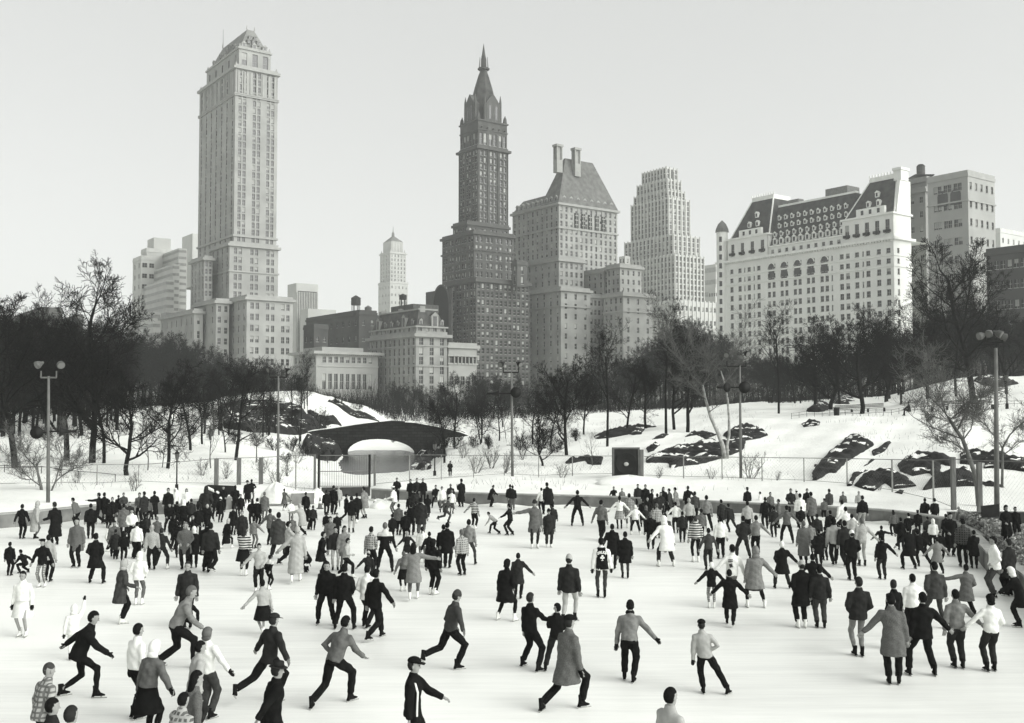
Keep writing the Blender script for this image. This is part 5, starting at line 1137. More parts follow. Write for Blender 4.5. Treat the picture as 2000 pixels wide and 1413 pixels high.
for (a, ya), (b, yb) in zip(allp[:-1], allp[1:]):
    if (a, b) in ((613, 733), (1197, 1258)): continue
    p0, p1 = fp(a, ya)-o0, fp(b, yb)-o0; m = MB(); m.tube([p0, p1], .022, 5); m.build('top_rail', raild, fe)
    ga, gb = tz(*(p0+o0).xy), tz(*(p1+o0).xy); m = MB(); m.tube([Vector((p0.x, p0.y, ga+.12-o0.z)), Vector((p1.x, p1.y, gb+.12-o0.z))], .014, 4); m.build('bottom_rail', raild, fe)
    # woven wire between the rails, real wires too thin to tell apart
    w = MB(); L = (p1-p0).length; h0, h1 = p0.z+o0.z-ga-.12, p1.z+o0.z-gb-.12; n = int(L/.22)
    rows_ = []
    for i in range(-6, n+6):
        for sgn in (1, -1):
            x0, x1 = i*.22, i*.22+sgn*min(h0, h1)
            za, zb = 0., min(h0, h1)
            if x0 < 0: za = (0-x0)*sgn if sgn > 0 else None; x0 = 0.
            if za is None or x0 > L: continue
            if x1 > L: zb = zb-(x1-L); x1 = L
            if x1 < 0: zb = zb+x1; x1 = 0.
            if zb <= za: continue
            q0 = p0.lerp(p1, x0/L); q1 = p0.lerp(p1, x1/L); g0 = ga+(gb-ga)*x0/L+.12-o0.z; g1 = ga+(gb-ga)*x1/L+.12-o0.z
            rows_.append((q0.x, q0.y, g0+za, q1.x, q1.y, g1+zb, .0022, .0022))
    if rows_:
        V, F = prisms(rows_, 3); o = link('wire_mesh', npmesh('wire_mesh', V, F, raild), fe); o['kind'] = 'stuff'
# gate
ge = empty('park_gate', P(672, 955, 69)); tag(ge, 'tall framed gate of thin vertical bars leading down to the pond', 'gate'); o0 = ge.location
for px in (615, 623, 722, 732):
    t_ = P(px, 888, 69)-o0; m = MB(); w = .07; m.box(t_.x-w, t_.x+w, t_.y-w, t_.y+w, -.4, t_.z); m.build('gate_post', woodm if px in (615, 732) else ironm, ge)
for py in (890, 921, 950):
    m = MB(); m.tube([P(624, py, 69)-o0, P(721, py, 69)-o0], .03, 5); m.build('gate_rail', raild, ge)
for k in range(22):
    px = 626+94*k/21; m = MB(); m.tube([P(px, 951, 69)-o0, P(px, 890, 69)-o0], .008, 4); m.build('bar', ironm, ge)
# walls either side of the gate and the sloped wall end
def wseg(pts, name, label, z0=0, th=.3, g=None, snow=True):
    e = empty(name, P(pts[0][0], pts[0][1], pts[0][2])); e.location.z = 0; tag(e, label, 'wall'); o0 = e.location
    for (pa, ya, Ya), (pb, yb, Yb) in zip(pts[:-1], pts[1:]):
        a, b = P(pa, ya, Ya)-o0, P(pb, yb, Yb)-o0; m = MB()
        m.hexa([(a.x, a.y, -.1), (b.x, b.y, -.1), (b.x, b.y+th, -.1), (a.x, a.y+th, -.1), a, b, b+Vector((0, th, 0)), a+Vector((0, th, 0))]); ob = m.build('wall_section', g or concm, e)
        if snow:
            m = MB(); u = Vector((0, -.03, 0)); v_ = Vector((0, th+.03, 0)); z_ = Vector((0, 0, .09)); m.hexa([a+u, b+u, b+v_, a+v_, a+u+z_, b+u+z_, b+v_+z_, a+v_+z_]); m.build('coping', snowm, ob)
wseg([(568, 964, 58), (612, 963, 59)], 'low_wall', 'short grey wall panel between the snow pile and the gate')
wseg([(628, 953, 64), (722, 952, 64)], 'ramp_wall', 'dark retaining wall crossing below the gate', g=mat('dark_boards', .05, rough=.9, var=.3, scale=2), snow=False)
wseg([(400, 953, 57), (438, 972, 56.5), (470, 985, 56)], 'sloping_wall', 'sloping wall end capped with snow beside the tall gate posts', g=mat('dark_boards', .05, rough=.9, var=.3, scale=2))
wseg([(404, 948, 60), (455, 950, 60)], 'dark_screen', 'dark board screen behind the sloping wall end', g=mat('black_boards', .018, rough=.9, var=.3, scale=2), snow=False)
def mound(px, base, w, h, Y, label, name='snow_pile', mt=None, cat='snow pile', seed=1):
    p = P(px, base, Y); p.z = max(0, 0 if Y < 58 else tz(p.x, p.y)-.1); e_ = MB(); n = 22; k = 10; rd = random.Random(seed); ph = [rd.uniform(0, 6) for _ in range(4)]
    for i in range(k+1):
        f = i/k
        for j in range(n):
            t = 2*math.pi*j/n; r = (1+.15*math.sin(3*t+ph[0])+.1*math.sin(5*t+ph[1]+f*3))*(1-f**2.4); z = h*f**.8*(1+.08*math.sin(4*t+ph[2]))
            e_.v.append((w*r*math.cos(t), w*.8*r*math.sin(t), z-.05))
    for i in range(k):
        for j in range(n): q = (j+1) % n; e_.f.append((i*n+j, i*n+q, (i+1)*n+q, (i+1)*n+j)); e_.m.append(0)
    tag(e_.build(name, mt or snowm, None, p, smooth=True), label, cat)
mound(538, 990, .80, 1.1, 58.5, 'tall heap of shovelled snow between the wall end and the gate', seed=2); mound(745, 984, .7, .45, 57, 'small wedge of snow against the wall right of the gate', seed=3); mound(600, 985, .6, .5, 60, 'small snow heap before the grey wall panel', seed=5)
mound(620, 978, .5, .7, 62, 'narrow snow heap at the left gate post', seed=6); mound(1228, 945, 2.3, .55, 65, 'snow drift banked under the speaker box', seed=7)
def cone(px, base, label):
    p = G(px, base, 0); e = empty('traffic_cone', p); tag(e, label, 'traffic cone'); m = MB(); m.box(-.17, .17, -.17, .17, 0, .03); m.build('base', ironm, e); m = MB(); m.tube([(0, 0, .03), (0, 0, .62)], [.13, .03], 10); m.build('cone_body', mat('cone_paint', .12, rough=.6), e); m = MB(); m.tube([(0, 0, .3), (0, 0, .42)], [.089, .068], 10); m.build('stripe', snowm, e)
cone(625, 994, 'darkest of the three cones, left of the gate opening'); cone(732, 990, 'pale cone beside the right gate post'); cone(752, 988, 'pale cone nearest the wall end right of the gate')
# speaker box
p = P(1223, 935, 66.5); e = empty('speaker_box', p); tag(e, 'big dark cabinet holding a round fan-like loudspeaker, raised on the snow bank', 'loudspeaker'); s_ = 66.5/2000
W2, H2 = 25*s_, 59*s_; fr_m = mat('cabinet_frame', .10, rough=.7, var=.3)
m = MB(); m.box(-W2, W2, 0, .9, .02, H2); m.build('cabinet', mat('cabinet_dark', .02, rough=.7), e)
for (x0, x1, z0_, z1_) in ((-W2-.05, -W2+.06, 0, H2+.05), (W2-.06, W2+.05, 0, H2+.05), (-W2+.063, W2-.063, H2-.06, H2+.05), (-W2+.063, W2-.063, 0, .1)):
    m = MB(); m.box(x0, x1, -.06, -.003, z0_, z1_); m.build('frame_rail', fr_m, e)
m = MB(); n = 24; cz = H2*.5
for i in range(n):
    a, b = 2*math.pi*i/n, 2*math.pi*(i+1)/n
    for (r0, r1, d0, d1) in ((W2*.86, W2*.8, -.09, -.09), (W2*.8, W2*.3, -.09, .0)):
        m.quad((r0*math.cos(a), d0, cz+r0*math.sin(a)), (r0*math.cos(b), d0, cz+r0*math.sin(b)), (r1*math.cos(b), d1-.01, cz+r1*math.sin(b)), (r1*math.cos(a), d1-.01, cz+r1*math.sin(a)))
m.build('speaker_ring', ironm, e)
m = MB(); m.ball((0, -.07, cz-.05), (.16, .06, .13), 8, 5); m.build('hub', mat('hub_metal', .35, rough=.4), e)
m = MB(); m.box(W2+.08, W2+.3, -.05, .2, -.3, H2-.1); m.build('side_post', woodm, e)
# benches, railing and litter bin on the crest
def bench(px0, px1, py, Y, label):
    a, b = P(px0, py, Y), P(px1, py, Y); g0 = tz(a.x, a.y); e = empty('park_bench', Vector((a.x, a.y, g0))); tag(e, label, 'bench'); L = b.x-a.x; gb = tz(b.x, b.y)-g0; n = max(2, int(L/1.6)); sh = gb/L
    for k in range(3): m = MB(); m.hexa([(0, .12*k-.1, .44), (L, .12*k-.1, .44+gb), (L, .12*k, .44+gb), (0, .12*k, .44), (0, .12*k-.1, .48), (L, .12*k-.1, .48+gb), (L, .12*k, .48+gb), (0, .12*k, .48)]); m.build('seat_slat', woodm, e)
    for k in range(3): m = MB(); z = .58+.14*k; m.hexa([(0, .3, z), (L, .3, z+gb), (L, .34, z+gb), (0, .34, z), (0, .3, z+.1), (L, .3, z+.1+gb), (L, .34, z+.1+gb), (0, .34, z+.1)]); m.build('back_slat', woodm, e)
    for k in range(n+1): m = MB(); x = L*k/n; m.box(x-.04, x+.04, -.1, .36, -.3+sh*x, .43+sh*x); m.build('leg', ironm, e)
bench(1632, 1728, 803, 112, 'long slatted bench with the thick gnarled tree behind it'); bench(1822, 1880, 802, 104, 'slatted bench on the path right of the seated figure'); bench(1890, 1940, 798, 102, 'slatted bench nearest the upper lamp post')
e = empty('park_railing', on(1560, 812)); tag(e, 'low iron railing along the edge of the hilltop path', 'railing'); o0 = e.location.copy(); prev = None
for i in range(32):
    px = 1545+i*15; Y = 108-6*(px-1545)/480; x = (px-CX)/FPX*Y; z = tz(x, Y); q = Vector((x, Y, z)); m = MB(); m.tube([q-o0, q-o0+Vector((0, 0, .62))], .02, 5); m.build('post', ironm, e)
    if prev is not None:
        for h_ in (.58, .3): m = MB(); m.tube([prev-o0+Vector((0, 0, h_)), q-o0+Vector((0, 0, h_))], .015, 4); m.build('rail', ironm, e)
    prev = q
e = empty('park_railing', on(30, 935)); tag(e, 'low wire railing along the path on the left slope', 'railing'); o0 = e.location.copy(); prev = None
for i in range(9):
    px = -60+i*36; Y = 70-4*i/9; x = (px-CX)/FPX*Y; q = Vector((x, Y, tz(x, Y))); m = MB(); m.tube([q-o0, q-o0+Vector((0, 0, .5))], .025, 5); m.build('post', ironm, e)
    if prev is not None: m = MB(); m.tube([prev-o0+Vector((0, 0, .47)), q-o0+Vector((0, 0, .47))], .018, 4); m.build('rail', ironm, e)
    prev = q
b_ = on(1634, 812); e = empty('litter_bin', b_); tag(e, 'small dark litter basket at the left end of the long bench', 'bin'); m = MB(); m.tube([(0, 0, -.1), (0, 0, .8)], [.28, .33], 10); m.build('basket', ironm, e); m = MB(); m.tube([(0, 0, .8), (0, 0, .86)], [.36, .36], 10); m.build('rim', polem, e)
# notice board at the right
p = P(1935, 1012, 42); e = empty('notice_board', p); tag(e, 'tilted dark board fixed near the foot of the right floodlight mast', 'sign'); s_ = 42/2000.
m = MB(); m.hexa([(-17*s_, 0, 0), (17*s_, 0, 2*s_), (17*s_, .05, 2*s_), (-17*s_, .05, 0), (-18*s_, 0, 23*s_), (17*s_, 0, 27*s_), (17*s_, .05, 27*s_), (-18*s_, .05, 23*s_)]); m.build('board', mat('board_dark', .02, rough=.7, var=.4, scale=3), e)
m = MB(); m.box(-.04, .04, .052, .12, -1.4, 20*s_); m.build('post', woodm, e)
# outer wall and the planting bed between it and the rink wall, right
oe = empty('outer_wall', P(1862, 1020, 46)); oe.location.z = 0; tag(oe, 'grey wall with a dark ledge behind the planting bed at the right', 'wall'); o0 = oe.location; OW = [(1855, 1003, 47), (1905, 1003, 45.5), (1962, 1003, 44), (2060, 1004, 42)]
for (pa, ya, Ya), (pb, yb, Yb) in zip(OW[:-1], OW[1:]):
    a, b = P(pa, ya, Ya)-o0, P(pb, yb, Yb)-o0; m = MB(); m.hexa([(a.x, a.y, 0), (b.x, b.y, 0), (b.x, b.y+.3, 0), (a.x, a.y+.3, 0), a, b, b+Vector((0, .3, 0)), a+Vector((0, .3, 0))]); ob = m.build('wall_section', concm, oe)
    m = MB(); u = Vector((0, -.06, 0)); v_ = Vector((0, .34, 0)); z_ = Vector((0, 0, .05)); m.hexa([a+u, b+u, b+v_, a+v_, a+u+z_, b+u+z_, b+v_+z_, a+v_+z_]); m.build('ledge', woodm, ob)
bedm = mat('bed_soil', .10, rough=.95, var=.5, scale=5, bump=.5)
V, Fc = [], []; nx, ny = 30, 16
for j in range(ny+1):
    for i in range(nx+1):
        px = 1868+260*i/nx; yn, yf_ = wall_y(px)+.35, float(np.interp(px, [1855, 1905, 1962, 2060, 2200], [46.9, 45.4, 43.9, 41.9, 39])); Y = yn+(yf_-yn)*j/ny; x = (px-CX)/FPX*Y
        V.append((x, Y, .66+.28*math.sin(math.pi*min(1, j/ny*1.0))+.04*math.sin(x*5)*math.sin(Y*4)))
for j in range(ny):
    for i in range(nx): a = j*(nx+1)+i; Fc.append((a, a+1, a+nx+2, a+nx+1))
tag(link('planting_bed', npmesh('planting_bed', np.array(V), np.array(Fc), bedm, True)), kind='structure')
lv = np.array(V).reshape(ny+1, nx+1, 3); LV = []; LF = []; rd = np.random.RandomState(4)
for i in range(9000):
    u, v_ = rd.rand()*(nx-1), rd.rand()*(ny-1); a, b = int(u), int(v_); q = lv[b, a]*(1-(u-a))*(1-(v_-b))+lv[b, a+1]*(u-a)*(1-(v_-b))+lv[b+1, a]*(1-(u-a))*(v_-b)+lv[b+1, a+1]*(u-a)*(v_-b)
    s_ = rd.uniform(.03, .07); d1 = rd.normal(0, 1, 3); d1 /= np.linalg.norm(d1); d2 = np.cross(d1, rd.normal(0, 1, 3)); d2 /= np.linalg.norm(d2); q = q+np.array([0, 0, rd.uniform(.02, .14)]); n_ = len(LV)
    LV += [q-d1*s_, q-d2*s_*.6, q+d1*s_, q+d2*s_*.6]; LF.append((n_, n_+1, n_+2, n_+3))
leafm = mat('dry_ivy', .16, rough=.9, var=.8, scale=3, g2=.5)
tag(link('ivy', npmesh('ivy', np.array(LV), np.array(LF), leafm)), 'dry ivy and leaves covering the bed behind the right rink wall', 'ivy', kind='stuff')
# ---------------------------------------------------------------- people
TONE = {'k': .009, 'd': .021, 'c': .044, 'g': .10, 'm': .17, 'l': .32, 'w': .68}
TWORD = {'k': 'black', 'd': 'charcoal', 'c': 'dark grey', 'g': 'grey', 'm': 'mid-grey', 'l': 'light grey', 'w': 'white'}
CM = {}
def cloth(code):
    if code in CM: return CM[code]
    g = TONE[code[0]]; pat = code[1:]
    m = bpy.data.materials.new('cloth_'+TWORD[code[0]].replace(' ', '_').replace('-', '_')); m.use_nodes = True; t = m.node_tree; b = t.nodes['Principled BSDF']
    b.inputs['Roughness'].default_value = .95; b.inputs['Specular IOR Level'].default_value = .02
    tc = N(t, 'ShaderNodeTexCoord'); src = tc.outputs['Object']
    nz = N(t, 'ShaderNodeTexNoise', Scale=9.0 if pat != 't' else 85.0, Detail=5.0); t.links.new(src, nz.inputs[0])
    cr = N(t, 'ShaderNodeValToRGB'); t.links.new(nz.outputs[0], cr.inputs[0]); v = (.22 if g < .3 else .07) if pat != 't' else .42
    cr.color_ramp.elements[0].position = .35; cr.color_ramp.elements[1].position = .65
    cr.color_ramp.elements[0].color = tint(g*(1-v)); cr.color_ramp.elements[1].color = tint(min(.8, g*(1+v)))
    out = cr.outputs[0]
    if pat in ('s', 'p', 'y', 'u'):
        sx = N(t, 'ShaderNodeSeparateXYZ'); t.links.new(src, sx.inputs[0])
        def band(o, f, thr):
            w = N(t, 'ShaderNodeMath', operation='MULTIPLY'); t.links.new(o, w.inputs[0]); w.inputs[1].default_value = f
            f_ = N(t, 'ShaderNodeMath', operation='FRACT'); t.links.new(w.outputs[0], f_.inputs[0])
            l = N(t, 'ShaderNodeMath', operation='GREATER_THAN'); t.links.new(f_.outputs[0], l.inputs[0]); l.inputs[1].default_value = thr; return l.outputs[0]
        if pat == 's': k = band(sx.outputs[2], 11, .5)
        elif pat == 'p':
            a = band(sx.outputs[2], 12, .6); c = band(sx.outputs[0], 12, .6); mx = N(t, 'ShaderNodeMath', operation='MAXIMUM'); t.links.new(a, mx.inputs[0]); t.links.new(c, mx.inputs[1]); k = mx.outputs[0]
        else:
            l = N(t, 'ShaderNodeMath', operation='GREATER_THAN' if pat == 'y' else 'LESS_THAN'); t.links.new(sx.outputs[2], l.inputs[0]); l.inputs[1].default_value = 1.26; k = l.outputs[0]
        mx = N(t, 'ShaderNodeMix', data_type='RGBA'); t.links.new(k, mx.inputs[0]); t.links.new(out, mx.inputs[6]); mx.inputs[7].default_value = tint((.5 if g < .12 else .05) if pat in 'syu' else (g*3.2 if g < .12 else g*.38)); out = mx.outputs[2]
    t.links.new(out, b.inputs['Base Color'])
    bp = N(t, 'ShaderNodeBump', Strength=.5, Distance=.02); n3 = N(t, 'ShaderNodeTexNoise', Scale=7.0, Detail=2.0); t.links.new(src, n3.inputs[0]); t.links.new(n3.outputs[0], bp.inputs['Height']); t.links.new(bp.outputs[0], b.inputs['Normal'])
    CM[code] = m; return m
skin = mat('skin', .27, rough=.6, var=.08, scale=6); eyem = mat('eye_dark', .02, rough=.4)
blade_m = mat('blade_steel', .35, rough=.35, var=.1); blade_m.node_tree.nodes['Principled BSDF'].inputs['Metallic'].default_value = .6
def loft(m, rings, n=10, mi=0):
    base = len(m.v)
    for c, ax, ay, rx, ry in rings:
        for j in range(n):
            t = 2*math.pi*j/n; m.v.append(tuple(c+ax*(rx*math.cos(t))+ay*(ry*math.sin(t))))
    for i in range(len(rings)-1):
        for j in range(n):
            q = (j+1) % n; m.f.append((base+i*n+j, base+i*n+q, base+(i+1)*n+q, base+(i+1)*n+j)); m.m.append(mi)
    m.f.append(tuple(base+j for j in range(n))[::-1]); m.m.append(mi); m.f.append(tuple(base+(len(rings)-1)*n+j for j in range(n))); m.m.append(mi)
X_, Y_, Z_ = Vector((1, 0, 0)), Vector((0, 1, 0)), Vector((0, 0, 1))
def ik(h, a, L1, L2, fwd):
    d = a-h; D = min(d.length, L1+L2-.004); dn = d.normalized(); x = (L1*L1-L2*L2+D*D)/(2*D); y = math.sqrt(max(0, L1*L1-x*x))
    f = (fwd-dn*fwd.dot(dn)); f = f.normalized() if f.length > 1e-4 else Y_; return h+dn*x+f*y, h+dn*D
ARM = {  # (upper: out, fwd, down), (fore: out, fwd, down)
 'D': ((.27, .0, 1), (.12, .14, 1)), 'O': ((.75, .0, .75), (.7, .1, .7)), 'o': ((.45, -.05, .9), (.35, .1, .95)), 'H': ((1, .0, .22), (1, .08, .15)), 'F': ((.15, .8, .75), (.05, 1, .45)), 'f': ((.2, 1, .15), (.0, 1, -.05)),
 'B': ((.3, -.8, .75), (.15, -.55, .85)), 'b': ((.35, -.95, .3), (.25, -.9, .35)), 'P': ((.35, -.15, .95), (-.35, .65, .5)), 'K': ((.6, -.35, .7), (-.75, .25, .45)), 'U': ((.2, .3, .9), (-.3, .6, -.75)), 'C': ((.15, .3, .95), (-.75, .65, .1)), 'R': ((.4, .25, -.9), (.1, .1, -1)), 'Q': ((.3, .25, .9), (.25, .95, .25))}
def pose(legs, arms, lean, seed, jit):
    rd = random.Random(seed); j = lambda s: rd.uniform(-s, s)*jit
    J = {}; hz = .94; ft = {'L': Vector((-.09, 0, .13)), 'R': Vector((.09, 0, .13))}; toe = {'L': 8, 'R': -8}
    if legs == 'a': ft['L'].x = -.25+j(.05); ft['R'].x = .25+j(.05); hz = .90
    elif legs == 'w': ft['R'].y = .27; ft['L'].y = -.33; ft['L'].z = .19; hz = .90
    elif legs == 'W': ft['L'].y = .27; ft['R'].y = -.33; ft['R'].z = .19; hz = .90
    elif legs == 'g': ft['R'].y = .10; ft['L'].y = -.58; ft['L'].x = -.22; ft['L'].z = .33; hz = .86; toe['L'] = 45
    elif legs == 'G': ft['L'].y = .10; ft['R'].y = -.58; ft['R'].x = .22; ft['R'].z = .33; hz = .86; toe['R'] = -45
    elif legs == 'x': ft['R'].x = .50; ft['L'].x = -.05; hz = .88; toe['R'] = -40
    elif legs == 'X': ft['L'].x = -.50; ft['R'].x = .05; hz = .88; toe['L'] = 40
    elif legs == 'v': ft['R'].y = .30; ft['L'].y = -.42; ft['L'].x = -.16; hz = .83; toe['L'] = 30
    elif legs == 'c': ft['L'] = Vector((-.2, .12, .13)); ft['R'] = Vector((.22, -.1, .13)); hz = .55
    elif legs == 'k': ft['L'].y = .12; ft['R'].y = -.14; ft['L'].x = -.12; hz = .87
    elif legs == 'z': ft['L'] = Vector((-.14, .42, .10)); ft['R'] = Vector((.14, .48, .10)); hz = .46   # seated
    else: ft['L'].x += j(.03); ft['R'].x += j(.03)
    ft['L'].y += j(.06); ft['R'].y += j(.06)
    th = R(lean+j(3)); P0 = Vector((0, -math.sin(th)*.14, hz)); ud = Vector((j(.05), math.sin(th), math.cos(th))).normalized(); fw = Vector((0, math.cos(th), -math.sin(th)))
    if legs == 'x': P0.x = -.0; ud = (ud+X_*-.10).normalized()
    J['P'] = P0; J['ud'] = ud; J['fw'] = fw; J['chest'] = P0+ud*.34; J['neck'] = P0+ud*.53
    hu = (ud*.55+Z_*.45+Y_*.08).normalized(); J['hu'] = hu; J['head'] = J['neck']+hu*.168
    for s_, sg in (('L', -1), ('R', 1)):
        hip = P0+X_*(sg*.09)-Z_*.02; J['hip'+s_] = hip; kn, an = ik(hip, ft[s_], .44, .43, Y_+X_*sg*.12); J['knee'+s_] = kn; J['ank'+s_] = an; J['toe'+s_] = toe[s_]
        sh = J['neck']-ud*.085+X_*(sg*.165); J['sh'+s_] = sh; (o1, f1, d1), (o2, f2, d2) = ARM[arms[0 if s_ == 'L' else 1]]
        dn = (-ud*.7-Z_*.3).normalized(); fz = (fw*.5+Y_*.5).normalized()
        v1 = (X_*(sg*o1)+fz*(f1+j(.1))+dn*d1+Vector((0, j(.06), j(.06)))).normalized(); v2 = (X_*(sg*o2)+fz*(f2+j(.12))+dn*d2).normalized()
        J['el'+s_] = sh+v1*.285; J['wr'+s_] = J['el'+s_]+v2*.255; J['hd'+s_] = J['wr'+s_]+v2*.10; J['v2'+s_] = v2
    return J
def fr(J, k):   # ring frames on the trunk
    return X_, J['fw']
def body_mb(J, near, gloves):
    m = MB(); P0, ud, fw = J['P'], J['ud'], J['fw']
    loft(m, [(P0-ud*.06, X_, fw, .12, .08), (P0+ud*.02, X_, fw, .15, .10), (P0+ud*.18, X_, fw, .125, .085), (P0+ud*.36, X_, fw, .155, .10), (P0+ud*.47, X_, fw, .17, .08), (P0+ud*.53, X_, fw, .07, .06)])
    hu = J['hu']; hf = hu.cross(X_)*-1; hf = (Y_-hu*Y_.dot(hu)).normalized(); H = J['head']
    m.tube([J['neck']-ud*.04, H-hu*.05], [.058, .052], 8)
    loft(m, [(H-hu*.125+hf*.045, X_, hf, .022, .022), (H-hu*.105+hf*.035, X_, hf, .042, .045), (H-hu*.06+hf*.012, X_, hf, .062, .078), (H-hu*.01, X_, hf, .073, .093), (H+hu*.04, X_, hf, .076, .096), (H+hu*.085, X_, hf, .062, .078), (H+hu*.115, X_, hf, .03, .04)], 12)
    for s_, sg in (('L', -1), ('R', 1)):
        m.tube([J['hip'+s_], J['knee'+s_], J['ank'+s_]], [.08, .052, .038], 8)
        m.tube([J['sh'+s_]-X_*sg*.04, J['el'+s_], J['wr'+s_]], [.055, .04, .027], 8)
    return m
def extras_mb(J, near):
    """face and hands, drawn into the body mesh after it is fused"""
    m = MB(); hu = J['hu']; hf = (Y_-hu*Y_.dot(hu)).normalized(); H = J['head']
    m.tri(H+hf*.09+hu*.02-X_*.006, H+hf*.09+hu*.02+X_*.006, H+hf*.118-hu*.03); m.tri(H+hf*.118-hu*.03, H+hf*.085-hu*.036-X_*.018, H+hf*.09+hu*.02-X_*.006); m.tri(H+hf*.118-hu*.03, H+hf*.09+hu*.02+X_*.006, H+hf*.085-hu*.036+X_*.018); m.tri(H+hf*.118-hu*.03, H+hf*.085-hu*.036+X_*.018, H+hf*.085-hu*.036-X_*.018)
    for sg in (-1, 1): m.ball(H+X_*(sg*.078)-hu*.012, (.012, .022, .032), 6, 4)
    if near:
        for s_, sg in (('L', -1), ('R', 1)):
            v = J['v2'+s_]; w = J['wr'+s_]; a = v.cross(Y_ if abs(v.y) < .8 else Z_).normalized(); b = v.cross(a)
            if a.dot(Y_) < 0: a = -a
            loft(m, [(w-v*.02, a, b, .026, .02), (w+v*.04, a, b, .04, .02), (w+v*.09, a, b, .042, .018)], 8)
            cu = b*(1 if b.dot(X_)*sg < 0 else -1)
            for k, L in enumerate((.058, .072, .076, .068)):
                p = w+v*.085+a*(.033-.022*k); L_ = L
                m.tube([p, p+v*L_*.5+cu*.008, p+v*L_*.85+cu*.03], [.0105, .0095, .007], 5)
            p = w+v*.03+a*.036; m.tube([p, p+a*.022+v*.03, p+a*.022+v*.055+cu*.012], [.012, .011, .008], 5)
    else:
        for s_ in 'LR':
            v = J['v2'+s_]; w = J['wr'+s_]; a = v.cross(Y_ if abs(v.y) < .8 else Z_).normalized(); b = v.cross(a)
            loft(m, [(w-v*.02, a, b, .026, .02), (w+v*.06, a, b, .045, .022), (w+v*.15, a, b, .03, .016)], 6)
            m.tube([w+v*.03+a*.03, w+v*.08+a*.065], [.013, .009], 4)
    return m
def top_mb(J, kind, bulk=1.0):
    m = MB(); P0, ud, fw = J['P'], J['ud'], J['fw']; b = bulk*1.06
    st = max(0, abs(J['ankL'].y-J['ankR'].y)-.25)*.25; sp_ = max(0, abs(J['ankL'].x-J['ankR'].x)-.25)*.25
    hang = {'sw': .05, 'sh': .02, 'jk': .12, 'ct': .36, 'lc': .60}[kind]
    R_ = []
    dn = (-ud*.35-Z_*.65).normalized()
    if kind in ('ct', 'lc'): R_ += [(P0+dn*hang, X_, Y_, .215*b+sp_*.7, .175*b+st*.6), (P0+dn*(hang*.5), X_, Y_, .20*b+sp_*.3, .155*b+st*.3)]
    elif kind == 'jk': R_ += [(P0+dn*hang, X_, fw, .182*b, .145*b)]
    else: R_ += [(P0-ud*hang, X_, fw, .165*b, .12*b)]
    R_ += [(P0+ud*.03, X_, fw, .172*b, .13*b), (P0+ud*.17, X_, fw, .155*b, .12*b), (P0+ud*.33, X_, fw, .178*b, .135*b), (P0+ud*.42, X_, fw, .185*b, .12*b), (P0+ud*.475, X_, fw, .15*b, .10), (P0+ud*.52, X_, fw, .10, .085), (P0+ud*.595, X_, fw, .070, .070)]
    loft(m, R_, 12)
    for s_, sg in (('L', -1), ('R', 1)):
        k = {'sw': .9, 'sh': .82}.get(kind, 1.0)
        m.tube([J['sh'+s_]-X_*sg*.06, J['sh'+s_]+X_*sg*.01, J['el'+s_], J['wr'+s_]+J['v2'+s_]*.015], [.076*k, .084*k, .071*k, .055*k], 9)
    return m
def bottom_mb(J, kind):
    m = MB(); P0, ud, fw = J['P'], J['ud'], J['fw']; k = {'tr': 1.0, 'ti': .80, 'wi': 1.2}.get(kind, .78)
    loft(m, [(P0-ud*.10, X_, fw, .13, .10), (P0-ud*.03, X_, fw, .165*min(k, 1)**.3, .12), (P0+ud*.09, X_, fw, .15, .11)], 10)
    for s_, sg in (('L', -1), ('R', 1)):
        kn, an, hp = J['knee'+s_], J['ank'+s_], J['hip'+s_]
        m.tube([hp, hp.lerp(kn, .5), kn, kn.lerp(an, .5), an+(kn-an).normalized()*.03], [.102*k, .098*k, .082*k, .076*k, (.07 if kind in ('tr', 'wi') else .05)*k], 9)
    return m
def skirt_mb(J, q_=1.0):
    m = MB(); P0 = J['P']; st = max(0, abs(J['ankL'].y-J['ankR'].y)-.2)*.2
    n = 16; base = [(.185*q_, .142*q_, .04), (.21*q_, .165*q_, -.08), (.24*q_**1.5, (.20+st)*q_, -.25), (.27*q_, (.235+st)*q_, -.40)]
    for (rx, ry, dz) in base:
        for j in range(n):
            t = 2*math.pi*j/n; w = 1+(.06 if j % 2 else -.06)*(dz < 0); m.v.append((P0.x+rx*w*math.cos(t), P0.y+ry*w*math.sin(t), P0.z+dz))
    for i in range(3):
        for j in range(n): q = (j+1) % n; m.f.append((i*n+j, i*n+q, (i+1)*n+q, (i+1)*n+j)); m.m.append(0)
    m.f.append(tuple(range(n))); m.m.append(0); return m
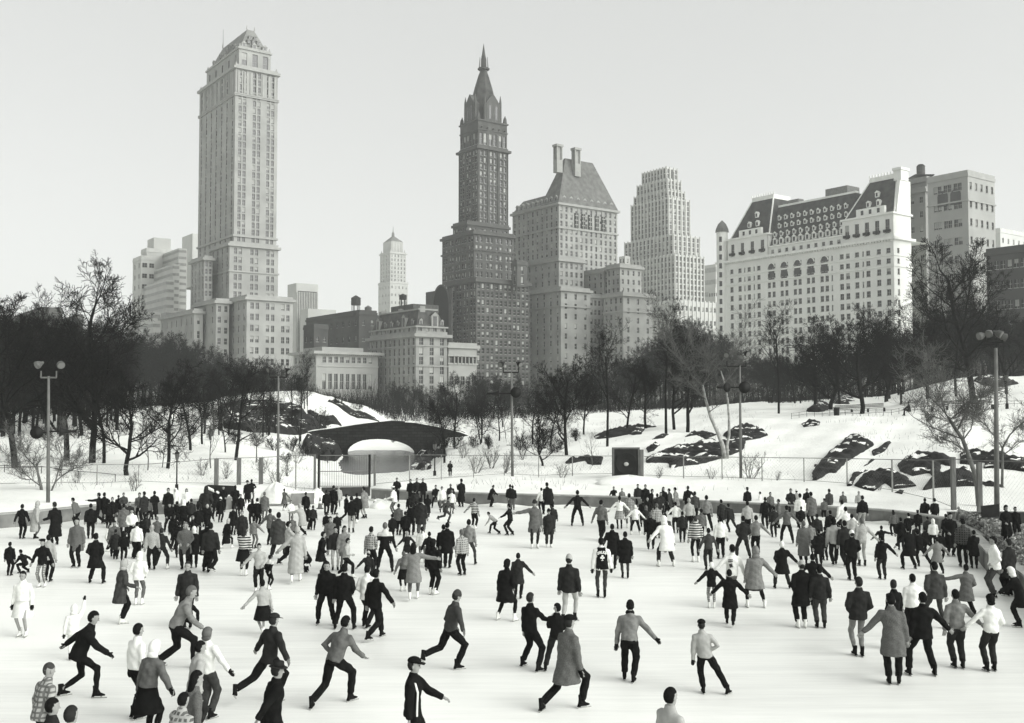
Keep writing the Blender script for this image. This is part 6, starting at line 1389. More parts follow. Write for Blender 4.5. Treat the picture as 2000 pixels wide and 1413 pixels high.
# shared small parts -------------------------------------------------
def deform_ball(r, fn, n=14, k=9):
    m = MB(); m.ball((0, 0, 0), r, n, k); m.v = [fn(*v) for v in m.v]; return m
HEADM = {}
def head_mesh(kind):
    if kind in HEADM: return HEADM[kind]
    def hair(x, y, z):
        if y > .035 and z < .045: return (x*.8, y*.72, z*.8)
        if z < -.10: return (x*.9, y*.95, -.10)
        if y > .0 and z < -.02: return (x*.8, y*.6, z*.8)
        return (x, y, z)
    m = deform_ball((.086, .106, .122), hair); m.v = [(x, y-.012, z+.016) for x, y, z in m.v]
    if kind == 'lo':
        m2 = MB(); loft(m2, [(Vector((0, -.05, .04)), X_, Y_, .08, .06), (Vector((0, -.06, -.08)), X_, Y_, .095, .055), (Vector((0, -.07, -.17)), X_, Y_, .085, .045), (Vector((0, -.075, -.23)), X_, Y_, .05, .025)], 10)
        o = len(m.v); m.v += m2.v; m.f += [tuple(i+o for i in f) for f in m2.f]; m.m += m2.m
    if kind == 'bo':
        m.v = [(x*1.18, y*1.1, z*1.08) for x, y, z in m.v]; m.ball((0, -.05, -.07), (.095, .07, .06), 10, 6)
    if kind == 'po': m.tube([(0, -.11, .05), (0, -.16, .0), (0, -.14, -.12), (0, -.12, -.24)], [.03, .035, .03, .008], 7)
    if kind == 'kn':
        m = deform_ball((.092, .112, .13), lambda x, y, z: (x, y, max(z, .0)+.025-(.02 if y < 0 and z <= 0 else 0))); m.ball((0, 0, .165), .028, 7, 5)
        m.tube([(0, 0, .005), (0, 0, .045)], [.098, .098], 14)
    if kind == 'kp': m = deform_ball((.09, .11, .135), lambda x, y, z: (x, y, max(z, -.01)+.02))
    if kind == 'be': m = deform_ball((.125, .125, .04), lambda x, y, z: (x+.02, y-.01, z+.105)); m.tube([(0, -.005, .06), (0, -.005, .09)], [.088, .095], 12)
    if kind == 'cp':
        m = deform_ball((.098, .115, .075), lambda x, y, z: (x, y-.005, max(z, -.02)+.075)); m.hexa([(-.07, .06, .052), (.07, .06, .052), (.05, .175, .04), (-.05, .175, .04), (-.07, .06, .066), (.07, .06, .066), (.05, .175, .05), (-.05, .175, .05)])
    if kind == 'fe': m.tube([(0, 0, .055), (0, 0, .065)], [.155, .15], 16); m.tube([(0, 0, .065), (0, 0, .155)], [.098, .08], 12)
    if kind in ('ho', 'sc'):
        def hood(x, y, z):
            if y > .05 and -.085 < z < .075: return (x*.82, .052, z*.95)
            return (x, y, z)
        k_ = 1.12 if kind == 'ho' else 1.0
        m = deform_ball((.100*k_, .122*k_, .148*k_), hood, 16, 11); loft(m, [(Vector((0, -.02, -.08)), X_, Y_, .085*k_, .09*k_), (Vector((0, -.02, -.17)), X_, Y_, .11*k_, .09*k_)], 12)
    me = m.mesh({'kn': 'knit_cap', 'kp': 'knit_cap', 'be': 'beret', 'cp': 'peaked_cap', 'fe': 'brimmed_hat', 'ho': 'hood', 'sc': 'headscarf'}.get(kind, 'hair'), [skin], True); HEADM[kind] = me; return me
def boot_mesh():
    m = MB(); loft(m, [(Vector((0, -.01, .10)), X_, Y_, .048, .052), (Vector((0, -.005, .03)), X_, Y_, .044, .052), (Vector((0, .01, -.03)), X_, Y_, .042, .075), (Vector((0, .045, -.065)), X_, Y_, .043, .125), (Vector((0, .045, -.085)), X_, Y_, .038, .122)], 10)
    m.box(-.03, .03, -.075, -.03, -.10, -.08); return m
BOOT = boot_mesh().mesh('boot', [skin], True)
m = MB(); m.box(-.004, .004, -.09, .20, -.135, -.112); m.box(-.003, .003, -.06, -.035, -.113, -.08); m.box(-.003, .003, .08, .11, -.113, -.08); BLADE = m.mesh('blade', [blade_m])
m = MB(); loft(m, [(Vector((0, -.01, -.03)), X_, Y_, .085, .08), (Vector((0, 0, .0)), X_, Y_, .098, .095), (Vector((0, 0, .035)), X_, Y_, .085, .085), (Vector((0, 0, .05)), X_, Y_, .07, .07)], 12)
m.tube([(.03, .085, 0), (.045, .13, -.1), (.04, .14, -.25)], [.035, .04, .03], 6); SCARF = m.mesh('scarf', [skin], True)
m = MB(); m.ball((0, 0, 0), (.011, .006, .007), 6, 4); EYE = m.mesh('eye', [eyem], True)
m = MB(); m.ball((0, 0, .05), (.05, .035, .085), 8, 6); m.tube([(0, .02, .02), (0, .06, .06)], [.02, .014], 6); m.tube([(0, 0, -.04), (0, 0, .02)], [.04, .042], 8); GLOVE = m.mesh('glove', [skin], True)
SKIRT = {}
PENDING = {}; POSES = {}
tmpcol = bpy.data.collections.new('tmp'); sc.collection.children.link(tmpcol)
def request(key, mb, voxel):
    if key in PENDING: return
    me = mb.mesh(key, [None] if False else [skin], False); o = bpy.data.objects.new('tmp', me); tmpcol.objects.link(o)
    md = o.modifiers.new('r', 'REMESH'); md.mode = 'VOXEL'; md.voxel_size = voxel; md.use_smooth_shade = True
    sm = o.modifiers.new('s', 'SMOOTH'); sm.factor = .5; sm.iterations = 2
    PENDING[key] = o
FULL = {'sw': 'sweater', 'sh': 'shirt', 'jk': 'jacket', 'ct': 'coat', 'lc': 'long coat'}
BOT = {'tr': 'trousers', 'ti': 'slim trousers', 'wi': 'baggy trousers', 'sk': 'skirt', 'bs': 'short skirt'}
HW = {'h': 'short hair', 'lo': 'long hair', 'bo': 'bobbed hair', 'po': 'ponytail', 'kn': 'bobble cap', 'kp': 'knit cap', 'be': 'beret', 'cp': 'peaked cap', 'fe': 'brimmed hat', 'ho': 'hood', 'sc': 'headscarf', 'ba': 'bare head'}
LW = {'s': 'standing', 'a': 'feet apart', 'w': 'striding', 'W': 'striding', 'g': 'one leg trailing', 'G': 'one leg trailing', 'x': 'one leg stretched sideways', 'X': 'one leg stretched sideways', 'v': 'pushing off', 'c': 'crouching', 'k': 'gliding', 'z': 'seated'}
PEOPLE = []
def parse(line):
    f = line.split('|'); a = f[0].split(); extra = f[1].strip() if len(f) > 1 else ''
    d = dict(px=float(a[0]), foot=float(a[1]), head=float(a[2]), yaw=float(a[3]), legs=a[4], arms=a[5], lean=float(a[6]), top=a[7][:2], tc=a[7][2:], bot=a[8][:2], bc=a[8][2:], hk=a[9].split('.')[0], hc=a[9].split('.')[1], sk=a[10], opt=a[11:], extra=extra)
    return d
def side_swap(yaw): return abs(((yaw+180) % 360)-180) > 95
def make_people(lines):
    ds = [parse(l) for l in lines.strip().split('\n') if l.strip() and not l.startswith('#')]
    for i, d in enumerate(ds):
        if 'T' in d['opt']: p = hit(d['px'], d['foot'], 50)
        elif any(o.startswith('z') for o in d['opt']):
            zz = float([o for o in d['opt'] if o.startswith('z')][0][1:]); p = G(d['px'], d['foot'], zz)
        else: p = G(d['px'], d['foot'], 0.0)
        d['p'] = p; hp = d['foot']-d['head']; lf = {'c': .66, 'z': .75, 'g': .96, 'G': .96, 'v': .93}.get(d['legs'], 1.0)*(1-.30*(1-math.cos(R(d['lean']*1.35))))
        H = hp*p.y/FPX/lf; d['s'] = max(.62, min(1.12, H/1.76)); d['near'] = hp > 98 and 'far' not in d['opt']
        arms = d['arms'] if not side_swap(d['yaw']) else d['arms'][::-1]
        d['arms2'] = arms
        seed = i if d['near'] else (i % 2); jit = 1.0 if d['near'] else .6
        pk = (d['legs'], arms, round(d['lean']/8)*8 if not d['near'] else d['lean'], seed)
        d['J'] = POSES.setdefault(pk, pose(pk[0], pk[1], pk[2], seed+17, jit)); d['pk'] = pk
        vb, vt = (.022, .022) if d['near'] else (.034, .030)
        d['kb'] = 'b%s' % (pk,); request(d['kb'], body_mb(d['J'], d['near'], None), vb)
        bulk = 1.0+(.12 if d['top'] in ('ct', 'lc') else 0); bulk = 1.12 if 'big' in d['opt'] else bulk
        d['kt'] = 't%s%s%s' % (pk, d['top'], bulk); request(d['kt'], top_mb(d['J'], d['top'], bulk), vt)
        d['kl'] = 'l%s%s' % (pk, d['bot']); request(d['kl'], bottom_mb(d['J'], d['bot']), vt)
        qk = .84 if d['top'] in ('ct', 'lc') else 1.0; d['kk'] = 's%s%s' % (pk, qk)
        if d['bot'] in ('sk', 'bs') and d['kk'] not in SKIRT: SKIRT[d['kk']] = skirt_mb(d['J'], qk).mesh('skirt', [skin], True)
    dg = bpy.context.evaluated_depsgraph_get(); done = {}
    for k, o in PENDING.items():
        me = bpy.data.meshes.new_from_object(o.evaluated_get(dg), depsgraph=dg); me.name = {'b': 'body', 't': 'top', 'l': 'legwear'}[k[0]]
        if not me.materials: me.materials.append(skin)
        if k[0] in 'tl':      # loose folds in the cloth
            co = np.empty(len(me.vertices)*3, np.float32); me.vertices.foreach_get('co', co); co = co.reshape(-1, 3); no = np.empty(len(me.vertices)*3, np.float32); me.vertices.foreach_get('normal', no); no = no.reshape(-1, 3)
            ph = (hash(k) % 97)*.1 if False else (len(k)*.7+len(co)*.013); x, y, z = co.T
            f_ = np.sin(z*34+x*14+ph+2*np.sin(x*9+y*7))*.55+np.sin(x*27-z*12+y*22+ph*2)*.45
            co += no*(f_*(.0085 if k[0] == 't' else .007))[:, None]; me.vertices.foreach_set('co', co.ravel()); me.update()
        me.polygons.foreach_set('use_smooth', [True]*len(me.polygons)); done[k] = me
    for o in list(tmpcol.objects): bpy.data.objects.remove(o)
    bpy.data.collections.remove(tmpcol)
    def child(name, me, e, m_, loc=None, rot=None):
        o = bpy.data.objects.new(name, me); col.objects.link(o); o.parent = e
        if loc is not None: o.location = loc
        if rot is not None: o.rotation_euler = rot
        o.material_slots[0].link = 'OBJECT'; o.material_slots[0].material = m_; return o
    EXTRA = {}
    # labels -----------------------------------------------------
    def clothes(d): return '%s %s' % (TWORD[d['tc'][0]]+{'t': ' tweed', 'p': ' plaid', 's': ' striped', 'y': ' yoked', 'u': ' yoked'}.get(d['tc'][1:], ''), FULL[d['top']])
    def base(d):
        hw = HW[d['hk']]; hs = ('%s %s' % (TWORD[d['hc'][0]], hw)) if d['hk'] not in ('ba',) else hw
        ori = 'seen from behind' if abs(((d['yaw']+180) % 360)-180) < 50 else ('facing the camera' if abs(((d['yaw']+180) % 360)-180) > 130 else ('heading right' if 0 < ((d['yaw']+360) % 360) < 180 else 'heading left'))
        return '%s, %s %s, %s, %s' % (clothes(d), TWORD[d['bc'][0]], BOT[d['bot']].split()[-1], hs, LW[d['legs']] if d['legs'] != 's' else ori)
    marks = [(60, 'left floodlight mast'), (190, 'left wall'), (345, 'left lamp post'), (467, 'tall gate posts'), (543, 'second floodlight mast'), (670, 'gate'), (775, 'wall end beside the gate'), (880, 'stone bridge'), (1000, 'horn speaker mast'), (1107, 'crooked dark tree'), (1225, 'speaker box'), (1330, 'largest rock slab'), (1445, 'two-horn lamp mast'), (1520, 'rounded shrub'), (1630, 'diagonal rock'), (1742, 'broad low rock'), (1861, 'thick fence post'), (1945, 'right floodlight mast')]
    used = {}
    for d in ds:
        mk = min(marks, key=lambda q: abs(q[0]-d['px']))[1]
        row = 'by the far wall below' if d['foot'] < 1012 else ('in the far rows below' if d['foot'] < 1060 else ('mid-rink in line with' if d['foot'] < 1180 else 'on the near ice in line with'))
        if d['extra']: lb = d['extra']
        else: lb = 'person in %s, %s the %s' % (base(d), row, mk)
        if len(lb.split()) > 16:
            lb = 'person in %s, %s %s, %s, below the %s' % (clothes(d), TWORD[d['bc'][0]], BOT[d['bot']].split()[-1], HW[d['hk']], mk)
        lb = ' '.join(lb.split()[:16]); used.setdefault(lb, []).append(d); d['label'] = lb
    NX = {}
    for lb, g_ in list(used.items()):
        if len(g_) == 1: continue
        for d in g_:      # tell look-alikes apart by the neighbour they skate beside
            nb = min((q for q in ds if q is not d and clothes(q) != clothes(d)), key=lambda q: (q['px']-d['px'])**2+((q['foot']-d['foot'])*1.5)**2)
            mk = min(marks, key=lambda q: abs(q[0]-d['px']))[1]
            side = 'left' if nb['px'] > d['px'] else 'right'
            d['label'] = '%s, %s, just %s of a %s, below the %s' % (clothes(d), HW[d['hk']], side, clothes(nb), mk)
            if len(d['label'].split()) < 16: d['label'] = 'person in '+d['label'] if len(d['label'].split()) < 15 else d['label']
    for d in ds: NX.setdefault(d['label'], []).append(d)
    for lb, g_ in NX.items():
        if len(g_) > 1:
            g_.sort(key=lambda q: -q['foot']); O = ['foremost', 'second nearest', 'third nearest', 'fourth nearest', 'fifth nearest', 'sixth nearest', 'seventh nearest', 'eighth nearest']
            for n_, d in enumerate(g_): d['label'] = ' '.join((O[n_]+' '+lb).split()[:16])
    for i, d in enumerate(ds):
        J = d['J']; s = d['s']; e = empty('person', d['p'], -R(d['yaw'])); e.scale = (s, s, s); tag(e, ' '.join(d['label'].split()[:16]), 'person', 'spectators off the ice' if ('T' in d['opt']) else 'skaters on the rink')
        # the body: fused mesh plus face and hands
        kb = d['kb']
        if kb not in EXTRA:
            me = done[kb]; ex = extras_mb(J, d['near']); bm_ = bmesh.new(); bm_.from_mesh(me); em = ex.mesh('x', [skin], True); bm_.from_mesh(em); bm_.to_mesh(me); bm_.free(); EXTRA[kb] = me
        child('body', EXTRA[kb], e, skin); tp = child(FULL[d['top']].replace(' ', '_'), done[d['kt']], e, cloth(d['tc']))
        if d['bot'] in ('sk', 'bs'):
            if d['bot'] == 'sk': child('tights', done[d['kl']], e, cloth('k' if d['sk'] == 'w' or True else 'g'))
            child('skirt', SKIRT[d['kk']], e, cloth(d['bc']))
        else: child('trousers', done[d['kl']], e, cloth(d['bc']))
        hu = J['hu']; hr = math.atan2(-hu.y, hu.z)*1.0; htw = 0.0
        if 'hl' in d['opt']: htw = R(60)
        if 'hr' in d['opt']: htw = -R(60)
        if d['hk'] != 'ba': child(HEADM.get(d['hk'], head_mesh(d['hk'])).name.split('.')[0], head_mesh(d['hk']), e, cloth(d['hc']), J['head'], (hr, 0, htw))
        if d['hk'] in ('kn', 'kp', 'cp', 'be', 'fe') and d['hk'] != 'fe': child('hair', head_mesh('h'), e, cloth('d'), J['head']-hu*.004, (hr, 0, htw)).scale = (.97, .97, .9)
        for s_ in 'LR':
            b_ = child('skate', BOOT, e, cloth({'w': 'w', 'k': 'k', 'b': 'k'}[d['sk']]), J['ank'+s_], (max(-.9, min(0, -(J['ank'+s_].z-.13)*2.2)), 0, R(J['toe'+s_])))
            if d['sk'] != 'b':
                bo = bpy.data.objects.new('blade', BLADE); col.objects.link(bo); bo.parent = b_
        if 'gl' in d['opt']:
            for s_ in 'LR':
                v = J['v2'+s_]; o = child('glove', GLOVE, e, cloth('k'), J['wr'+s_]+v*.02); o.rotation_mode = 'QUATERNION'; o.rotation_quaternion = v.to_track_quat('Z', 'Y')
        if 'scf' in d['opt']: child('scarf', SCARF, e, cloth('w' if TONE[d['tc'][0]] < .06 else 'k'), J['neck']+J['ud']*.03)
        if d['near'] and abs(((d['yaw']+180) % 360)-180) > 60:
            hf = (Y_-hu*Y_.dot(hu)).normalized()
            for sg in (-1, 1): bo = bpy.data.objects.new('eye', EYE); col.objects.link(bo); bo.parent = e; bo.location = J['head']+X_*(sg*.031)+hf*.092+hu*.012
            d['e'] = e
        for o_ in d['opt']:
            if o_.startswith('num'): d['e'] = e
        d['e'] = e
    return ds
PEOPLE_TABLE = """
42 1053 986 0 s oo 0 jkk trk h.k k
69 1053 980 60 s DD 5 lcl tig sc.l k
107 1065 982 -55 s QD 8 lck trk h.d k
150 1032 974 -80 s DD 28 jkgt trk h.k k
176 1053 985 -15 s DD 0 jkk trk h.k k
149 1109 1013 180 s DD 0 ctgt trk h.k k big | person in a mid-grey tweed car coat standing square to the camera, hands by sides
186 1140 1041 0 a PP 0 ctk trk h.k k big | person in black coat with elbows out, back to the camera, left foreground
82 1147 1055 180 s oo 0 jkk tilp be.k w | person facing the camera in black beret, black jacket and pale check slacks
93 1137 1046 0 s DD 0 jkl trk h.k k
47 1120 1084 -70 c FB 30 jkk trk h.k k | dark child toppling onto the ice at the left edge
18 1125 1060 0 s DD 0 jkk trk h.k k
43 1244 1118 178 s DD 4 shw bsw h.k w gl | girl in white blouse and white pleated skirt with dark gloves, left edge
193 1024 962 -85 w fD 0 jkk trk h.k k | person in black pointing out over the ice from the left crowd
203 1024 963 10 s DD 0 jkk trk h.k k
219 1030 972 170 s DD 0 jkk trk h.d k
231 1011 968 0 s DD 0 jkk trk h.k k
241 1012 963 150 s PP 0 jkc trd h.k k
212 1032 977 0 s DD 0 jkk trk h.k k
253 1036 981 160 s DD 0 jkd trk h.k k
241 1052 985 -20 s DD 5 ctg trk h.k k
257 1062 995 170 s PP 0 shw trk h.k k
266 1092 1021 0 s DD 8 jkw trk h.k k
222 1088 1018 150 s DD 15 jkg trk h.k k
210 1078 1025 90 s FD 15 jkw trk lo.k w
225 1093 1035 0 s oD 0 ctd trk h.k k
241 1098 1038 -10 s DD 0 jkk trk lo.k k
272 1019 963 180 s PD 0 jkg trk h.k k
281 1021 961 -60 s DD 0 ctd trk h.k k
301 1016 960 -40 s PP 0 lck trk h.k k
290 1018 976 0 s DD 0 jkg trk h.k k
297 1113 1026 170 s DD 5 jklt trk h.l k
315 1112 1031 0 a oo 0 swd trd h.d w | person in dark sweater with back turned and bright skates, left of the bespectacled man
275 1072 1010 0 s DD 0 ctk tik h.k k
262 1090 1030 20 s oD 5 jkk trk h.k k
285 1060 1004 0 s DD 0 jkd trk h.k k
236 1219 1095 55 s PQ 5 ctc trk sc.l w | person in grey coat and pale headscarf with white skates, left foreground
270 1182 1080 0 s PP 5 jkw tig sc.w w | person in white jacket and grey slacks gliding behind the headscarfed coat
328 1016 954 175 s DD 0 jkk trk h.k k
331 1040 982 170 a PP 0 jkk trk h.k k
342 1012 955 180 s DD 0 jkw trk ho.w k
364 1006 955 170 s DD 0 jkw trk lo.k k
345 1037 980 0 s DD 0 jkk trk h.k k
358 1042 978 0 s PP 0 jkk trk ho.w k
373 1031 975 -30 s DD 0 jkd trk h.k k
375 1062 1008 60 s FD 0 jkk trk h.g k
361 1113 1021 170 s PP 0 ctgt trk h.g k
378 1110 1030 -20 s DD 0 ctk trk sc.w k
402 1030 950 0 s PP 0 jkd trk lo.d k
404 1044 986 0 s oo 0 jkk trk h.l k
430 1021 972 10 s DD 0 ctk trk kp.w k
443 1072 1013 40 w oo 8 lck tik sc.l w | small girl in black swinging coat mid-stride before the gate
411 1120 1022 0 G DD 0 jkd trk h.k k | person in charcoal jacket with right leg swung behind, below the tall gate posts
403 1117 1018 10 s DD 0 ctk trk h.k k
459 1002 949 0 s PP 0 jkk trk lo.k k
470 1012 966 170 s DD 0 jkk trk h.k k
472 1067 998 170 s DD 0 ctd trk h.g k
483 985 940 175 s DD 0 lck trk fe.k k T | bystander in black coat and brimmed hat under the tall gate posts
491 984 938 0 s KK 0 jkk tig h.k k T | bystander with hands on hips and light slacks under the tall gate posts
492 1030 975 -20 s PP 0 jkk trk lo.k k
502 1032 974 20 s DD 0 jkk trk h.k k scf
516 1017 962 0 s DD 0 ctg tig h.g k
527 1065 995 20 s OO 0 jkg trk h.k k
543 1092 1000 0 a DD 0 ctc wid h.k k big | broad person in dark grey coat and baggy black trousers, left of centre crowd
496 1072 1012 20 s DO 0 jkm tig h.k k
475 1125 1031 0 s FD 0 swks skk lo.d w | person in banded sweater and dark skirt with white skates left of centre
505 1155 1063 170 s OP 0 jkl trk h.k w | person in light grey jacket and narrow black trousers above the girl in dark shorts
525 1152 1083 20 k PB 10 swky tik h.k w
563 1105 1018 60 w DF 0 jkl trk h.k k
578 1138 1028 -5 w OD 8 lcl tig h.l w | woman in long pale coat and white skates skating away at left centre
555 998 955 30 s fO 0 swg skg h.d w
568 1022 980 160 s FD 0 jkw tig lo.d w
570 1063 1008 0 s DD 0 jkg trk h.g k
589 1047 983 -60 w fD 12 ctl trk h.l k | person in pale coat with one arm stretched left, before the grey wall panel
597 1012 962 10 s DD 0 jkk trk h.k k
602 1035 988 40 s DD 0 ctk trk h.k k
611 1036 988 0 s DD 0 jkd trk h.k k
600 1118 1072 -120 c DD 35 jkk trk h.d k | person in black crouched low over the ice left of centre
365 1228 1099 178 s DD 0 jkd trk h.d k | bespectacled person in dark jacket and white collar facing the camera
348 1305 1147 75 v DF 24 swm trk h.g k | skater in light grey sweater and black trousers leaning forward, left foreground
372 1222 1165 70 w DD 10 swd trk h.d k far
651 1006 949 20 s DD 0 jkk trk h.k k
661 994 950 180 s DD 0 ctl tig h.l w
637 1007 958 0 s DD 0 jkk trk h.k k
644 1002 960 160 s PP 0 jkk trk h.k k
676 1019 965 60 w DD 0 jkk trk h.k k
686 1041 970 0 s PP 0 jkk til h.k k
697 1023 963 -20 w DD 0 jkk trk h.k w
712 1013 952 -60 s PP 5 ctm til h.k k
770 1008 951 -70 s QD 8 jkw tig cp.w k | stout person in white coat and white peaked cap by the wall right of the gate
775 982 935 178 s PP 0 jkk trk h.k k T
802 984 938 170 s DD 0 jkk trk h.k k T
814 984 936 180 s DD 0 jkd trk h.k k T
826 984 936 170 s DD 0 jkk trk h.k k T
801 1014 966 0 s DD 0 jkk trk h.k k
810 1018 955 10 s DD 0 ctd trk h.k k
851 993 947 180 a PP 0 jkk trk h.k k
835 1011 967 0 s PP 0 lck trk sc.k k
863 1002 951 170 s DD 0 jkw trg h.k k
872 1022 972 95 g FB 20 jkc trc h.k k | person in dark grey running-style glide left of the wall under the bridge
880 993 946 0 s PP 0 jkd trk h.g k
882 1004 958 10 s DD 0 jkw tig h.g k
637 1050 1003 20 s DD 0 jkk trk h.k k
645 1085 1010 170 s DD 0 ctg trk h.k k
658 1052 1005 175 s DD 0 jkk trk h.k k
655 1115 1030 170 s DD 0 jkdt til h.k k
671 1115 1028 150 s DB 5 ctm tig lo.k k
627 1125 1040 70 s PP 8 ctk trk h.k k | person in open black coat showing a white shirt front, left of centre
676 1128 1053 100 v CD 5 shl trk h.k w | youth in white shirt and pale scarf pushing off, centre-left crowd
637 1220 1096 178 a DD 0 swk trk h.k k big | person in black sweater and trousers facing the camera, arm hanging, centre left
672 1230 1101 5 a DP 0 jkk trk h.k k big | person in black jacket beside the one facing the camera, back turned
716 1226 1102 20 k PD 8 jkw trk h.k k | person in white jacket partly hidden by the one in the black suit
733 1250 1112 35 W DO 5 jkk trk h.k k | person in black suit striding right with one arm swung low, left of centre
724 1122 1030 20 s DP 0 shgp trk h.k k | youth in grey plaid shirt standing left of the yoked sweater
719 1150 1078 10 s OD 0 jkd trk kp.l w far
751 1118 1020 0 a oo 0 swky trk h.g k | person in black sweater with pale patterned yoke, feet apart, back turned
766 1062 1005 -30 s PD 0 swk trk h.k k
778 1046 985 20 s DD 0 jkg trk h.k k
803 1046 985 0 s DD 0 jkk trk h.k k
791 1060 1000 10 s DD 0 jkk trk h.k k
822 1050 973 10 s DD 0 ctd trg h.k k
812 1040 980 0 s PP 0 jkk tid h.k k
795 1097 1040 -20 s OO 0 jkd skd sc.l w
824 1100 1030 0 s DD 0 jkw tig po.k w
788 1155 1078 -20 s oD 0 jkg skk h.g w far | little girl in grey jacket and short black skirt with white skates
808 1172 1060 0 w PH 3 ctmt tig lo.k w | woman in light tweed coat reaching right to a child, white skates
845 1162 1055 30 s DD 0 jkk trk bo.k w | child in black jacket with white skates held by the tweed-coated woman
838 1110 1040 -10 s oD 0 jkk trk h.k k
866 1108 1026 -10 s DP 0 ctk trk h.k k
873 1110 1022 10 s DD 0 ctk trk h.k k
926 1034 974 20 s OD 0 swks trk h.k w | skater in black and white striped sweater below the horn masts
965 1043 1004 -75 v FD 50 swl trk h.k k | boy in pale sweater crouched low and gliding left on open ice
996 1046 983 -70 k FD 8 jkk trk h.k k | person in black bending knees beside the crouching boy
901 991 936 -40 s UD 0 lck trk h.k k | person in long black coat with hand to face at the far wall
959 991 949 60 s FF 22 ctk trk h.k k | hunched person in black leaning along the far wall
996 996 947 10 s DP 0 jkk trg h.k k | person in dark jacket and grey slacks at the wall, left of an embracing pair
1001 997 949 -10 s DD 0 jkk trg h.k k
1058 1002 954 -20 s oD 10 jkw trk h.k k
1071 1005 943 -20 a DD 22 ctk trk h.k k | tall person in black coat leaning back against the far wall
1080 1040 985 0 w DD 10 jkd trd h.k k
1044 1071 978 175 s HD 0 ctg tid kp.d w | child in grey coat and dark cap facing the camera, arm out
1072 1069 995 175 s DD 0 ctd trd kp.k w | child in dark coat and cap facing the camera with white skates
1128 1028 957 0 a OO 0 swk trk h.k k | skater all in black with both arms held out, alone near the far wall
915 1103 1014 10 a DD 0 swm tic h.k k | skater in light grey sweater seen from behind, right of centre-left crowd
903 1124 1036 -35 s DD 5 jkgp trk h.g k | youth in patterned jacket standing before the light grey sweater
988 1213 1093 30 a DP 8 ctk tik bo.k w | person in black coat, black tights and white skates with feet planted wide
1012 1170 1082 10 s DO 0 ctd trk h.k k | person in dark grey coat with right arm stretched out behind the black coat
1112 1218 1083 15 w DD -4 jkd til kp.l k | skater with pale knit cap, dark jacket and light trousers on open ice
1176 1168 1052 0 s DD 0 jkw tic h.k k gl num1 | skater in black and white varsity jacket lettered across the back
1036 1308 1158 45 a DF 3 swk trk h.d k | skater in black jersey and black trousers with bare forearms, centre foreground
1087 1312 1178 10 a UC 0 swk trd h.k k hl | person in black jersey looking left, behind the tweed overcoat
1108 1386 1208 55 v DD 3 ctgt trk cp.k k big gl | skater in long grey tweed coat and dark cap striding at the bottom centre
1196 1112 1025 10 s oD 0 ctk trk h.k k
1221 1130 1040 0 s DD 0 ctk tic h.k k big | person in boxy black coat and narrow grey trousers right of the varsity jacket
1174 1056 976 20 W oD 5 swg trk h.k k | skater in mid grey sweater leading the group left of the speaker box
1199 992 951 175 s ob 0 jkk trk h.k k
1215 993 956 180 s DD 0 ctm trk h.k k
1210 1034 970 0 s OO 0 sww skgp po.k k | girl in white sweater, plaid skirt and ponytail below the flat rock
1229 1032 965 0 s DD 0 ctlp tig h.k w
1241 1045 986 0 a OO 5 sww trk h.w w
1246 996 946 170 s DD 0 jkd trk h.k k
1261 1001 947 175 s DD 0 jkk trk h.k k
1270 1010 957 120 s DD 20 lck trk h.k k
1265 1020 973 180 s DD 0 ctk trk h.l k
1296 1006 952 160 s DD 0 jkk trk lo.k k
1291 1012 962 180 s PP 0 jkd trk h.d k
1309 1006 955 -60 s DD 5 ctc trk h.k k
1321 1006 953 -60 s DD 8 ctm trk h.k k
1344 1006 950 10 s DO 0 jkk trk h.k k
1357 1021 961 10 s DD 0 jkdp trk h.k k
1346 1043 974 0 s oD 0 swl trk h.l w | skater in light grey sweater and fair hair hand in hand by the far wall
1380 1038 967 0 a DD 0 swm trk h.k k | skater in mid-grey sweater with legs apart, right of the linked pair
1262 1042 988 10 W DD 5 jkd trk ho.g k
1284 1052 985 -20 s DD 10 jkgp trk h.g k
1320 1042 982 0 s OO 10 sww trk h.k k
1271 1075 1000 10 w DD 0 jkk trk h.g k
1300 1080 1003 -5 w DD 0 jkc trk h.k k
1301 1107 1010 -12 a OD 22 ctw trd ho.w w big | person in white hooded coat bending forward, white skates, largest of the right-centre group
1359 1098 1009 0 s DD 0 swds tik h.c w | skater in dark sweater with one pale band, white skates
1384 1114 1033 0 s oo 0 swc trd h.k k | skater in dark grey sweater with arms slightly spread, right of centre
1408 1092 1010 0 s DD 0 sww trk h.k k | broad-backed skater in white sweater and black trousers, mid right
1410 1036 977 -20 s DO 5 ctkp tik h.k k
1426 1040 983 -10 x DD 10 jkd trd h.k k
1430 1184 1063 -5 w Oo 0 sww tim h.k k num2 | skater in white sweater with black letters on the shoulder
1390 1188 1100 5 s OO 0 jkk tilp h.w w | skater in short black jacket and pale check slacks with white cap
1426 1222 1112 12 W OO 3 ctk trk h.k k big | skater in black overcoat with arms spread like wings, right of centre
1475 1187 1068 0 a DO 0 ctmt skd ho.m w | woman in grey tweed coat, hood and dark skirt, arm stretched right
1230 1331 1176 15 k DO 26 swm trk h.k k gl scf | skater in grey sweater and dark scarf leaning forward with hand out, centre right foreground
1378 1355 1209 5 x DK -2 swl trk cp.k k gl | skater in light sweater with dark shoulder patches and black cap, one leg thrown out
1310 1598 1352 60 s DD 0 jkl trk h.k k | dark-haired head poking up at the bottom edge right of centre
1460 1003 953 -10 s DD 0 jkk trk fe.k k
1485 1001 964 -60 s DD 0 jkw trk h.k k
1495 1034 972 0 s DO 0 jkk trk h.k k
1460 1050 980 0 s DD 0 swl trk h.k k
1452 1093 1007 0 a PP 0 jkd trd h.k k | skater in charcoal jacket with elbows tucked, left of the light sweater
1477 1087 1008 0 s DO 0 swm trk h.k k
1521 1032 976 -70 s DD 0 ctg trk h.k k
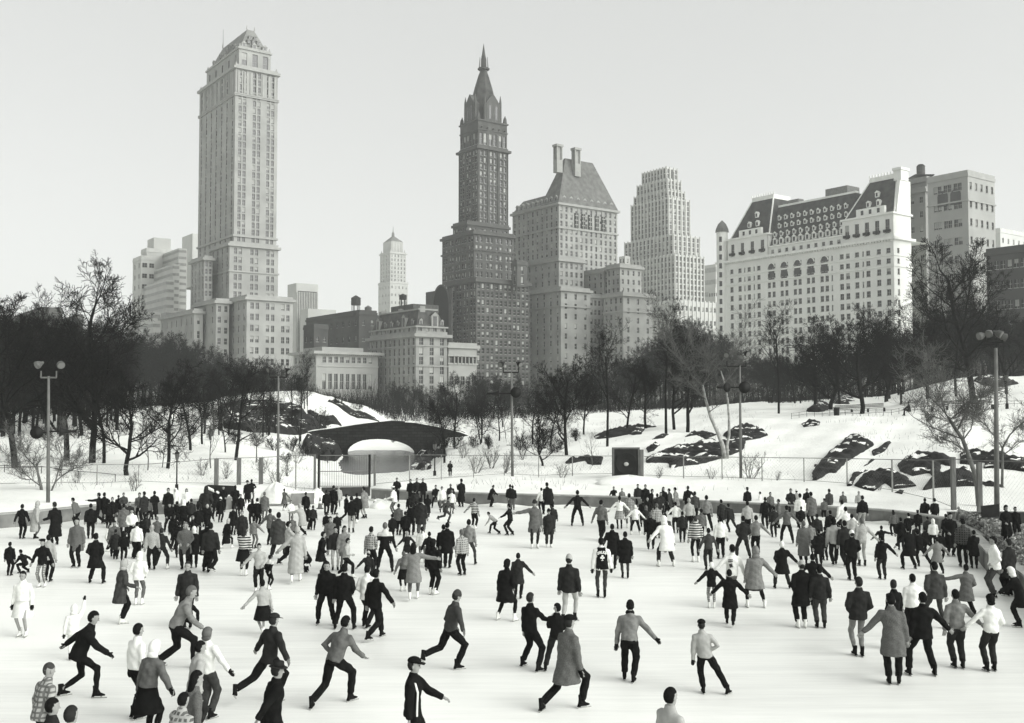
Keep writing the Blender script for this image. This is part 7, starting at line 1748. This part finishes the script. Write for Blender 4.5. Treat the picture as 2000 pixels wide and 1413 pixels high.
1537 1062 987 10 a OO 0 swg trk h.k k
1545 1012 955 180 s PP 0 jkd trk h.d k
1556 1007 957 0 s DD 0 jkl trk kp.w k
1563 1031 965 0 s DD 0 jkw trk h.k k big
1577 1006 955 -170 s DD 0 jkk trk h.d k
1586 1030 962 -20 s DD 5 ctg trk h.k k big
1565 1037 992 0 s DD 0 jkk trk h.k k
1620 1011 956 -20 s DD 0 jkc trk h.k k
1610 1017 978 0 s DD 0 jkg trk h.k k
1647 1006 961 180 s DD 0 jkg trk h.k k
1645 1046 978 -20 s DD 0 jkw trk h.k k
1678 1007 960 180 s DD 0 jkl trk h.l k
1685 1036 969 0 s DD 0 swk til h.k k | skater in black sweater and light trousers near the far right wall
1653 1062 990 0 a OO 10 sww trk h.k k big
1570 1102 1019 0 s DD 0 lcgt trk h.g k | person in long speckled grey overcoat, mid right crowd
1600 1106 1035 0 s DD 0 ctk trk h.k k big
1622 1062 998 0 s DD 0 jkk trk h.k k
1630 1105 1012 10 w DD 5 jkl trk bo.k k
1651 1107 1016 0 w DD 0 jkd trk h.k k
1665 1134 1038 0 s PP 0 jkk trk kp.w k | person in black jacket, black trousers and white cap from behind
1684 1106 1013 0 s DO 0 swlt til h.g k | skater in speckled white sweater and pale trousers holding a hand at right
1528 1150 1057 3 a PO 0 ctk trd h.w k | skater in dark coat with right arm stretched to its neighbour, feet wide apart
1565 1226 1098 0 s PD 0 ctk trk kp.l w big | person in black coat with pale cap and white skates, arm round a companion
1590 1185 1082 10 w OO 5 jkk trk h.k k
1603 1228 1107 5 s DD 0 jkd trc h.k k | person in dark jacket and grey trousers beside the pale cap
1677 1282 1130 0 s PP 0 jkd tim h.d k big | person in bulky dark jacket and thin pale trousers standing alone at right
1747 1268 1135 -30 s DD 0 jkk trk h.d k hr | person with turned head and upturned dark collar behind the tweed coat
1784 1252 1124 0 s DD 0 sww trk h.k k big | person in white sweater glimpsed between dark backs at right
1745 1337 1166 15 s OD 8 ctgt trk h.k k big | person in speckled grey coat, arms loose, right foreground
1803 1321 1157 0 a DO 0 jkk trk h.k k big | person all in black with right arm swung out, right foreground
1828 1228 1097 0 a PD 0 jkc tic h.k k big | person in grey jacket and matching slacks, back turned, right
1871 1306 1155 3 s DO 0 swm trd h.k k | person in light grey sweater holding hands, far right foreground
1937 1312 1165 -3 s OP 0 sww trd bo.k k | person with bobbed hair in white sweater holding hands at the right edge
1888 1206 1102 -5 a HP 0 ctgt trk h.k k | person in grey tweed jacket with left arm on a companion's shoulder
1944 1168 1050 -80 s PD 0 jkw trc h.k k big | person in white jacket in profile behind the right end of the wall
1972 1165 1055 -30 s DD 0 ctd trk h.d k
1990 1225 1112 -60 s FF 20 ctk trk sc.w k
1724 1132 1047 0 s DO 0 jkk trd h.k k
1722 1085 1028 0 s OH 0 jkk trk h.k k
1745 1047 997 0 s DD 0 jkg trk lo.k k
1775 1060 1003 0 s PP 0 jkk trk h.k k scf
1776 1112 1028 -10 a OD 10 ctk trk h.k k
1797 1107 1035 10 x DO 10 jkk trk h.k k
1793 1046 1002 20 s DD 0 jkk trk fe.k k
1807 1030 974 10 s DP 0 ctk trk h.k k
1826 1032 974 -10 s PD 0 jkk trk h.k k scf
1823 1072 1015 10 s DD 0 jkw trk ho.w k
1857 1087 1003 178 s PP 0 lck trk h.k k big | broad person in long black overcoat facing the camera by the planting bed
1873 1042 990 160 s DD 0 jkl trk h.l k
1882 1108 1015 10 s DD 0 jkdp trk h.k k
1903 1111 1037 15 s DF 0 ctk trk h.k k | person in black coat resting an arm on the right rink wall
1837 1097 1040 175 s DD 0 jkk trk lo.k k
1831 1121 1049 0 a OO 0 ctmt trk h.k k big | person in pale tweed coat with both arms spread downward, right crowd
1808 1087 1045 -20 s DD 10 jkk trk h.k k
1790 1080 1025 0 s DD 0 jkd trk h.k k
1966 1062 988 170 s PP 0 lck trk bo.k k z0.75 | person in black coat standing on the planting bed at the right edge
1984 1056 991 180 s DD 0 jkk trk h.k k z0.75
158 1363 1204 78 v BF 26 jkk tik h.k k big gl | skater in black windcheater lunging right, left foreground
142 1290 1185 -20 s DR 5 jkw tiw ho.w k gl far | child in white snow suit raising one dark mitten, left foreground
80 1503 1304 40 s DD 12 jklp trk h.c k hr | youth in pale checked jacket looking right at the bottom left corner
97 1600 1372 60 s DD 0 jkd trk h.k k | round dark head at the bottom left corner
135 1640 1388 20 s DD 0 jkd trk h.d k | top of a dark head beside the round one at the bottom left
264 1404 1224 40 s DD 6 shw trk h.k k gl | person in white shirt with one black glove, left foreground
290 1450 1260 30 s DO 14 jkg skk sc.w k gl | woman in grey sweater, white headscarf and long dark hair reaching right
381 1440 1258 60 s DD 8 jkl trd h.k k | person with thick dark hair and light jacket leaning over a child, left foreground
403 1405 1231 25 s DO 0 sww trc bo.g k gl | woman in white sweater and dark slacks with arm out right
371 1530 1320 55 s DD 12 jkgt trk lo.k k | dark-haired person in patterned jacket at the bottom, left foreground
344 1570 1365 30 s FD 15 jkgp trk h.k k | child in patterned jacket cut off by the bottom edge
527 1372 1203 40 g OO 6 jkd trk cp.d k | skater in dark jacket and cap with arms spread and one blade kicked back
531 1512 1301 60 s DB 6 lck trk fe.d k big | person in long black coat and brimmed hat at the bottom, left of centre
513 1242 1132 -30 w OD 5 shl bsk h.k w | girl in white top and dark shorts with bare legs gliding left
657 1376 1218 35 v KF 30 swg trk h.k k | skater in grey sweater and white socks leaning right with hand forward, foreground
882 1308 1158 60 g PO 14 swc trk kp.c k | skater in grey-brown sweater and knit cap pushing hard, centre foreground
806 1499 1290 98 s DF 2 jkk trk cp.k k num3 | youth in black jacket with a white sleeve stripe and peaked cap, bottom centre
879 932 905 0 s PP 0 ctk trk h.k k T | lone person in black crossing the snow below the stone bridge
1776 813 785 -60 z FF 5 jkk trk h.k k T | person in black sitting on the brow of the hill, knees forward
455 1046 990 10 s DD 0 ctk trk h.k k
386 1050 990 -10 s DD 0 jkk trk h.k k
392 1022 970 170 s PP 0 jkd trk h.k k
420 1010 955 0 s DD 0 ctk trk fe.k k
436 1000 950 160 s PP 0 jkk trk h.k k
338 1075 1005 20 s DD 0 jkk trk lo.k k
349 1090 1020 -20 s oD 0 jkk trk h.k k
306 1070 1010 0 s DD 0 jkg trk h.g k
1505 1012 962 160 s DD 0 jkg trk h.k k
1512 1050 990 0 s DD 0 jkd trk h.k k
1596 1070 1005 10 s DD 0 jkd trk h.k k
1583 1085 1020 0 s DD 0 jkm trk h.k k
1640 1085 1020 0 s DD 0 ctk trk h.k k
1612 1095 1030 -10 s DD 0 jkk trk h.k k
1664 1075 1005 0 s DD 0 jkl trk h.k k
1760 1075 1012 10 s DD 0 jkk trk h.k k
1812 1062 1010 0 s DD 0 jkd trk h.k k
1848 1062 1005 -10 s DD 0 jkk trk h.k k
1256 1030 975 0 s DD 0 jkk trk h.k k
1333 1060 1000 10 s DD 0 jkd trk h.k k
1370 1060 995 -10 s OD 0 jkg trk h.k k
1284 1020 965 0 s DD 0 jkd trk h.k k
"""
DS = make_people(PEOPLE_TABLE)
# flat lettering and trim on three garments
def text_on(e, txt, size, loc, rot, m_, name='lettering'):
    cu = bpy.data.curves.new(name, 'FONT'); cu.body = txt; cu.size = size; cu.align_x = 'CENTER'; cu.extrude = .004; cu.offset = size*.05; cu.materials.append(m_)
    o = bpy.data.objects.new(name, cu); col.objects.link(o); bpy.context.view_layer.update(); me = bpy.data.meshes.new_from_object(o); bpy.data.objects.remove(o); o = bpy.data.objects.new(name, me); col.objects.link(o); o.parent = e; o.location = loc; o.rotation_euler = rot; return o
for d in DS:
    J = d['J']; c = J['P']+J['ud']*.33
    if 'num1' in d['opt']:
        # black vest body over the white sleeves, with arched letters and a club badge
        e = d['e']; m = MB(); P0, ud, fw = J['P'], J['ud'], J['fw']
        loft(m, [(P0-ud*.10, X_, fw, .195, .155), (P0+ud*.03, X_, fw, .19, .148), (P0+ud*.17, X_, fw, .178, .14), (P0+ud*.33, X_, fw, .192, .15), (P0+ud*.42, X_, fw, .19, .135), (P0+ud*.485, X_, fw, .155, .115), (P0+ud*.54, X_, fw, .10, .09)], 14)
        o = m.build('vest', cloth('k'), e, smooth=True)
        arc_ = 'SRUGH'
        for i, ch in enumerate(arc_):
            a = (i-2)*.30; text_on(e, ch, .105, (.062*(i-2), -.158+.012*abs(i-2), J['P'].z+.375-.012*abs(i-2)**1.5), (R(90), 0, a*.25), cloth('w'))
        m = MB()
        for (x, z) in ((0, .05), (-.034, .0), (.034, .0)): m.tube([(x, -.160, J['P'].z+.25+z), (x, -.148, J['P'].z+.25+z)], [.032, .032], 10)
        m.box(-.01, .01, -.160, -.148, J['P'].z+.175, J['P'].z+.25); m.box(-.035, .035, -.160, -.148, J['P'].z+.165, J['P'].z+.175); m.build('club_badge', cloth('w'), e)
    if 'num2' in d['opt']:
        e = d['e']
        m = MB()
        for k in range(2): m.box(-.15, -.02, -.158, -.145, J['P'].z+.40-.05*k, J['P'].z+.425-.05*k)
        m.build('shoulder_bar', cloth('k'), e); text_on(e, 'IE', .13, (-.06, -.156, J['P'].z+.21), (R(90), R(-14), 0), cloth('k'))
    if 'num3' in d['opt']:
        e = d['e']; m = MB(); sh, el, wr = J['shL'], J['elL'], J['wrL']; o_ = Vector((-.0, .0, 0))
        c3 = J['P']+J['ud']*.44; pts = [c3+Vector((.135, -.03, .045)), c3+Vector((.165, .075, .0)), J['P']+J['ud']*.3+Vector((.155, .115, 0)), J['P']+J['ud']*.12+Vector((.14, .105, 0)), J['P']+Vector((.15, .105, -.08))]
        m.tube(pts, .02, 5); m.build('stripe', cloth('w'), e)
